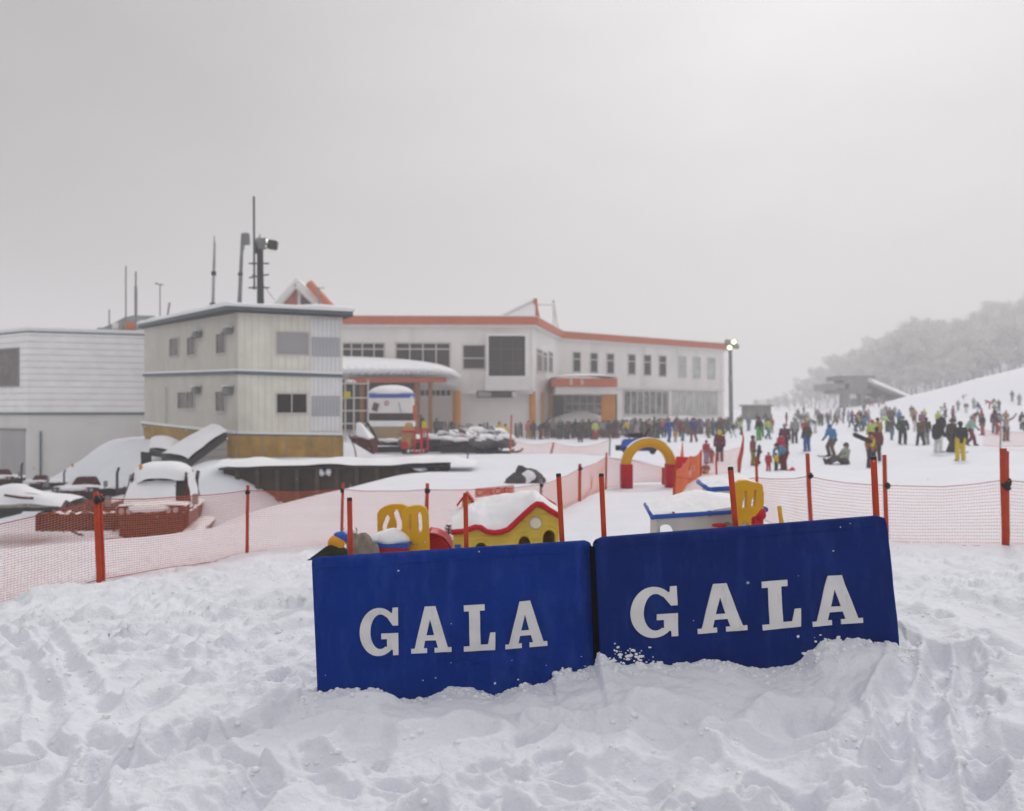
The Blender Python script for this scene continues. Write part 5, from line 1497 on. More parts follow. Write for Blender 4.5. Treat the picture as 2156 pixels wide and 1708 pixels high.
for x in (1318, 1374): MB().tube(P(x, 950, 33), P(x, 950, 34.6), px(7, 33), None, 14).build('wheel', M_BLACK, bm_)
# red sled near the children
sd = MB().path(pts((1656, 994, 33), (1664, 993, 33), (1671, 986, 33)), [.09, .10, .09], 8)
sd.top('sled', M_REDP, 'small red plastic sled beside the two small children', 'sled', smooth=True)
# ---------------------------------------------------------------- retaining wall
rw_ = thing('retaining_wall', P(700, 1030, 28), 'long dark retaining wall with snow on top, below the cream building', 'wall')
w = MB()
a, b = P(472, 989, 27.6), P(942, 983, 27.6)
w.box8([(a.x + .25, 27.6, -2.7), (b.x, 27.6, -2.7), (b.x, 29.0, -2.7), (a.x + .25, 29.0, -2.7), (a.x, 27.5, a.z), (b.x, 27.5, b.z), (b.x, 29.0, b.z), (a.x, 29.0, a.z)])
w.build('wall_face', M_CONC, rw_)
ps_ = MB()
for k in range(11):
    u = 500 + k * 42
    q = P(u, 986, 27.45); ps_.box((q.x, 27.46, -1.4), (.14, .10, 2.3))
ps_.build('wall_posts', mat('wall_post_mat', (.075, .062, .055), .9, .3, 3), rw_)
MB().box8([(a.x - .1, 27.35, a.z), (b.x, 27.4, b.z), (b.x, 29.2, b.z), (a.x - .1, 29.2, a.z), (a.x - .1, 27.35, a.z + .06), (b.x, 27.4, b.z + .06), (b.x, 29.2, b.z + .06), (a.x - .1, 29.2, a.z + .06)]).build('coping', M_DARK, rw_)
MB().grid(lambda s, t: Vector((a.x - .25 + (b.x + 1.2 - a.x) * s, 27.25 + 2.6 * t, a.z + (b.z - a.z) * s + .05 + (.22 + .10 * n1(s * 9, t * 3, 3)) * math.sin(math.pi * min(1, .06 + .75 * t)) ** .5 * min(1, (1 - s) * 12 + .1))), 90, 10).build('snow_cover', M_CAP, rw_, smooth=True)
for (u, v, rx_, rz_) in ((678, 996, .10, .12), (692, 995, .10, .13), (884, 988, .22, .07)):
    q = P(u, v, 27.5); MB().ball(q, (rx_, .12, rz_), 12, 8, .4, u).build('snow_patch', M_CAP, rw_, smooth=True)
mk = MB().tube(P(736, 975, 27.9), P(739, 1040, 27.4), .04, None, 8); mk.top('marker_stake', M_GREYM, 'grey stake leaning on the dark retaining wall', 'stake')
mk = MB().path(pts((985, 940, 36), (984, 985, 35.6)), .03, 6); mk.top('marker_stake', M_DARK, 'thin dark stake standing in the snow bank before the snowmobiles', 'stake')

# ---------------------------------------------------------------- cream two-storey building
cb = thing('cream_building', P(500, 960, 40), 'cream two storey prefab building on yellow boarding with snow on its flat roof', 'building')
YC, YR, YL = 37.0, 38.6, 46.0
Ct, Cb = P(500, 657, YC), P(500, 914, YC)
Rt, Rb = P(721, 668, YR), P(721, 917, YR)
Lt, Lb = P(304, 690, YL), P(304, 892, YL)
FR = Wall(Cb, Rb); FL = Wall(Lb, Cb)
back = Vector((-3.2, 9.5, 0))
wl = MB().add([Cb, Rb, Rt, Ct], [(0, 1, 2, 3)])
wl.add([Rb, Rb + Vector((-5, 8.2, 0)), Rt + Vector((-5, 8.2, 0)), Rt], [(0, 1, 2, 3)])
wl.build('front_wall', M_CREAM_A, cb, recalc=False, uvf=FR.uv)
MB().add([Lb, Cb, Ct, Lt], [(0, 1, 2, 3)]).add([Lb + Vector((8, 6, 0)), Lb, Lt, Lt + Vector((8, 6, 0))], [(0, 1, 2, 3)]).build('side_wall', M_CREAM_SHADED, cb, recalc=False, uvf=FL.uv)
# corrugated end panel on the front
x0, z0, x1, z1 = FR.rect(654, 670, 719, 915)
pn = MB(); FR.slab(pn, x0, Cb.z + .10, x1 - .04, Rt.z - .12, .004, .05); pn.build('corrugated_panel', M_PANEL, cb, uvf=FR.uv)
for (v0, v1) in ((711, 751), (834, 876)):
    xa, za, xb, zb_ = FR.rect(656, v0, 716, v1)
    m_ = MB(); FR.slab(m_, xa, za, xb, zb_, .05, .085); m_.build('louvre_panel', stripes('louvre', (.40, .41, .435), (.30, .31, .34), 0, .16, .02, soft=.03), cb, uvf=FR.uv)
FR.window(cb, 583, 701, 649, 746, stripes('shutter', (.42, .42, .42), (.33, .33, .34), 0, .18, .02, soft=.03), mull=(), name='shuttered_window', label='closed grey shutter', fw=.05)
FR.window(cb, 583, 830, 645, 869, M_GLASS, M_FRAME, mull=(.5,), fw=.06)
for (u0, v0, u1, v1, mu) in ((359, 713, 377, 750, ()), (396, 711, 413, 748, ()), (457, 703, 476, 744, ()), (376, 826, 411, 860, (.5,)), (456, 825, 476, 866, ())):
    FL.window(cb, u0, v0, u1, v1, M_GLASSM, M_FRAME, mull=mu, fw=.05)
for (u0, v0, u1, v1) in ((416, 699, 427, 712), (480, 691, 493, 704), (414, 815, 425, 830), (479, 814, 493, 832)):
    x0, z0, x1, z1 = FL.rect(u0, v0, u1, v1)
    h = MB(); FL.slab(h, x0 + .05, z0, x1 - .03, z1, .05, .32); vh = h.build('vent_hood', M_GREYM, cb, bevel=.06)
    s_ = MB(); FL.slab(s_, x0 - .03, z1 + .002, x1 + .03, z1 + .07, .02, .36); s_.build('snow_cap', M_CAP, vh, bevel=.05)
    q = MB(); q.path([FL.at(x0 - .55, z0 + .05, .12), FL.at(x0 - .1, z0 + .12, .2), FL.at(x0 + .15, z0 + .15, .25)], .06, 8); q.build('duct', M_GREYM, vh)
# belt between the storeys, ledge at the foot
def band(W, parent, pts_l, pts_r, h, o0, o1, m, name):
    A, B = pts_l, pts_r
    c = []
    for z in (0, h):
        c += [A + W.n * o1 + Vector((0, 0, z)), B + W.n * o1 + Vector((0, 0, z)), B + W.n * o0 + Vector((0, 0, z)), A + W.n * o0 + Vector((0, 0, z))]
    return MB().box8(c).build(name, m, parent)


def lerpz(t, b, f): return b.lerp(t, f)


for W, A0, A1, B0, B1 in ((FR, Cb, Ct, Rb, Rt), (FL, Lb, Lt, Cb, Ct)):
    band(W, cb, lerpz(A1, A0, .488), lerpz(B1, B0, .488), .16, -.02, .10, M_SLATE, 'belt_course')
    band(W, cb, lerpz(A1, A0, .488) + Vector((0, 0, .162)), lerpz(B1, B0, .488) + Vector((0, 0, .162)), .10, -.02, .13, M_CAP, 'snow_ledge')
    band(W, cb, A0 + Vector((0, 0, -.10)), B0 + Vector((0, 0, -.10)), .11, -.05, .16, M_SLATE, 'base_ledge')
    band(W, cb, A0 + Vector((0, 0, .012)), B0 + Vector((0, 0, .012)), .12, -.03, .20, M_CAP, 'snow_ledge')
# yellow boarding under the ledge
sk1 = MB().add([P(488, 917, YC - .3), P(723, 920, YR - .2), P(723, 985, YR - .2), P(496, 990, YC - .3)], [(0, 1, 2, 3)])
sk1.build('base_boarding', M_SKIRT, cb, recalc=False, uvf=FR.uv)
MB().add([P(300, 893, YL - .2), P(488, 917, YC - .3), P(496, 990, YC - .3), P(310, 955, YL - .2)], [(0, 1, 2, 3)]).build('base_boarding', M_SKIRT, cb, recalc=False, uvf=FL.uv)
# roof: thin slab, slate fascia and a snow bed
rc = [Lt + Vector((-.5, .3, 0)), Ct + Vector((-.3, -.55, 0)), Rt + Vector((.6, -.45, 0)), Rt + Vector((-4.6, 9.2, 0)), Lt + Vector((4, 7, 0))]
rb = [p + Vector((0, 0, -.02)) for p in rc]; rt2 = [p + Vector((0, 0, .20)) for p in rc]
MB().prism(rb, (0, 0, .06)).build('soffit', M_DARK, cb)
n_ = len(rc)
MB().add(rb + rt2, [(i, (i + 1) % n_, n_ + (i + 1) % n_, n_ + i) for i in range(n_)] + [tuple(range(n_, 2 * n_))]).build('roof_fascia', M_SLATE, cb)
cen = sum(rt2, Vector()) / n_
sn = MB()
rings = [(1.012, .005), (1.016, .10), (1.0, .20), (.97, .26), (.85, .30), (.5, .34), (.0, .36)]
def ring_pts(k, h, m=20):
    out = []
    for i in range(n_):
        for j in range(m):
            p = rt2[i].lerp(rt2[(i + 1) % n_], j / m)
            q = cen + (p - cen) * k; q.z = p.z * k + cen.z * (1 - k) + h * (1 + .25 * n1(p.x * .9, p.y * .9, 4))
            out.append(q)
    return out
o0 = 0
for k, h in rings: sn.v += ring_pts(k, h)
M_ = n_ * 20
for r_ in range(len(rings) - 1):
    for i in range(M_): sn.f.append((r_ * M_ + i, r_ * M_ + (i + 1) % M_, (r_ + 1) * M_ + (i + 1) % M_, (r_ + 1) * M_ + i))
sn.build('roof_snow', M_CAP, cb, smooth=True)
MB().path([FL.at(FL.hit(351, 870)[0], Lb.z + 2.0 * 1, .06), FL.at(FL.hit(351, 870)[0], Lb.z - .6, .06)], .03, 6).build('downpipe', M_CREAM_A, cb)
# grid of scaffold pipes and dark opening on the far side of the building
sf = thing('scaffold', P(748, 905, 47), 'dark pipe scaffold with a yellow plate beside the cream building', 'scaffold')
f = MB()
for u in (727, 745, 775): f.tube(P(u, 800, 47), P(u, 930, 47), .05, None, 8)
for v in (808, 838, 865, 892): f.tube(P(720, v, 46.95), P(778, v, 46.95), .045, None, 8)
f.build('pipes', M_FRAME, sf)
MB().box(P(731, 831, 46.8), (px(14, 47), .05, px(13, 47))).build('yellow_plate', mat('plate_yellow', (.6, .48, .02), .5, .1, 4), sf)
MB().ball(P(738, 812, 47.2), (.30, .3, .22), 12, 8).build('lamp_housing', M_DARK, sf, smooth=True)
MB().ball(P(738, 804, 47.2), (.32, .3, .12), 12, 8).build('snow_cap', M_CAP, sf, smooth=True)

# masts on its roof
def mast(u0, v0, u1, v1, Y, r0, r1, label, m=M_GREYM, extra=None, name='antenna_mast'):
    a, b = P(u0, v0, Y), P(u1, v1, Y)
    t = thing(name, b, label, 'mast', 'masts above the roofs')
    MB().tube(a, b, px(r0, Y) / 2, px(r1, Y) / 2, 10).build('pole', m, t)
    if extra: extra(t, Y)
    return t


def ex_joints(t, Y):
    MB().tube(P(450, 572, Y), P(450, 580, Y), px(5, Y)).build('joint', M_DARK, t); MB().tube(P(448, 638, Y), P(448, 645, Y), px(6, Y)).build('foot', M_DARK, t)
    MB().tube(P(451, 497, Y), P(451, 512, Y), px(1, Y)).build('tip', M_GREYM, t)


mast(452, 510, 448, 648, 42, 5, 7, 'pale plain mast standing alone left of the loudspeaker mast', mat('mast_grey', (.33, .33, .34), .6, .2, 3), ex_joints)


def ex_box(t, Y):
    MB().box(P(518, 503.5, Y), (px(14, Y), .3, px(24, Y)), ry=-.05).build('antenna_box', M_GREYM, t, bevel=.03)
    for v in (495, 512): MB().tube(P(508, v, Y), P(516, v, Y), px(1.5, Y)).build('bracket', M_DARK, t)
    MB().path(pts((515, 516, Y), (512, 530, Y), (507, 540, Y)), px(.8, Y), 6).build('cable', M_DARK, t)
    MB().tube(P(506, 575, Y), P(506, 580, Y), px(5.2, Y)).build('collar', M_DARK, t)


mast(510.5, 492, 504, 645, 43, 6, 9.5, 'mast with a square grey antenna box at its top', M_GREYM, ex_box)
mast(534.5, 414, 535.5, 610, 43.5, 5.0, 4.5, 'tallest thin whip mast beside the floodlight column', mat('mast_dark', (.10, .11, .12), .6, .2, 3))


def ex_flood(t, Y):
    MB().box(P(541, 521, Y), (px(11, Y), .3, px(26, Y))).build('control_box', M_DARK, t, bevel=.03)
    for v, w, ry in ((555, 40, 0), (581, 39, -.10), (606, 41, 0)):
        MB().tube(P(548 - w * .6, v + (4 if ry else 0), Y + .1), P(548 + w * .46, v - (3 if ry else 0), Y + .1), px(1.6, Y)).build('cross_arm', M_DARK, t)
    for v in (555, 581, 606): MB().ball(P(535, v, Y), px(4, Y), 10, 7).build('clamp', M_DARK, t)
    l1 = MB().box(P(554, 514, Y), (px(23, Y), .45, px(20, Y)), ry=-.35).build('floodlight', M_GREYM, t, bevel=.05)
    MB().box(P(546, 507, Y), (px(14, Y), .4, px(11, Y)), ry=-.5).build('floodlight', mat('flood_pale', (.32, .34, .31), .5, .2, 3), t, bevel=.04)
    l2 = MB().box(P(574, 516, Y), (px(19, Y), .45, px(19, Y)), ry=.15).build('floodlight', M_DARK, t, bevel=.05)
    MB().box(P(562.5, 513, Y), (px(4, Y), .40, px(16, Y)), ry=.15).build('lit_lens', mat('lit_lens_pale', (.7, .75, .6), .3, .05, 5, emit=(.85, 1, .75), estr=.9), l2)
    MB().tube(P(547, 493, Y), P(547, 503, Y), px(.9, Y)).build('lightning_rod', M_DARK, t)
    MB().path(pts((554, 600, Y), (565, 615, Y), (578, 632, Y)), px(.6, Y), 5).build('cable', M_DARK, t)
    MB().tube(P(554, 528, Y), P(553, 560, Y), px(.8, Y)).build('ladder_rail', M_GREYM, t)


mast(547.5, 520, 548.5, 645, 44, 13, 15, 'thick dark column carrying two floodlights and three cross arms', M_DARK, ex_flood, name='floodlight_mast')
for (u, v0, v1, w, lab, ex) in ((265, 560, 690, 3, 'tallest thin faint antenna at the left', None), (286, 572, 692, 3.5, 'thin antenna with thicker lower half at the left', 'thick'), (337, 598, 668, 2.5, 'thin antenna with a small cross head', 'tee'),
                                (355, 637, 664, 4, 'short stub antenna leaning behind the cream roof', 'lean'), (230, 652, 688, 3, 'smallest faint antenna at the left', None)):
    def exf(t, Y, ex=ex, u=u):
        if ex == 'thick': MB().tube(P(u, 603, Y), P(u, 690, Y), px(3, Y)).build('sleeve', M_GREYM, t)
        if ex == 'tee':
            MB().tube(P(u - 7, 598, Y), P(u + 7, 600, Y), px(1.3, Y)).build('cross_head', M_GREYM, t); MB().ball(P(u - 8, 597, Y), px(2.5, Y), 8, 6).build('sensor', M_GREYM, t)
    mast(u + (2 if ex == 'lean' else 0), v0, u - (2 if ex == 'lean' else 0), v1, 58, w, w, lab, M_GREYM, exf, name='antenna')

# ---------------------------------------------------------------- covered stairway at the corner of the cream building
stw = thing('covered_stairway', P(400, 1000, 36), 'covered stairway with a thick snow roof running down from the cream building', 'stairway')
A_, B_, C_, D_ = P(446, 899, 36.6), P(478, 912, 35.2), P(396, 972, 33.0), P(340, 962, 34.6)
mb = MB()
th = Vector((0, 0, -.28))
mb.box8([A_ + th, B_ + th, C_ + th, D_ + th, A_, B_, C_, D_]); mb.build('roof', M_DARK, stw)
def stf(s, t):
    e = (A_ * (1 - s) + B_ * s) * (1 - t) + (D_ * (1 - s) + C_ * s) * t
    return e + Vector((0, 0, .02 + .36 * (math.sin(math.pi * (.04 + .92 * s))) ** .35 * (math.sin(math.pi * (.04 + .92 * t))) ** .3 + .03 * n1(s * 4, t * 6, 6)))
MB().grid(stf, 16, 30).build('snow_cover', M_CAP, stw, smooth=True)
q = [B_ + th, C_ + th]
MB().add([q[0], q[1], Vector((q[1].x, q[1].y, -2.6)), Vector((q[0].x, q[0].y, -2.6))], [(0, 1, 2, 3)]).add([C_ + th, D_ + th, Vector((D_.x, D_.y, -2.6)), Vector((C_.x, C_.y, -2.6))], [(0, 1, 2, 3)]).build('side_wall', stripes('stair_siding', (.30, .28, .265), (.2, .19, .18), 1, .3, .03, soft=.03), stw, recalc=False, uvf=lambda p: (p.x, p.z))
# lower lean-to with a dark doorway
A2, B2, C2, D2 = P(318, 927, 38), P(380, 935, 37), P(365, 958, 35.4), P(314, 950, 36.4)
MB().box8([p + Vector((0, 0, -.2)) for p in (A2, B2, C2, D2)] + [A2, B2, C2, D2]).build('porch_roof', M_DARK, stw)
MB().grid(lambda s, t: (A2 * (1 - s) + B2 * s) * (1 - t) + (D2 * (1 - s) + C2 * s) * t + Vector((0, 0, .02 + .45 * (math.sin(math.pi * (.04 + .92 * s))) ** .4 * (math.sin(math.pi * (.04 + .92 * t))) ** .4)), 16, 12).build('snow_cover', M_CAP, stw, smooth=True)
MB().box8([P(297, 995, 36.3), P(320, 997, 36.1), P(320, 997, 37.4), P(297, 995, 37.4), P(296, 951, 36.3), P(319, 953, 36.1), P(319, 953, 37.4), P(296, 951, 37.4)]).build('doorway', M_BLACK, stw)
MB().path(pts((320, 950, 36), (340, 955, 35.6), (368, 962, 35)), .10, 8).build('gutter', M_DARK, stw)

# ---------------------------------------------------------------- white clad building at the left
wb = thing('white_building', P(100, 1010, 49), 'long white clad building with thin dark seams at the left edge', 'building')
W0, W1, W2 = P(58, 1010, 48.5), P(330, 1010, 51), P(-160, 1010, 55)
zt, zm, zlow = P(0, 699, 48.5).z, P(0, 872, 48.5).z, -3.0
FA = Wall(W0, W1); FB = Wall(W2, W0)
for W, A0, B0, nm in ((FA, W0, W1, 'front_wall'), (FB, W2, W0, 'side_wall')):
    MB().add([Vector((A0.x, A0.y, zm)), Vector((B0.x, B0.y, zm)), Vector((B0.x, B0.y, zt)), Vector((A0.x, A0.y, zt))], [(0, 1, 2, 3)]).build(nm, M_SIDING, wb, recalc=False, uvf=W.uv)
    MB().add([Vector((A0.x, A0.y, zlow)), Vector((B0.x, B0.y, zlow)), Vector((B0.x, B0.y, zm)), Vector((A0.x, A0.y, zm))], [(0, 1, 2, 3)]).build('lower_wall', M_LOWWALL, wb, recalc=False, uvf=W.uv)
    m_ = MB(); W.slab(m_, 0, zm - .06, W.L, zm + .08, .0, .08); m_.build('dark_ledge', M_SLATE, wb)
rc = [Vector((p.x, p.y, zt)) for p in (W2, W0, W1)] + [Vector((W1.x + 2, W1.y + 14, zt)), Vector((W2.x + 2, W2.y + 14, zt))]
MB().prism([p + Vector((0, 0, -.05)) for p in rc], (0, 0, .12)).build('roof', M_SLATE, wb)
MB().prism([p + Vector((0, -.1, .07)) for p in rc], (0, 0, .22)).build('roof_snow', M_CAP, wb, bevel=.08)
FB.window(wb, -30, 738, 39, 811, M_GLASSM, M_GREYM, fw=.10)
x0, z0, x1, z1 = FA.rect(58, 905, 88, 1040)
dm = MB(); FB.slab(dm, FB.L - 3.0, -3, FB.L - .25, P(0, 906, 50).z, .0, .06); dr = dm.build('garage_door', mat('grey_door', (.36, .355, .35), .6, .06, 1), wb)
fm = MB(); FB.slab(fm, FB.L - 3.1, P(0, 906, 50).z, FB.L - .15, P(0, 902, 50).z, 0, .10); fm.build('frame', M_GREYM, dr)
fm = MB(); FA.slab(fm, FA.hit(84, 950)[0], -3, FA.hit(88, 950)[0], FA.hit(86, 908)[1], 0, .12); fm.build('pipe', M_SLATE, wb)
# grey hipped roof house peeping above
hh = thing('grey_roof_house', P(270, 700, 66), 'small house with grey hip roof and a terracotta wall panel peeping above the white building', 'house')
MB().add([P(200, 697, 64), P(340, 690, 64), P(340, 672, 70), P(325, 665, 72), P(282, 664, 72), P(262, 668, 70), P(240, 680, 68)], [(0, 1, 2, 3, 4, 5, 6)]).add([P(200, 697, 64), P(340, 690, 64), P(335, 690, 74), P(205, 690, 74)], [(0, 1, 2, 3)]).build('roof', mat('green_grey_roof', (.13, .15, .15), .7, .2, .6), hh)
MB().box(P(288, 706, 66), (px(66, 66), 3, px(44, 66))).build('wall', M_WALL, hh)
MB().box(P(274, 690, 64.3), (px(22, 64), .2, px(24, 64))).build('wall_panel', M_ORANGE, hh)
MB().box(P(255, 692, 64.2), (px(9, 64), .2, px(26, 64))).build('corner_post', M_GREYM, hh)

# ---------------------------------------------------------------- lodge
lg = thing('lodge', P(1120, 925, 85), 'large pale two storey ski lodge with terracotta roof band and orange columns', 'building')
ZT = P(0, 668, 78).z
G = -1.6
LA, LB_ = P(560, 900, 77.5), P(1121, 900, 78.2)
LC, LD = P(1178, 900, 92.5), P(1522, 900, 109.5)
WA, WB_, WC = Wall(LA, LB_), Wall(LB_, LC), Wall(LC, LD)
WB_.n = Vector((WB_.e.y, -WB_.e.x, 0))
bandh = px(16, 78)


def wall_quad(W, z0, z1, m, name, parent=lg):
    return MB().add([W.at(0, z0), W.at(W.L, z0), W.at(W.L, z1), W.at(0, z1)], [(0, 1, 2, 3)]).build(name, m, parent, recalc=False, uvf=W.uv)


wall_quad(WA, G, ZT - .3, M_WALL, 'main_wall'); wall_quad(WB_, G, ZT - .3, M_WALL2, 'recess_wall'); wall_quad(WC, G, ZT - .3, M_WALL, 'wing_wall')
E_ = Wall(LD, LD + Vector((4.0, 14, 0))); E_.n = Vector((E_.e.y, -E_.e.x, 0))
wall_quad(E_, G, ZT - .3, M_WALL2, 'end_wall')
for W, ex0, ex1 in ((WA, -1, .45), (WB_, 0, -.05), (WC, .0, .7)):
    m_ = MB(); W.slab(m_, ex0, ZT - bandh, W.L + ex1, ZT, -.2, .55); m_.build('roof_band', M_ORANGE, lg)
    m_ = MB(); W.slab(m_, ex0, ZT - bandh - .28, W.L + ex1, ZT - bandh - .002, -.2, .40); m_.build('white_fascia', M_WHITE, lg)
    m_ = MB(); W.slab(m_, ex0, ZT + .002, W.L + ex1, ZT + .12, -.6, .50); m_.build('roof_snow', M_CAP, lg, bevel=.05)
poly = [WA.at(0, ZT - .1), LB_.xyz * 1, LC * 1, LD * 1, LD + Vector((4, 14, 0)), LA + Vector((0, 34, 0))]
poly = [Vector((p.x, p.y, ZT - .1)) for p in poly]
MB().prism(poly, (0, 0, .15)).build('flat_roof', M_CAP, lg)
# upper windows of the main front
for (u0, u1, mu) in ((723, 808, (.47,)), (835, 946, (.5,))):
    WA.window(lg, u0, 724, u1, 775, M_GLASS, M_FRAME, mull=(.25, .5, .75) if u0 > 800 else (.2, .47, .76), trans=(.78,), fw=.16, fd=.08)
WA.window(lg, 976, 728, 1020, 776, M_GLASS, M_FRAME, trans=(.45,), fw=.14, fd=.06)
# big glazed bay
x0, z0, x1, z1 = WA.rect(1029, 711, 1104, 793)
xa, za, xb, zb_ = WA.rect(1024, 706, 1112, 823)
bb = MB(); WA.slab(bb, xa, za, xb, zb_, .0, 1.6); bay = bb.build('bay', M_WALL2, lg)
gm = MB(); WA.slab(gm, x0, z0, x1, z1, 1.603, 1.64); gp = gm.build('bay_window', M_GLASS, bay)
fr = MB()
for k in (1 / 3, 2 / 3):
    WA.slab(fr, x0 + (x1 - x0) * k - .04, z0, x0 + (x1 - x0) * k + .04, z1, 1.642, 1.68)
    WA.slab(fr, x0, z0 + (z1 - z0) * k - .04, x1, z0 + (z1 - z0) * k + .04, 1.642, 1.675)
fr.build('glazing_bars', M_DARK, bay)
lb_ = MB(); WA.slab(lb_, xa - .1, za - .02, xb + .1, za + (zb_ - za) * .25, .0, 1.75); lb_.build('bay_apron', M_WHITE, lg)
# windows of the recess and corner
for (u0, v0, u1, v1) in ((1130, 737, 1140, 781), (1143, 743, 1151, 782), (1155, 743, 1163, 783)):
    WB_.window(lg, u0, v0, u1, v1, M_GLASSM, M_FRAME, trans=(.8,), fw=.16)
# wing windows: nine tall slots
for k, (u0, u1) in enumerate(((1207, 1221), (1243.5, 1257), (1278, 1291.5), (1323, 1336.5), (1356, 1369.5), (1388, 1401.5), (1430, 1443), (1460, 1473), (1491, 1504))):
    f_ = k / 8
    wv_ = WC.window(lg, u0, 743 + 12 * f_, u1, 782 + 15 * f_, M_GLASS if k < 6 else M_GLASSP, M_FRAME, trans=(.66,), fw=.16, name='tall_window')
# wing ground floor glazing
for (u0, u1, n, gl) in ((1314, 1406, 7, M_GLASSG), (1417, 1508, 7, M_GLASSP)):
    WC.window(lg, u0, 825, u1, 872, gl, M_FRAME, mull=tuple(i / n for i in range(1, n)), fw=.22, name='shopfront')
rr = random.Random(12)
# ledge between floors
m_ = MB(); zl_ = P(0, 822, 78).z; WA.slab(m_, WA.hit(955, 820)[0], zl_ - .35, WA.L, zl_ + .25, 0, .9); m_.build('floor_ledge', M_WHITE, lg)
m_ = MB(); zl2 = P(0, 818, 100).z; WC.slab(m_, 5, zl2 - .1, WC.L, zl2 + .2, 0, .3); m_.build('floor_ledge', M_WHITE, lg)
# orange columns
for (u, w, Y, v0, v1, nm) in ((961.5, 17, 76.5, 823, 925, ''), (1121.5, 13.5, 78.0, 824, 925, ''), (1143.5, 6, 82, 826, 922, ''), (1160, 6.5, 86, 827, 920, '')):
    t_, b_ = P(u, v0, Y), P(u, v1, Y)
    MB().tube(b_ - Vector((0, 0, .8)), t_, px(w, Y) / 2, None, 16).build('column', M_COLUMN, lg)
# sign board on the ground floor
x0, z0, x1, z1 = WA.rect(1004, 824, 1083, 838)
m_ = MB(); WA.slab(m_, x0, z0, x1, z1, .92, 1.02); sg = m_.build('sign_board', mat('sign_dark', (.05, .043, .042), .6, .3, 2), lg)
m_ = MB(); WA.slab(m_, x0 + .15, z0 + .1, x0 + (x1 - x0) * .38, z1 - .1, 1.022, 1.04); m_.build('sign_label', mat('sign_pale', (.36, .34, .34), .6, .2, 5), sg)
m_ = MB(); WA.slab(m_, x0 + (x1 - x0) * .93, z0 + .05, x1 + .2, z1 - .05, 1.022, 1.04); m_.build('sign_label', M_WALL, sg)
# dark slab on the wall, painting in the shade under the curved canopy
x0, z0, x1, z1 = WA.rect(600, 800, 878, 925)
m_ = MB(); WA.slab(m_, x0, G, x1, z1, .004, .05); m_.build('dark_slab', mat('shade_brown', (.03, .024, .025), .8, .4, .7), lg)
x0, z0, x1, z1 = WA.rect(884, 822, 950, 833)
for k in range(6):
    a_ = x0 + (x1 - x0) * (k + .1) / 6; b_ = x0 + (x1 - x0) * (k + .85) / 6
    m_ = MB(); WA.slab(m_, a_, z0, b_, z1, .03, .10); m_.build('notice_panel', M_DARK, lg)
# curved canopy with scalloped snow edge
cn = MB()
edge = [(640, 756), (720, 758), (790, 761), (850, 766), (890, 772), (925, 780), (950, 789), (968, 799)]
e0 = [P(u, v, 77.2) for u, v in edge]
lowe = [(640, 792), (720, 793), (790, 793), (850, 793), (890, 793), (925, 794), (950, 796), (968, 800)]
e1 = [P(u, v, 68.5) for u, v in lowe]
def canf(s, t):
    p, q = polyat(e0, s), polyat(e1, s)
    r = p.lerp(q, t); r.z += .55 * math.sin(math.pi * t * .9) * (1 - s ** 6)
    if t > .93: r.z += .16 * abs(math.sin(s * 95)) - .05
    return r
sm_ = cn.grid(canf, 190, 16).build('canopy_snow', M_CAP, lg, smooth=True); so = sm_.modifiers.new('s', 'SOLIDIFY'); so.thickness = .35; so.offset = 1
MB().box8([P(735, 806, 69.2), P(940, 805, 69.2), P(940, 806, 77), P(735, 806, 77), P(735, 795.5, 69.2), P(940, 795.5, 69.2), P(940, 795, 77), P(735, 795, 77)]).build('canopy_beam', M_ORANGE, lg)
for u in (762, 878, 906): MB().tube(P(u, 800, 70), P(u, 945, 70), px(4.5 if u != 878 else 6, 70), None, 10).build('canopy_post', mat('brown_post', (.30, .115, .025), .6, .15, 2), lg)
MB().box8([P(1087 - 180, 805, 70), P(960, 812, 70), P(960, 812, 77), P(907, 805, 77), P(907, 795, 70), P(960, 801, 70), P(960, 801, 77), P(907, 795, 77)]).build('canopy_end', M_WHITE, lg)
# entrance canopy
YE = 79.5
ec = MB()
def rnd_slab(v0, v1, inset, m, name, snow=0):
    pl = [P(1165 + inset, 0, YE), P(1291 - inset, 0, YE)]
    x0, x1 = P(1165, 0, YE).x + inset, P(1303, 0, YE).x - inset
    r = 1.0 - inset * .5
    pts_ = [(x0, YE + inset)] + [(x1 - r + r * math.sin(R(a)), YE + inset + r - r * math.cos(R(a))) for a in range(0, 91, 15)] + [(x1, YE + 11), (x0, YE + 11)]
    z0, z1 = P(0, v1, YE).z, P(0, v0, YE).z
    return MB().prism([(x, y, z0) for x, y in pts_], (0, 0, z1 - z0)).build(name, m, lg)
rnd_slab(797, 813.5, 0, M_ORANGE, 'entrance_band'); rnd_slab(814, 830, .25, M_WHITE, 'entrance_soffit')
x0, x1 = P(1163, 0, YE).x, P(1304, 0, YE).x
zc = P(0, 797, YE).z
MB().grid(lambda s, t: Vector((x0 + (x1 - x0) * s, YE - .15 + 11 * t, zc + .01 + .72 * (math.sin(math.pi * (.02 + .96 * s))) ** .45 * (math.sin(math.pi * (.03 + .6 * t))) ** .4)), 30, 14).build('entrance_snow', M_CAP, lg, smooth=True)
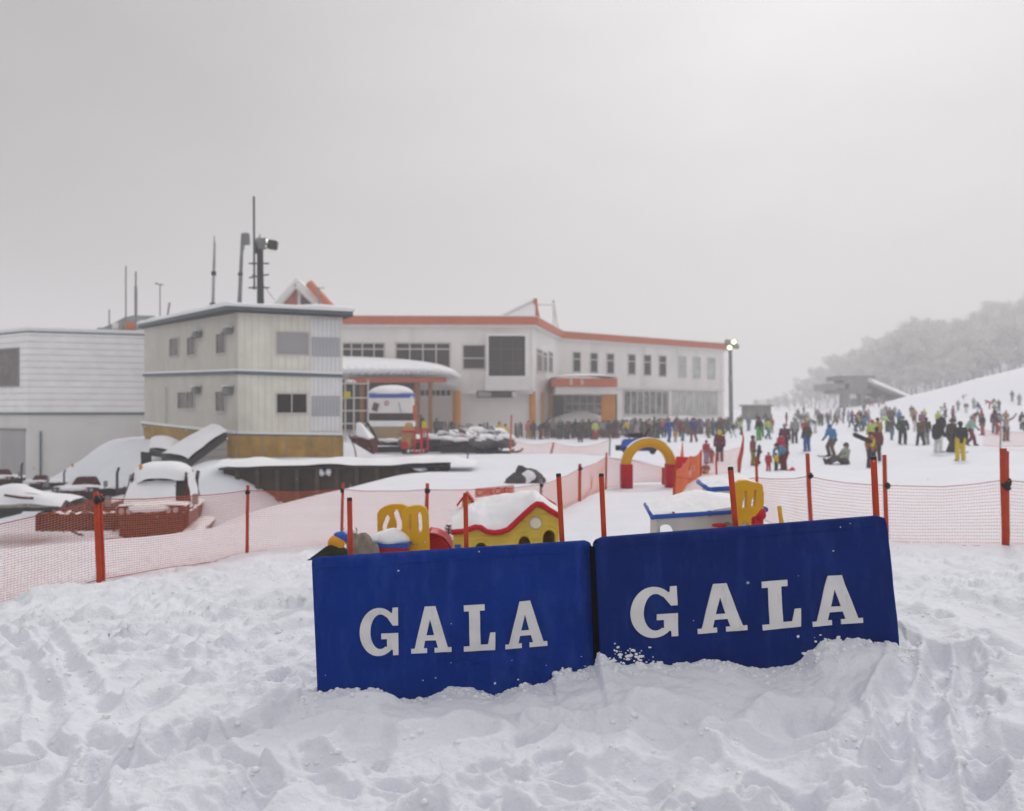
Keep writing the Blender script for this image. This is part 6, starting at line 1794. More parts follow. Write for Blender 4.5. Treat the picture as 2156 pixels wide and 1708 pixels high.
# two white characters on the band
for u, kind in ((1202, 0), (1226, 1)):
    m_ = MB()
    def stroke(a, b, w=.9):
        p, q = P(u + a[0], 805 + a[1], YE - .04), P(u + b[0], 805 + b[1], YE - .04)
        m_.tube(p, q, px(w, YE), None, 6)
    if kind == 0:
        stroke((-3, -5), (3, -5)); stroke((0, -5), (-1, 5)); stroke((-3, -1), (3, -1)); stroke((-3, 4), (3, 5)); stroke((2, -1), (3, 4))
    else:
        stroke((-3, -4), (2, -5)); stroke((-3, -4), (-2, 1)); stroke((-3, 1), (4, 0)); stroke((0, 1), (-2, 6)); stroke((0, 1), (3, 5))
    m_.build('band_character', M_WHITE, lg)
# glazed doors and side
zd0, zd1 = G, P(0, 830, YE + 9).z
dw = Wall(Vector((P(1188, 0, 88).x, 88, 0)), Vector((P(1268, 0, 88).x, 88, 0)))
dw.window(lg, 1190, 832, 1267, 905, M_GLASSG, M_FRAME, mull=(.2, .4, .6, .8), trans=(.55, .75), fw=.12, name='entrance_doors')
MB().box8([P(1164, 925, 88), P(1190, 925, 88), P(1190, 925, 88.4), P(1164, 925, 88.4), P(1164, 826, 88), P(1190, 826, 88), P(1190, 826, 88.4), P(1164, 826, 88.4)]).build('dark_slab', mat('brown_shade', (.085, .052, .035), .8, .4, .6), lg)
for u, w in ((1277, 20), (1291.5, 9)): 
    q = P(u, 830, 81); MB().box((q.x, 81.4, (q.z + G) / 2), (px(w, 81), .8, q.z - G)).build('entrance_column', M_COLUMN, lg)
q = P(1297.5, 830, 81); MB().tube((q.x, 81.2, G), (q.x, 81.2, q.z), .12).build('downpipe', M_DARK, lg)
# gable over the left part of the roof
gb = MB()
YG = 84
pk, gl_, gr_ = P(628, 588, YG), P(570, 654, YG), P(700, 654, YG)
gb.prism([gl_ + Vector((.6, 0, 0)), gr_ - Vector((.6, 0, 0)), pk - Vector((0, 0, .9))], (0, 10, 0)); gb.build('gable', M_ORANGE, lg)
for a_, b_, nm in ((pk, gl_, 1), (pk, gr_, 2)):
    MB().box8([b_ + Vector((0, -.9, -.5)), a_ + Vector((0, -.9, -.5)), a_ + Vector((0, 10, -.5)), b_ + Vector((0, 10, -.5)), b_ + Vector((0, -.9, .0)), a_ + Vector((0, -.9, .0)), a_ + Vector((0, 10, .0)), b_ + Vector((0, 10, .0))]).build('gable_roof', M_CAP, lg)
    MB().tube(a_ + Vector((0, -1.0, -.75)), b_ + Vector((0, -1.0, -.75)), .30, None, 6).build('barge_board', M_WHITE, lg)
MB().tube(P(650, 596, YG - 1.6), P(697, 648, YG - 1.6), .42, None, 6).build('terracotta_beam', M_ORANGE, lg)
MB().box(P(630, 632, YG - .15), (.3, .2, 3.4)).build('gable_mullion', M_WHITE, lg)
MB().prism([P(629, 640, YG - .1), P(640, 618, YG - .1), P(660, 640, YG - .1)], (0, .05, 0)).build('gable_window', M_GLASS, lg)
MB().tube(P(671, 606, 80), P(672, 650, 80), .10).build('roof_pipe', M_GREYM, lg); MB().tube(P(663, 607, 80), P(683, 606, 80), .05).build('roof_pipe', M_GREYM, lg)
# gabled roof light and open frame over the corner
pkc = P(1127, 631, 86)
b1, b2 = P(1050, 668, 86), P(1127, 672, 84)
MB().add([b1, pkc, b2, P(1127, 672, 96), P(1050, 668, 96)], [(0, 2, 1), (0, 1, 4), (1, 3, 4), (1, 2, 3)]).build('skylight_roof', M_CAP, lg)
for a_, b_, r_, m__ in (((1050, 668, 85.8), (1127, 630, 85.8), .13, M_WALL), ((1127, 629, 85.6), (1131, 674, 85.6), .22, M_ORANGE), ((1165, 633, 90), (1166, 690, 90), .14, M_WALL), ((1165, 633, 90), (1176, 698, 90), .14, M_WALL), ((1128, 641, 85.6), (1166, 641, 90), .16, M_WALL), ((1127, 629, 85.6), (1136, 676, 86.5), .12, M_ORANGE)):
    MB().tube(P(*a_), P(*b_), r_, None, 8).build('roof_frame', m__, lg)

# heap of snow before the entrance
sh = thing('snow_heap', P(1222, 915, 84), 'rounded heap of cleared snow before the lodge entrance', 'snow heap')
q = P(1222, 903, 84); MB().ball(q, (px(70, 84), 1.9, px(37, 84)), 36, 18, .06, 4).build('heap', M_CAP, sh, smooth=True)
sb = thing('snow_heap', P(1400, 910, 98), 'long low bank of snow under the lodge wing windows', 'snow heap')
MB().path([P(u, 895 + 4 * math.sin(u), 99 + (u - 1310) * .03) for u in range(1305, 1540, 12)], [1.0 + .1 * math.sin(u * .7) for u in range(1305, 1540, 12)], 14).build('bank', M_CAP, sb, smooth=True)

# kiosk
kk = thing('kiosk', P(824, 930, 60), 'white kiosk with blue and dark red stripes and a snow cap under the canopy', 'kiosk')
def ring(v, grow=0, cap=0):
    u0, u1 = 775 - grow, 866 + grow
    return [P(u0, v, 60), P(u1, v, 60), P(u1 + 7, v, 61.2), P(u1 + 6, v, 63.5), P(u0 + 6, v, 63.5)]
def layer(v0, v1, m, name, grow=0, label=None):
    lo, up_ = ring(v1, grow), ring(v0, grow)
    n = len(lo)
    z0, z1 = P(0, v1, 60).z, P(0, v0, 60).z
    for p in lo: p.z = z0
    for p in up_: p.z = z1
    o = MB().add(lo + up_, [tuple(range(n))[::-1], tuple(range(n, 2 * n))] + [(i, (i + 1) % n, n + (i + 1) % n, n + i) for i in range(n)]).build(name, m, kk)
    return o
layer(829, 838, M_BLUEP, 'blue_stripe', 1); layer(838.2, 870, M_WHITE, 'body'); layer(870.2, 886, M_DKRED, 'red_stripe', .6)
layer(886.2, 898, M_CAP, 'snow_ledge', 2); layer(898.2, 945, M_SKIRT, 'base')
c = P(824, 829, 61.6); MB().ball((c.x, 61.7, P(0, 829, 60).z - .02), (px(50, 60), 2.0, px(20, 60)), 28, 12, .05, 2, cut=0).build('roof_snow', M_CAP, kk, smooth=True)
MB().box(P(790.5, 857, 59.95), (px(12, 60), .05, px(17, 60)), ry=.3).build('round_emblem', mat('emblem_brown', (.10, .06, .05), .6, .6, 12), kk)
MB().path([P(814 + 4 * math.cos(R(a)), 849 + 4 * math.sin(R(a)), 59.96) for a in range(0, 361, 40)], .03, 6).build('ring_emblem', M_REDP, kk)
MB().tube(P(840, 848, 59.97), P(845, 870, 59.97), .03).build('door_seam', M_GREYM, kk)
MB().box(P(872, 870, 60.8), (px(8, 60), .5, px(34, 60))).build('corner_post', mat('signal_red', (.55, .09, .02), .5, .1, 3), kk, bevel=.05)
MB().box(P(866, 838, 59.96), (px(5, 60), .05, px(8, 60)), ry=.5).build('star_emblem', M_WHITE, kk)

# floodlight pole at the end of the wing
fl = thing('floodlight_pole', P(1539, 905, 95), 'tall grey floodlight pole with two lit lamps at the end of the lodge', 'floodlight')
MB().tube(P(1539.5, 905, 95), P(1537.5, 730, 95), px(4.6, 95), px(3.6, 95), 12).build('pole', mat('pole_grey', (.13, .14, .145), .6, .15, 2), fl)
MB().tube(P(1527, 728, 95), P(1552, 726, 95), .16).build('cross_arm', M_GREYM, fl)
M_LIT = mat('lit_lamp', (.9, .95, .6), .3, .02, 5, emit=(1.0, 1.0, .62), estr=2.2)
for u, v, lit in ((1532, 720, 0), (1545, 720, 1), (1536, 732, 1), (1550, 730, 0)):
    h_ = MB().box(P(u, v, 94.7), (px(11, 95), .5, px(9, 95)), ry=.2).build('floodlight', mat('flood_olive', (.25, .27, .20), .5, .2, 3), fl, bevel=.06)
    if lit: MB().tube(P(u, v, 94.38), P(u, v, 94.32), px(4.6, 95), None, 16).build('lit_lens', M_LIT, h_)
MB().box(P(1537, 798, 94.7), (px(6, 95), .3, px(16, 95))).build('switch_box', M_GREYM, fl, bevel=.03)

# small hut and lift station in the haze
ht = thing('hut', P(1592, 885, 108), 'small flat roofed grey hut right of the floodlight pole', 'hut')
q = P(1592, 866, 108); MB().box((q.x, 108, q.z - .2), (px(48, 108), 3, px(30, 108))).build('wall', mat('hut_grey', (.20, .19, .185), .8, .15, 1), ht)
MB().box((q.x, 108, P(0, 854, 108).z), (px(56, 108), 3.6, .22)).build('roof', mat('hut_roof', (.30, .28, .27), .8, .1, 1), ht)
ls = thing('lift_station', P(1830, 870, 150), 'hazy chairlift station with a dark deck and a sloping snowy roof', 'lift station')
YS = 150
def bx(u0, v0, u1, v1, d, m, name, Y=YS):
    a_, b_ = P(u0, v1, Y), P(u1, v0, Y)
    return MB().box(((a_.x + b_.x) / 2, Y + d / 2, (a_.z + b_.z) / 2), (b_.x - a_.x, d, b_.z - a_.z)).build(name, m, ls, bevel=.05)
M_STN = mat('station_dark', (.20, .20, .20), .8, .2, 1)  # station greys lightened so the colour itself carries distance haze
bx(1770, 791, 1843, 800, 7, M_STN, 'top_deck'); bx(1778, 800, 1826, 818, 5, mat('station_mid', (.24, .235, .23), .8, .2, 1), 'machine_room'); bx(1738, 808, 1790, 822, 6, mat('station_mid2', (.26, .255, .25), .8, .2, 1), 'side_room'); bx(1760, 818, 1836, 828, 6, M_STN, 'lower_deck')
for u in (1812, 1776): bx(u, 826, u + 12, 885, 2, M_STN, 'column')
bx(1836, 838, 1912, 880, 10, mat('station_wall', (.22, .21, .205), .8, .15, 1), 'hall_wall', 151)
a_, b_ = P(1832, 799, 149), P(1924, 838, 149)
MB().box8([a_ + Vector((0, -1.6, -.62)), b_ + Vector((0, -1.6, -.62)), b_ + Vector((0, 12, -.5)), a_ + Vector((0, 12, -.5)), a_ + Vector((0, -.2, .25)), b_ + Vector((0, -.2, .25)), b_ + Vector((0, 12, 1.5)), a_ + Vector((0, 12, 1.5))]).build('sloping_roof', M_CAP, ls)
MB().box8([a_ + Vector((0, .1, -1.0)), b_ + Vector((0, .1, -1.0)), b_ + Vector((0, 11, -1.0)), a_ + Vector((0, 11, -1.0)), a_ + Vector((0, .1, -.505)), b_ + Vector((0, .1, -.505)), b_ + Vector((0, 11, -.505)), a_ + Vector((0, 11, -.505))]).build('roof_edge', M_STN, ls)
bx(1914, 838, 1921, 885, 1.5, M_STN, 'column')
# ---------------------------------------------------------------- people
J0 = dict(pel=(0, 0, .93), wai=(0, 0, 1.07), che=(0, -.01, 1.28), nek=(0, 0, 1.45), hed=(0, -.02, 1.575),
          sl=(-.185, 0, 1.39), sr=(.185, 0, 1.39), el=(-.25, .02, 1.13), er=(.25, .02, 1.13), wl=(-.26, -.07, .91), wr=(.26, -.07, .91),
          hl=(-.09, 0, .90), hr=(.09, 0, .90), kl=(-.11, -.03, .49), kr=(.11, -.03, .49), al=(-.12, .02, .10), ar=(.12, .02, .10), tl=(-.14, -.15, .04), tr=(.14, -.15, .04))


def shift(d, keys, dx, dy, dz):
    for k in keys: d[k] = (d[k][0] + dx, d[k][1] + dy, d[k][2] + dz)


UP = ['wai', 'che', 'nek', 'hed', 'sl', 'sr', 'el', 'er', 'wl', 'wr']
def lean(d, a, piv=(0, 0, .95), keys=UP):
    c, s = math.cos(a), math.sin(a)
    for k in keys:
        x, y, z = d[k]; y -= piv[1]; z -= piv[2]
        d[k] = (x, piv[1] + y * c - z * s, piv[2] + y * s + z * c)


POSES = {}
d = dict(J0); POSES['stand'] = d
d = dict(J0); d.update(kl=(-.10, -.20, .50), al=(-.11, -.26, .11), tl=(-.12, -.43, .06), kr=(.10, -.02, .49), ar=(.11, .26, .14), tr=(.12, .12, .04), el=(-.25, .14, 1.14), wl=(-.24, .10, .93), er=(.25, -.10, 1.14), wr=(.23, -.28, 1.00)); lean(d, .08); POSES['walk'] = d
d = dict(J0); d.update(kl=(-.13, -.20, .50), kr=(.13, -.20, .50), al=(-.14, -.02, .10), ar=(.14, -.02, .10), tl=(-.15, -.19, .05), tr=(.15, -.19, .05), el=(-.28, -.08, 1.14), er=(.28, -.08, 1.14), wl=(-.27, -.32, 1.06), wr=(.27, -.32, 1.06))
for k in ('pel', 'hl', 'hr'): d[k] = (d[k][0], .06, d[k][2] - .05)
lean(d, .38); shift(d, UP, 0, .06, -.05); POSES['ski'] = d
d = dict(J0); lean(d, 1.05); d.update(el=(-.24, -.48, 1.02), er=(.24, -.48, 1.02), wl=(-.20, -.55, .76), wr=(.20, -.55, .76)); shift(d, ['pel', 'hl', 'hr'], 0, .10, 0); shift(d, UP, 0, .10, 0); POSES['bend'] = d
d = dict(J0); d.update(er=(.34, -.06, 1.58), wr=(.42, -.10, 1.82)); POSES['armup'] = d
d = dict(J0); d.update(er=(.44, -.02, 1.52), wr=(.58, -.05, 1.72), el=(-.44, -.02, 1.52), wl=(-.58, -.05, 1.72)); POSES['armsup'] = d
d = dict(J0); shift(d, UP + ['pel', 'hl', 'hr'], 0, 0, -.78); lean(d, -.10, (0, 0, .15)); d.update(kl=(-.14, -.40, .30), kr=(.14, -.40, .30), al=(-.15, -.78, .10), ar=(.15, -.78, .10), tl=(-.17, -.86, .24), tr=(.17, -.86, .24), wl=(-.20, -.34, .32), wr=(.20, -.34, .32), el=(-.27, -.05, .40), er=(.27, -.05, .40)); POSES['sit'] = d


def cap(mb, a, b, ra, rb, n=10):
    a, b = Vector(a), Vector(b)
    mb.path([a, b], [ra, rb], n); mb.ball(a, ra * 1.01, n, 7); mb.ball(b, rb * 1.01, n, 7)


PM = {}
for nm, j in POSES.items():
    V = {k: Vector(v) for k, v in j.items()}
    b = MB()
    for s in 'lr':
        cap(b, V['s' + s], V['e' + s], .055, .042); cap(b, V['e' + s], V['w' + s], .042, .028)
        cap(b, V['h' + s], V['k' + s], .085, .058); cap(b, V['k' + s], V['a' + s], .058, .040); cap(b, V['a' + s], V['t' + s], .042, .030)
        cap(b, V['che'] + (V['s' + s] - V['che']) * .3, V['s' + s], .09, .06)
        b.ball(V['w' + s] + (V['w' + s] - V['e' + s]).normalized() * .07, (.035, .035, .045), 10, 7)
    cap(b, V['pel'], V['wai'], .135, .125); cap(b, V['wai'], V['che'], .125, .15); cap(b, V['che'], V['nek'], .12, .06); cap(b, V['nek'], V['hed'], .055, .05)
    h = V['hed']
    b.ball(h + Vector((0, .01, .03)), (.078, .098, .10), 16, 12); b.ball(h + Vector((0, -.035, -.045)), (.058, .06, .065), 12, 9)
    b.ball(h + Vector((0, -.105, -.012)), (.014, .022, .024), 8, 6)
    for x in (-.08, .08): b.ball(h + Vector((x, .01, -.005)), (.012, .022, .032), 8, 6)
    body = remeshed(b, .014, 'body', 2)
    c = MB()
    cap(c, V['pel'] + Vector((0, 0, -.02)), V['wai'], .172, .160); cap(c, V['wai'], V['che'], .160, .178); cap(c, V['che'], V['nek'] - (V['nek'] - V['che']) * .2, .165, .095)
    for s in 'lr':
        cap(c, V['che'] + (V['s' + s] - V['che']) * .4, V['s' + s], .12, .085); cap(c, V['s' + s], V['e' + s], .083, .072); cap(c, V['e' + s], V['w' + s], .072, .056)
    # flattened front to back
    jac = remeshed(c, .022, 'jacket', 1)
    t = MB(); cap(t, V['hl'], V['hr'], .145, .145)
    for s in 'lr': cap(t, V['h' + s], V['k' + s], .125, .095); cap(t, V['k' + s], V['a' + s], .095, .090)
    tro = remeshed(t, .022, 'trousers', 1)
    bt = {}
    for s in 'lr':
        m_ = MB(); cap(m_, V['a' + s] + Vector((0, 0, .06)), V['a' + s], .072, .075); cap(m_, V['a' + s] - Vector((0, 0, .02)), V['t' + s], .070, .055); bt[s] = remeshed(m_, .018, 'boot', 1)
    ht_ = MB().ball(h + Vector((0, .015, .055)), (.098, .118, .098), 18, 12); ht_.ball(h + Vector((0, .05, -.01)), (.09, .085, .09), 14, 10)
    hat = remeshed(ht_, .015, 'hat', 1)
    g_ = MB().path([h + Vector((.10 * math.sin(R(a)), -.105 * math.cos(R(a)) + .005, .022)) for a in range(-80, 81, 16)], .027, 8)
    gme = g_.build('tmp', None).data; bpy.data.objects.remove(bpy.data.objects['tmp'])
    gl = {}
    for s in 'lr':
        dr = (V['w' + s] - V['e' + s]).normalized()
        ax = Vector((0, 1, 0)) if abs(dr.y) < .7 else Vector((0, 0, 1))
        sd = dr.cross(ax).normalized(); up = sd.cross(dr).normalized()
        o_ = V['w' + s]
        m_ = MB(); cap(m_, o_ - dr * .02, o_ + dr * .05, .042, .046)
        for k, L in ((-1.5, .055), (-.5, .068), (.5, .065), (1.5, .050)):
            r0 = o_ + dr * .075 + up * (.019 * k); m1 = r0 + dr * L * .55 + sd * .010; m2 = m1 + dr * L * .35 + sd * .028
            cap(m_, r0 - dr * .03, m1, .0115, .011, 8); cap(m_, m1, m2, .011, .0095, 8)
        q0 = o_ + dr * .035 + up * -.035
        cap(m_, q0, q0 - up * .030 + dr * .03 + sd * .012, .014, .012, 8); cap(m_, q0 - up * .030 + dr * .03 + sd * .012, q0 - up * .034 + dr * .062 + sd * .018, .012, .010, 8)
        gl[s] = remeshed(m_, .0065, 'glove', 1)
    PM[nm] = dict(body=body, jacket=jac, trousers=tro, bl=bt['l'], br=bt['r'], hat=hat, goggles=gme, gl=gl['l'], gr=gl['r'])
    for me in PM[nm].values():
        if not me.materials: me.materials.append(None)

CC = dict(black=(.022, .022, .026), darkgrey=(.07, .068, .07), grey=(.26, .26, .26), steel=(.10, .15, .20), green=(.06, .34, .05), lime=(.42, .52, .10), teal=(.05, .20, .21), darkteal=(.02, .06, .065),
          rust=(.26, .09, .05), brown=(.12, .075, .055), darkbrown=(.055, .038, .034), navyred=(.10, .02, .05), navy=(.015, .02, .055), crimson=(.42, .012, .045), bluecheck=(.08, .20, .33), maroon=(.14, .014, .028), red=(.40, .018, .022),
          darkred=(.16, .014, .018), yellow=(.60, .44, .02), maroonpink=(.24, .06, .09), olive=(.26, .22, .05), blue=(.02, .075, .27), purple=(.15, .06, .18), sky=(.05, .20, .42), sage=(.28, .31, .27), maroonyellow=(.36, .13, .03),
          ochre=(.36, .22, .04), magenta=(.27, .06, .19), white=(.62, .62, .60), darkredblue=(.15, .02, .04), mint=(.28, .42, .36), rosered=(.38, .09, .11), pinkgrey=(.36, .26, .26), taupe=(.20, .17, .155), sand=(.42, .38, .27), palesky=(.30, .38, .44),
          olivegrey=(.2, .2, .15), pink=(.55, .12, .14), orange=(.52, .22, .03), royal=(.02, .06, .26), indigo=(.045, .05, .19), maroongrey=(.15, .06, .07), purplegrey=(.13, .09, .15), yellowblack=(.5, .38, .02))


def cm(c): return mat('cloth_' + c, CC[c], .8, .16, 9)


def person(x, y, z, h, pose, turn, jk, tr_, ht_, label, group, far=False, bk='black'):
    pr = PM[pose]
    o = bpy.data.objects.new('person', None); o.empty_display_size = .2
    COL.objects.link(o)
    tag(o, label, 'person', group)
    o.location = (x, y, z); o.rotation_euler = (0, 0, R(turn)); s = h / 1.69; o.scale = (s, s, s)
    mesh_obj('body', pr['body'], o, M_SKIN)
    mesh_obj('jacket', pr['jacket'], o, cm(jk)); mesh_obj('trousers', pr['trousers'], o, cm(tr_)); mesh_obj('hat', pr['hat'], o, cm(ht_))
    if not far:
        for k in ('bl', 'br'): mesh_obj('boot', pr[k], o, cm(bk))
        for k in ('gl', 'gr'): mesh_obj('glove', pr[k], o, cm('black'))
        mesh_obj('goggles', pr['goggles'], o, M_GLASS)
    return o


PO = {}
for i, (u, vh, vf, Y, pose, turn, jk, tr_, ht_, lab) in enumerate(PEOPLE):
    x = (u - CX) / FX * Y
    z = tz(x, Y) - .03
    full = {'stand': 1.69, 'walk': 1.67, 'ski': 1.50, 'bend': 1.32, 'armup': 1.88, 'armsup': 1.80, 'sit': .90}[pose]
    # height from the photo, measured from where the feet really stand
    htm = (vf - vh) / FX * Y
    h = 1.69 * htm / full
    h = min(max(h, .75), 1.95)
    PO[lab] = person(x, Y, z, h, pose, turn, jk, tr_, ht_, lab, 'people on the snow', far=Y > 85)
    if 'yellow hood' in lab or 'bright blue hooded' in lab:
        # hood drawn up
        q = PO[lab]
        me = MB().ball((0, .03, 1.57 if pose != 'ski' else 1.45), (.125, .135, .16), 14, 10)
        hm = me.build('hood', cm('yellow' if 'yellow' in lab else 'sky'), None, smooth=True); hm.parent = q
        if pose == 'ski': hm.location = (0, -.22, -.08)
    if 'maroon and yellow jacket and navy' in lab or 'yellow bib' in lab:
        me = MB().ball((0, -.10, 1.20), (.15, .115, .20), 14, 10)
        hm = me.build('bib', cm('yellow'), None, smooth=True); hm.parent = PO[lab]
rc_ = random.Random(21)
darks = ['black', 'darkgrey', 'darkbrown', 'maroon', 'navy', 'brown', 'taupe', 'darkteal', 'grey', 'black', 'darkgrey']
farc = ['grey', 'taupe', 'palesky', 'brown', 'steel', 'purplegrey', 'sand', 'maroonpink', 'darkgrey', 'pinkgrey']
for i, (u, vh, vf, Y) in enumerate(CROWD):
    x = (u - CX) / FX * Y; z = tz(x, Y) - .02
    if i < 46: lab, grp, pal = 'dark clothed person in the dense row of people before the lodge entrance', 'crowd before the lodge entrance', darks
    elif i < 112: lab, grp, pal = 'dark clothed person in the crowd below the lodge wing windows', 'crowd below the lodge wing windows', darks + ['indigo', 'darkred', 'pinkgrey']
    else: lab, grp, pal = 'faint hazy person in the far crowd below the lift station', 'far crowd below the lift station', farc
    person(x, Y, z, rc_.uniform(1.5, 1.8), rc_.choice(['stand', 'stand', 'walk', 'stand', 'bend' if i % 5 == 0 else 'stand']), rc_.uniform(0, 360), rc_.choice(pal), rc_.choice(pal), rc_.choice(pal), lab, grp, far=True)

sc_ = ['black', 'navy', 'red', 'darkteal', 'royal', 'white', 'darkgrey', 'maroon', 'lime', 'sky', 'brown', 'magenta', 'steel', 'ochre', 'black', 'darkbrown', 'crimson', 'grey']
for i in range(44):
    u = rc_.choice([1560, 1610, 1655, 1690, 1720, 1780, 1830, 1870, 1905, 1955, 1990, 2020, 2060, 2100, 2140]) + rc_.gauss(0, 14); Y = rc_.uniform(58, 100)
    x = (u - CX) / FX * Y
    person(x, Y, tz(x, Y) - .02, rc_.uniform(1.35, 1.8), rc_.choice(['stand', 'walk', 'ski', 'stand', 'walk', 'bend']), rc_.uniform(0, 360), rc_.choice(sc_), rc_.choice(sc_[:8]), rc_.choice(['black', 'grey', 'red', 'brown', 'navy', 'white']), 'small person among the scattered skiers on the open slope beyond the net', 'scattered skiers on the open slope', far=True)

# ---------------------------------------------------------------- skis, boards and racks
def board(label, name, L, W, m, group, loc, rot, cat='snowboard'):
    o = bpy.data.objects.get('proto_' + name + m.name)
    pts_ = [(-W / 2, -L / 2 + W / 2)] + [(W / 2 * math.cos(R(a)), -L / 2 + W / 2 + W / 2 * math.sin(R(a))) for a in range(180, 361, 20)] + [(W / 2 * math.cos(R(a)), L / 2 - W / 2 + W / 2 * math.sin(R(a))) for a in range(0, 181, 20)]
    mb = MB()
    mb.prism([(x, -.012 + (.10 * max(0, abs(z) / (L / 2) - .78)), z) for x, z in pts_], (0, .02, 0))
    b_ = mb.build(name, m, None)
    b_.location = loc; b_.rotation_euler = rot
    tag(b_, label, cat, group)
    if cat == 'snowboard' and L > 1:
        for zz in (-.25, .25):
            bb_ = MB().box((0, -.06, zz), (W * .8, .10, .12)).build('binding', M_BLACK, None); bb_.parent = b_
    return b_


BCOL = [cm(c) for c in ('black', 'darkgrey', 'black', 'darkbrown', 'steel', 'grey', 'taupe', 'brown', 'darkteal', 'maroon', 'darkgrey', 'pinkgrey')]
BM = {}
for k, m in enumerate(BCOL):
    mb = MB(); W_, L_ = .26, 1.5
    pts_ = [(W_ / 2 * math.cos(R(a)), -L_ / 2 + W_ / 2 + W_ / 2 * math.sin(R(a))) for a in range(180, 361, 30)] + [(W_ / 2 * math.cos(R(a)), L_ / 2 - W_ / 2 + W_ / 2 * math.sin(R(a))) for a in range(0, 181, 30)]
    mb.prism([(x, 0, z) for x, z in pts_], (0, .02, 0))
    o = mb.build('snowboard', m, None); BM[k] = o.data; bpy.data.objects.remove(o)


def ski_rack(u0, u1, Y, n, label, blab, grp):
    a_, b_ = P(u0, 0, Y), P(u1, 0, Y)
    zc = (tz(a_.x, Y) + tz(b_.x, Y)) / 2
    t_ = thing('ski_rack', ((a_.x + b_.x) / 2, Y, zc), label, 'ski rack', 'ski racks before the lodge')
    f_ = MB()
    for zz in (.45, .95): f_.tube((a_.x, Y + .1, zc + zz), (b_.x, Y + .1, zc + zz), .04, None, 8)
    for x in (a_.x, (a_.x + b_.x) / 2, b_.x): f_.tube((x, Y + .1, zc - .1), (x, Y + .1, zc + 1.0), .04, None, 8); f_.tube((x, Y + .7, zc - .1), (x, Y + .1, zc + 1.0), .035, None, 8)
    f_.build('frame', M_GREYM, t_)
    for i in range(n):
        o = bpy.data.objects.new('snowboard', BM[rc_.randrange(len(BCOL))]); COL.objects.link(o)
        o.location = (a_.x + (b_.x - a_.x) * (i + .5) / n, Y - .06 + rc_.uniform(-.03, .03), zc + .74 + rc_.uniform(-.16, .06)); o.rotation_euler = (R(-8 + rc_.uniform(-5, 5)), R(rc_.uniform(-9, 9)), R(rc_.uniform(-25, 25)))
        o.scale = (rc_.uniform(.42, .95), 1, rc_.uniform(.78, 1.12))
        tag(o, blab, 'snowboard', grp)


ski_rack(1168, 1216, 79, 9, 'ski rack left of the lime jacketed person', 'board standing in the rack left of the lime jacket', 'boards in the entrance rack')
ski_rack(1232, 1290, 80, 10, 'ski rack right of the black dressed person before the entrance', 'board standing in the rack under the snow heap', 'boards in the snow heap rack')
ski_rack(1326, 1380, 70, 12, 'ski rack behind the top of the yellow arch', 'board standing in the rack behind the yellow arch', 'boards in the arch rack')
ski_rack(1336, 1376, 62, 8, 'nearer ski rack just above the yellow arch', 'board standing in the nearer rack above the arch', 'boards in the nearer arch rack')
ski_rack(1441, 1478, 84, 8, 'ski rack behind the person in indigo jacket', 'board standing in the rack behind the indigo jacket', 'boards in the indigo rack')
ski_rack(1004, 1030, 68, 8, 'ski rack full of dark boards against the lodge wall', 'dark board packed in the rack against the lodge wall', 'boards against the lodge wall')
ski_rack(1084, 1100, 74, 4, 'short ski rack right of the tall thin red pole', 'board standing in the short rack by the red pole', 'boards in the short rack')
ski_rack(925, 965, 72, 7, 'ski rack behind the snowmobiles', 'board standing in the rack behind the snowmobiles', 'boards behind the snowmobiles')


def lay(lab, name, L, W, m, u, v, Y, rot, dz=0):
    x = (u - CX) / FX * Y
    p = P(u, v, Y)
    return board(lab, name, L, W, m, None, p, rot)


lay('dark snowboard lying on the snow before the sitting person', 'snowboard', 1.3, .28, cm('black'), 1760, 978, 37.6, (R(86), 0, R(82)))
lay('black snowboard held under the arm of the person in white trousers', 'snowboard', 1.25, .75, cm('black'), 1977, 902, 41.6, (R(10), R(20), R(25)))
lay('dark board carried at the side of the person in the maroon jacket', 'snowboard', 1.15, .27, cm('darkteal'), 1596, 962, 36.7, (0, R(14), R(40)))
lay('black skis carried over the shoulder of the maroon and yellow jacket', 'snowboard', 1.2, .2, cm('black'), 1821, 925, 34.8, (0, R(-68), R(10)))
for (lab, rz) in (('person in bright blue hooded jacket skiing to the left', -60), ('person in all dark brown skiing before the yellow trousers', 20), ('person in dark teal and black ski suit', -20)):
    q = PO[lab]
    for s in (-1, 1):
        a = R(rz); off = Vector((s * .14, -.12, .035)); off.rotate(Euler((0, 0, a)))
        mb = MB(); pts_ = [(-.045, -.75), (.045, -.75), (.045, .80), (-.045, .80)]
        mb.path([(0, .75, .0), (0, -.65, .0), (0, -.80, .05), (0, -.88, .12)], [.045, .045, .04, .02], 6)
        k = mb.build('ski', cm('black' if s < 0 else 'darkgrey'), None)
        k.location = Vector(q.location) + off; k.rotation_euler = (0, 0, a); k.scale = (1, 1, .5)
        tag(k, ('left' if s < 0 else 'right') + ' ski under the ' + lab, 'ski', 'skis worn on the snow')
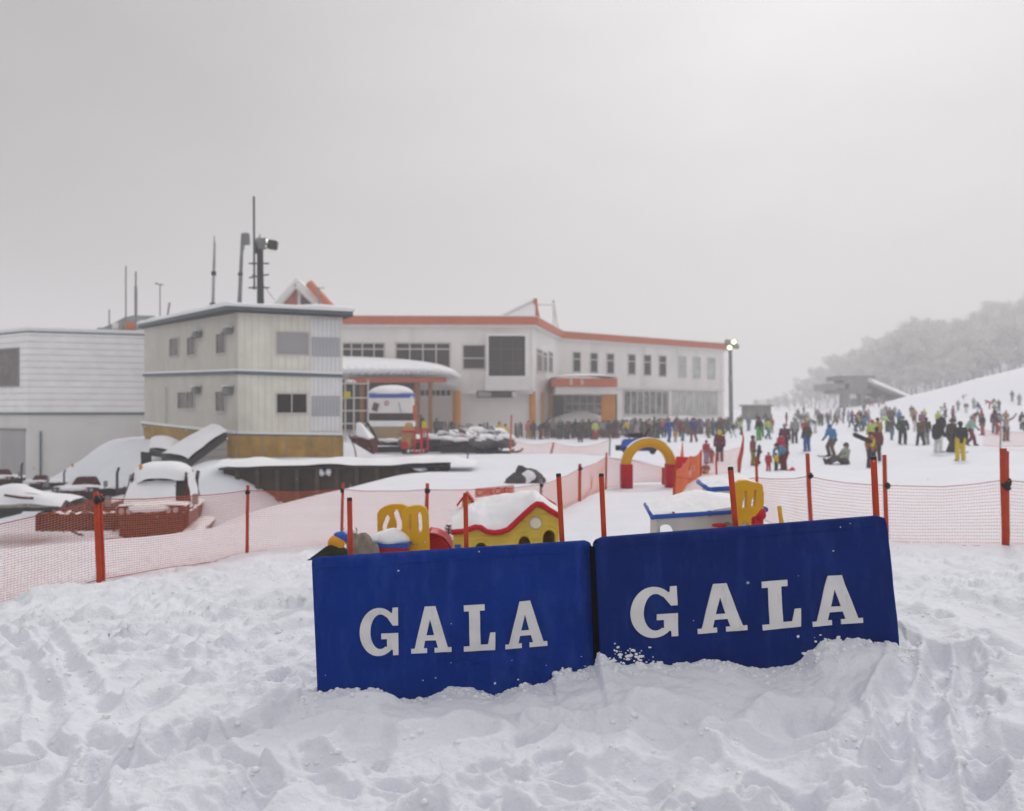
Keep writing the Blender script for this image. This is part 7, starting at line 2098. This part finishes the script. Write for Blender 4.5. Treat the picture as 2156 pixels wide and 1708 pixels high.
# ---------------------------------------------------------------- trees with frosted crowns, paled for haze
M_BARK = mat('frosted_bark', (.15, .145, .14), .9, .3, 3)
M_FROST_HAZE = mat('frost_haze_twigs', (.52, .505, .50), .9, .3, .35)  # frost tone, also paled to paint in the haze over the wood
def tree_proto(seed, H):
    r = random.Random(seed)
    t = bpy.data.objects.new('tree', None); COL.objects.link(t)
    tk = MB(); lf = MB()
    tips = []

    def limb(p, d, L, rad, lev):
        n = 4
        pts_ = [p]; q = p.copy(); dd = d.copy()
        for i in range(n):
            dd = (dd + Vector((r.uniform(-.22, .22), r.uniform(-.22, .22), r.uniform(-.04, .16)))).normalized()
            q = q + dd * (L / n); pts_.append(q.copy())
        tk.path(pts_, [rad * (1 - .75 * i / n) for i in range(n + 1)], 5 if lev else 7)
        if lev >= 3:
            tips.append((q, dd)); tips.append((pts_[2], dd)); return
        m_ = [6, 5, 4][lev]
        for k in range(m_):
            f_ = r.uniform(.35 if lev else .28, 1)
            i = min(int(f_ * n), n - 1)
            b_ = pts_[i].lerp(pts_[i + 1], f_ * n - i)
            a = r.uniform(0, 6.283)
            o_ = Vector((math.cos(a), math.sin(a), r.uniform(.25, .9))).normalized()
            limb(b_, (dd * .5 + o_).normalized(), L * r.uniform(.42, .62), rad * .45, lev + 1)
    limb(Vector((0, 0, -.5)), Vector((0, 0, 1)), H * .62, H * .018, 0)
    for p, d_ in tips:
        for k in range(9):
            a = r.uniform(0, 6.283); o_ = (Vector((math.cos(a), math.sin(a), r.uniform(-.5, .9))) + d_ * .7).normalized()
            L = r.uniform(.35, 1.0) * H / 12; c = p + Vector((r.uniform(-.35, .35), r.uniform(-.35, .35), r.uniform(-.35, .35)))
            sd = o_.cross(Vector((r.uniform(-1, 1), r.uniform(-1, 1), r.uniform(-1, 1)))).normalized() * r.uniform(.03, .075)
            lf.add([c - sd * .4, c + o_ * L * .5 - sd, c + o_ * L, c + o_ * L * .5 + sd, c + sd * .4], [(0, 1, 2, 3, 4)])
    a_ = tk.build('trunk', M_BARK, None, smooth=True); b_ = lf.build('crown', M_FROST_HAZE, None, recalc=False)
    a_.parent = t; b_.parent = t
    return t


protos = [tree_proto(s, 12) for s in (3, 8, 14, 23)]
TREES = []
# outline of the wood in the photo: (u, top v)
OUT = [(1600, 842), (1640, 820), (1680, 800), (1715, 772), (1740, 752), (1770, 738), (1795, 728), (1815, 745), (1830, 730), (1850, 702), (1880, 682), (1907, 668), (1935, 664), (1965, 655), (1995, 662), (2025, 650), (2052, 640), (2085, 632), (2115, 624), (2145, 618), (2180, 612), (2220, 606), (2260, 600)]
rt_ = random.Random(4)
OUT = OUT + [((OUT[i][0] + OUT[i + 1][0]) / 2, (OUT[i][1] + OUT[i + 1][1]) / 2 + 5) for i in range(len(OUT) - 1)]
for i, (u, v) in enumerate(OUT):
    for row in range(3):
        Y = [295, 345, 400][row] + rt_.uniform(-18, 18)
        uu = u + rt_.uniform(-9, 9)
        x = (uu - CX) / FX * Y
        zg = tz(x, Y)
        vt = v + [34, 14, 0][row] + rt_.uniform(-5, 12)
        H = max(5, CZ + (HZ - vt) / FX * Y - zg)
        TREES.append((x, Y, zg, H, row))
for i in range(22):
    u = 1915 + i * 15; Y = 235 + rt_.uniform(-12, 12); x = (u - CX) / FX * Y; zg = tz(x, Y)
    TREES.append((x, Y, zg, rt_.uniform(6, 11), 3))
used = 0
KIND = ['tall', 'broad', 'slender', 'crooked']
for i, (x, Y, zg, H, row) in enumerate(TREES):
    k = i % 4
    if used < 4 and k == used: o = protos[k]; used += 1
    else: o = copy_tree(protos[k])
    s = H / 12.2
    w = s * rt_.uniform(.95, 1.35) if row < 3 else s * 1.5
    o.location = (x, Y, zg); o.scale = (w, w, s); o.rotation_euler = (0, 0, rt_.uniform(0, 6.28))
    if row == 3: tag(o, 'low frosted bush like tree along the edge of the slope below the wood', 'tree', 'low trees at the edge of the slope')
    else: tag(o, 'bare frost covered tree in the hazy wood on the right hillside', 'tree', 'frosted trees of the hazy wood')
    # one lone shrub on the slope
o = copy_tree(protos[1]); Y = 120; x = (2030 - CX) / FX * Y; o.location = (x, Y, tz(x, Y)); o.scale = (.11, .11, .10); tag(o, 'small grey shrub alone on the snowy slope', 'shrub')

# ---------------------------------------------------------------- a few falling snowflakes
fl_ = MB(); rr = random.Random(31)
for i in range(120):
    Y = rr.uniform(2.2, 8); u = rr.uniform(0, 2156); v = rr.uniform(880, 1650); p = P(u, v, Y)
    if Y > 4.7 and v > 1100: continue
    r_ = rr.uniform(.0016, .0034)
    fl_.ball(p, (r_ * rr.uniform(.8, 1.8), r_, r_ * rr.uniform(.6, 1.2)), 6, 4)
tag(fl_.build('falling_snow', M_WHITE, None), 'scattered small snowflakes falling in the air', 'snowflakes', kind='stuff')

# ---------------------------------------------------------------- haze
hz = MB().box((0, 315, 34), (1900, 670, 82)); hz = hz.build('haze', None, None)
HM = bpy.data.materials.new('haze_air'); HM.use_nodes = True
nt = HM.node_tree; nt.nodes.clear()
out = nt.nodes.new('ShaderNodeOutputMaterial'); vol = nt.nodes.new('ShaderNodeVolumePrincipled')
vol.inputs['Color'].default_value = (.93, .92, .925, 1); vol.inputs['Density'].default_value = HAZE; vol.inputs['Anisotropy'].default_value = .25
nt.links.new(vol.outputs['Volume'], out.inputs['Volume'])
hz.data.materials.append(HM); tag(hz, 'thin grey snow haze filling the air', 'haze', kind='stuff')

# ---------------------------------------------------------------- light
AZ, EL = R(28), R(38)          # sun behind thin cloud, ahead and to the right
w = bpy.data.worlds.new('World'); SC.world = w; w.use_nodes = True
nt = w.node_tree; bg = nt.nodes['Background']; bg.inputs['Strength'].default_value = SKY
sky = nt.nodes.new('ShaderNodeTexSky'); sky.sky_type = 'NISHITA'; sky.sun_disc = False; sky.sun_elevation = EL; sky.sun_rotation = AZ; sky.air_density = 1.0; sky.dust_density = 4
bw = nt.nodes.new('ShaderNodeRGBToBW'); nt.links.new(sky.outputs['Color'], bw.inputs['Color'])
tc = nt.nodes.new('ShaderNodeTexCoord')
# cloud deck: an even grey, brighter to the lower right, with soft mottling
nz = nt.nodes.new('ShaderNodeTexNoise'); nz.inputs['Scale'].default_value = 2.2; nz.inputs['Detail'].default_value = 5; nz.inputs['Roughness'].default_value = .55
mp = nt.nodes.new('ShaderNodeMapping'); mp.inputs['Scale'].default_value = (1, 1, 2.2); nt.links.new(tc.outputs['Generated'], mp.inputs['Vector']); nt.links.new(mp.outputs['Vector'], nz.inputs['Vector'])
m1 = nt.nodes.new('ShaderNodeMapRange'); m1.inputs['From Min'].default_value = .3; m1.inputs['From Max'].default_value = .7; m1.inputs['To Min'].default_value = .91; m1.inputs['To Max'].default_value = 1.07; nt.links.new(nz.outputs['Fac'], m1.inputs['Value'])
nrm = nt.nodes.new('ShaderNodeVectorMath'); nrm.operation = 'NORMALIZE'; nt.links.new(tc.outputs['Generated'], nrm.inputs[0])
dt = nt.nodes.new('ShaderNodeVectorMath'); dt.operation = 'DOT_PRODUCT'; dt.inputs[1].default_value = (math.sin(AZ) * math.cos(EL), math.cos(AZ) * math.cos(EL), math.sin(EL)); nt.links.new(nrm.outputs['Vector'], dt.inputs[0])
def math_(op, a, b):
    n = nt.nodes.new('ShaderNodeMath'); n.operation = op
    for k, x in enumerate((a, b)):
        if isinstance(x, (int, float)): n.inputs[k].default_value = x
        else: nt.links.new(x, n.inputs[k])
    return n.outputs[0]
glow = math_('MULTIPLY', math_('POWER', math_('MAXIMUM', dt.outputs['Value'], 0), 4.6), GLOW)      # thin cloud, brightest about the hidden sun
sep = nt.nodes.new('ShaderNodeSeparateXYZ'); nt.links.new(nrm.outputs['Vector'], sep.inputs[0])
m2 = nt.nodes.new('ShaderNodeMapRange'); m2.interpolation_type = 'SMOOTHSTEP'; m2.inputs['From Min'].default_value = .44; m2.inputs['From Max'].default_value = 1.0; m2.inputs['To Min'].default_value = 1.0; m2.inputs['To Max'].default_value = ZEN; nt.links.new(sep.outputs['Z'], m2.inputs['Value'])
base = math_('MULTIPLY', math_('ADD', math_('MULTIPLY', bw.outputs[0], .012), BASE), m2.outputs[0])
mb_ = nt.nodes.new('ShaderNodeMapRange'); mb_.interpolation_type = 'SMOOTHSTEP'; mb_.inputs['From Min'].default_value = .25; mb_.inputs['From Max'].default_value = -.6; mb_.inputs['To Min'].default_value = 1.0; mb_.inputs['To Max'].default_value = BACK; nt.links.new(sep.outputs['Y'], mb_.inputs['Value'])
base = math_('MULTIPLY', base, mb_.outputs[0])
m3n = math_('MULTIPLY', math_('ADD', base, glow), m1.outputs[0])
cb_ = nt.nodes.new('ShaderNodeMix'); cb_.data_type = 'RGBA'; cb_.blend_type = 'MULTIPLY'; cb_.inputs['Factor'].default_value = 1; cb_.inputs['A'].default_value = (1.0, .975, .982, 1)
nt.links.new(m3n, cb_.inputs['B']); nt.links.new(cb_.outputs['Result'], bg.inputs['Color'])
sl = bpy.data.lights.new('sun', 'SUN'); sl.energy = SUN; sl.angle = R(9); sl.color = (1.0, .965, .92)
so = bpy.data.objects.new('sun', sl); COL.objects.link(so); so.location = (30, 60, 60)
dv = Vector((math.sin(AZ) * math.cos(EL), math.cos(AZ) * math.cos(EL), math.sin(EL)))
so.rotation_euler = dv.to_track_quat('Z', 'Y').to_euler()

# ---------------------------------------------------------------- camera
cd = bpy.data.cameras.new('camera'); cam = bpy.data.objects.new('camera', cd); COL.objects.link(cam)
cam.location = (0, 0, CZ); cam.rotation_euler = (math.pi / 2, 0, 0)
cd.sensor_width = 36; cd.lens = 36 * FX / 2156.0; cd.shift_y = (HZ - 854) / 2156.0; cd.shift_x = 0
cd.clip_start = .05; cd.clip_end = 3000
cd.dof.use_dof = True; cd.dof.focus_distance = 4.6; cd.dof.aperture_fstop = FSTOP
SC.camera = cam
SC.cycles.volume_bounces = 2; SC.cycles.max_bounces = 8
SC.view_settings.view_transform = 'Standard'; SC.view_settings.look = 'None'; SC.view_settings.gamma = 1; SC.view_settings.exposure = EXPO
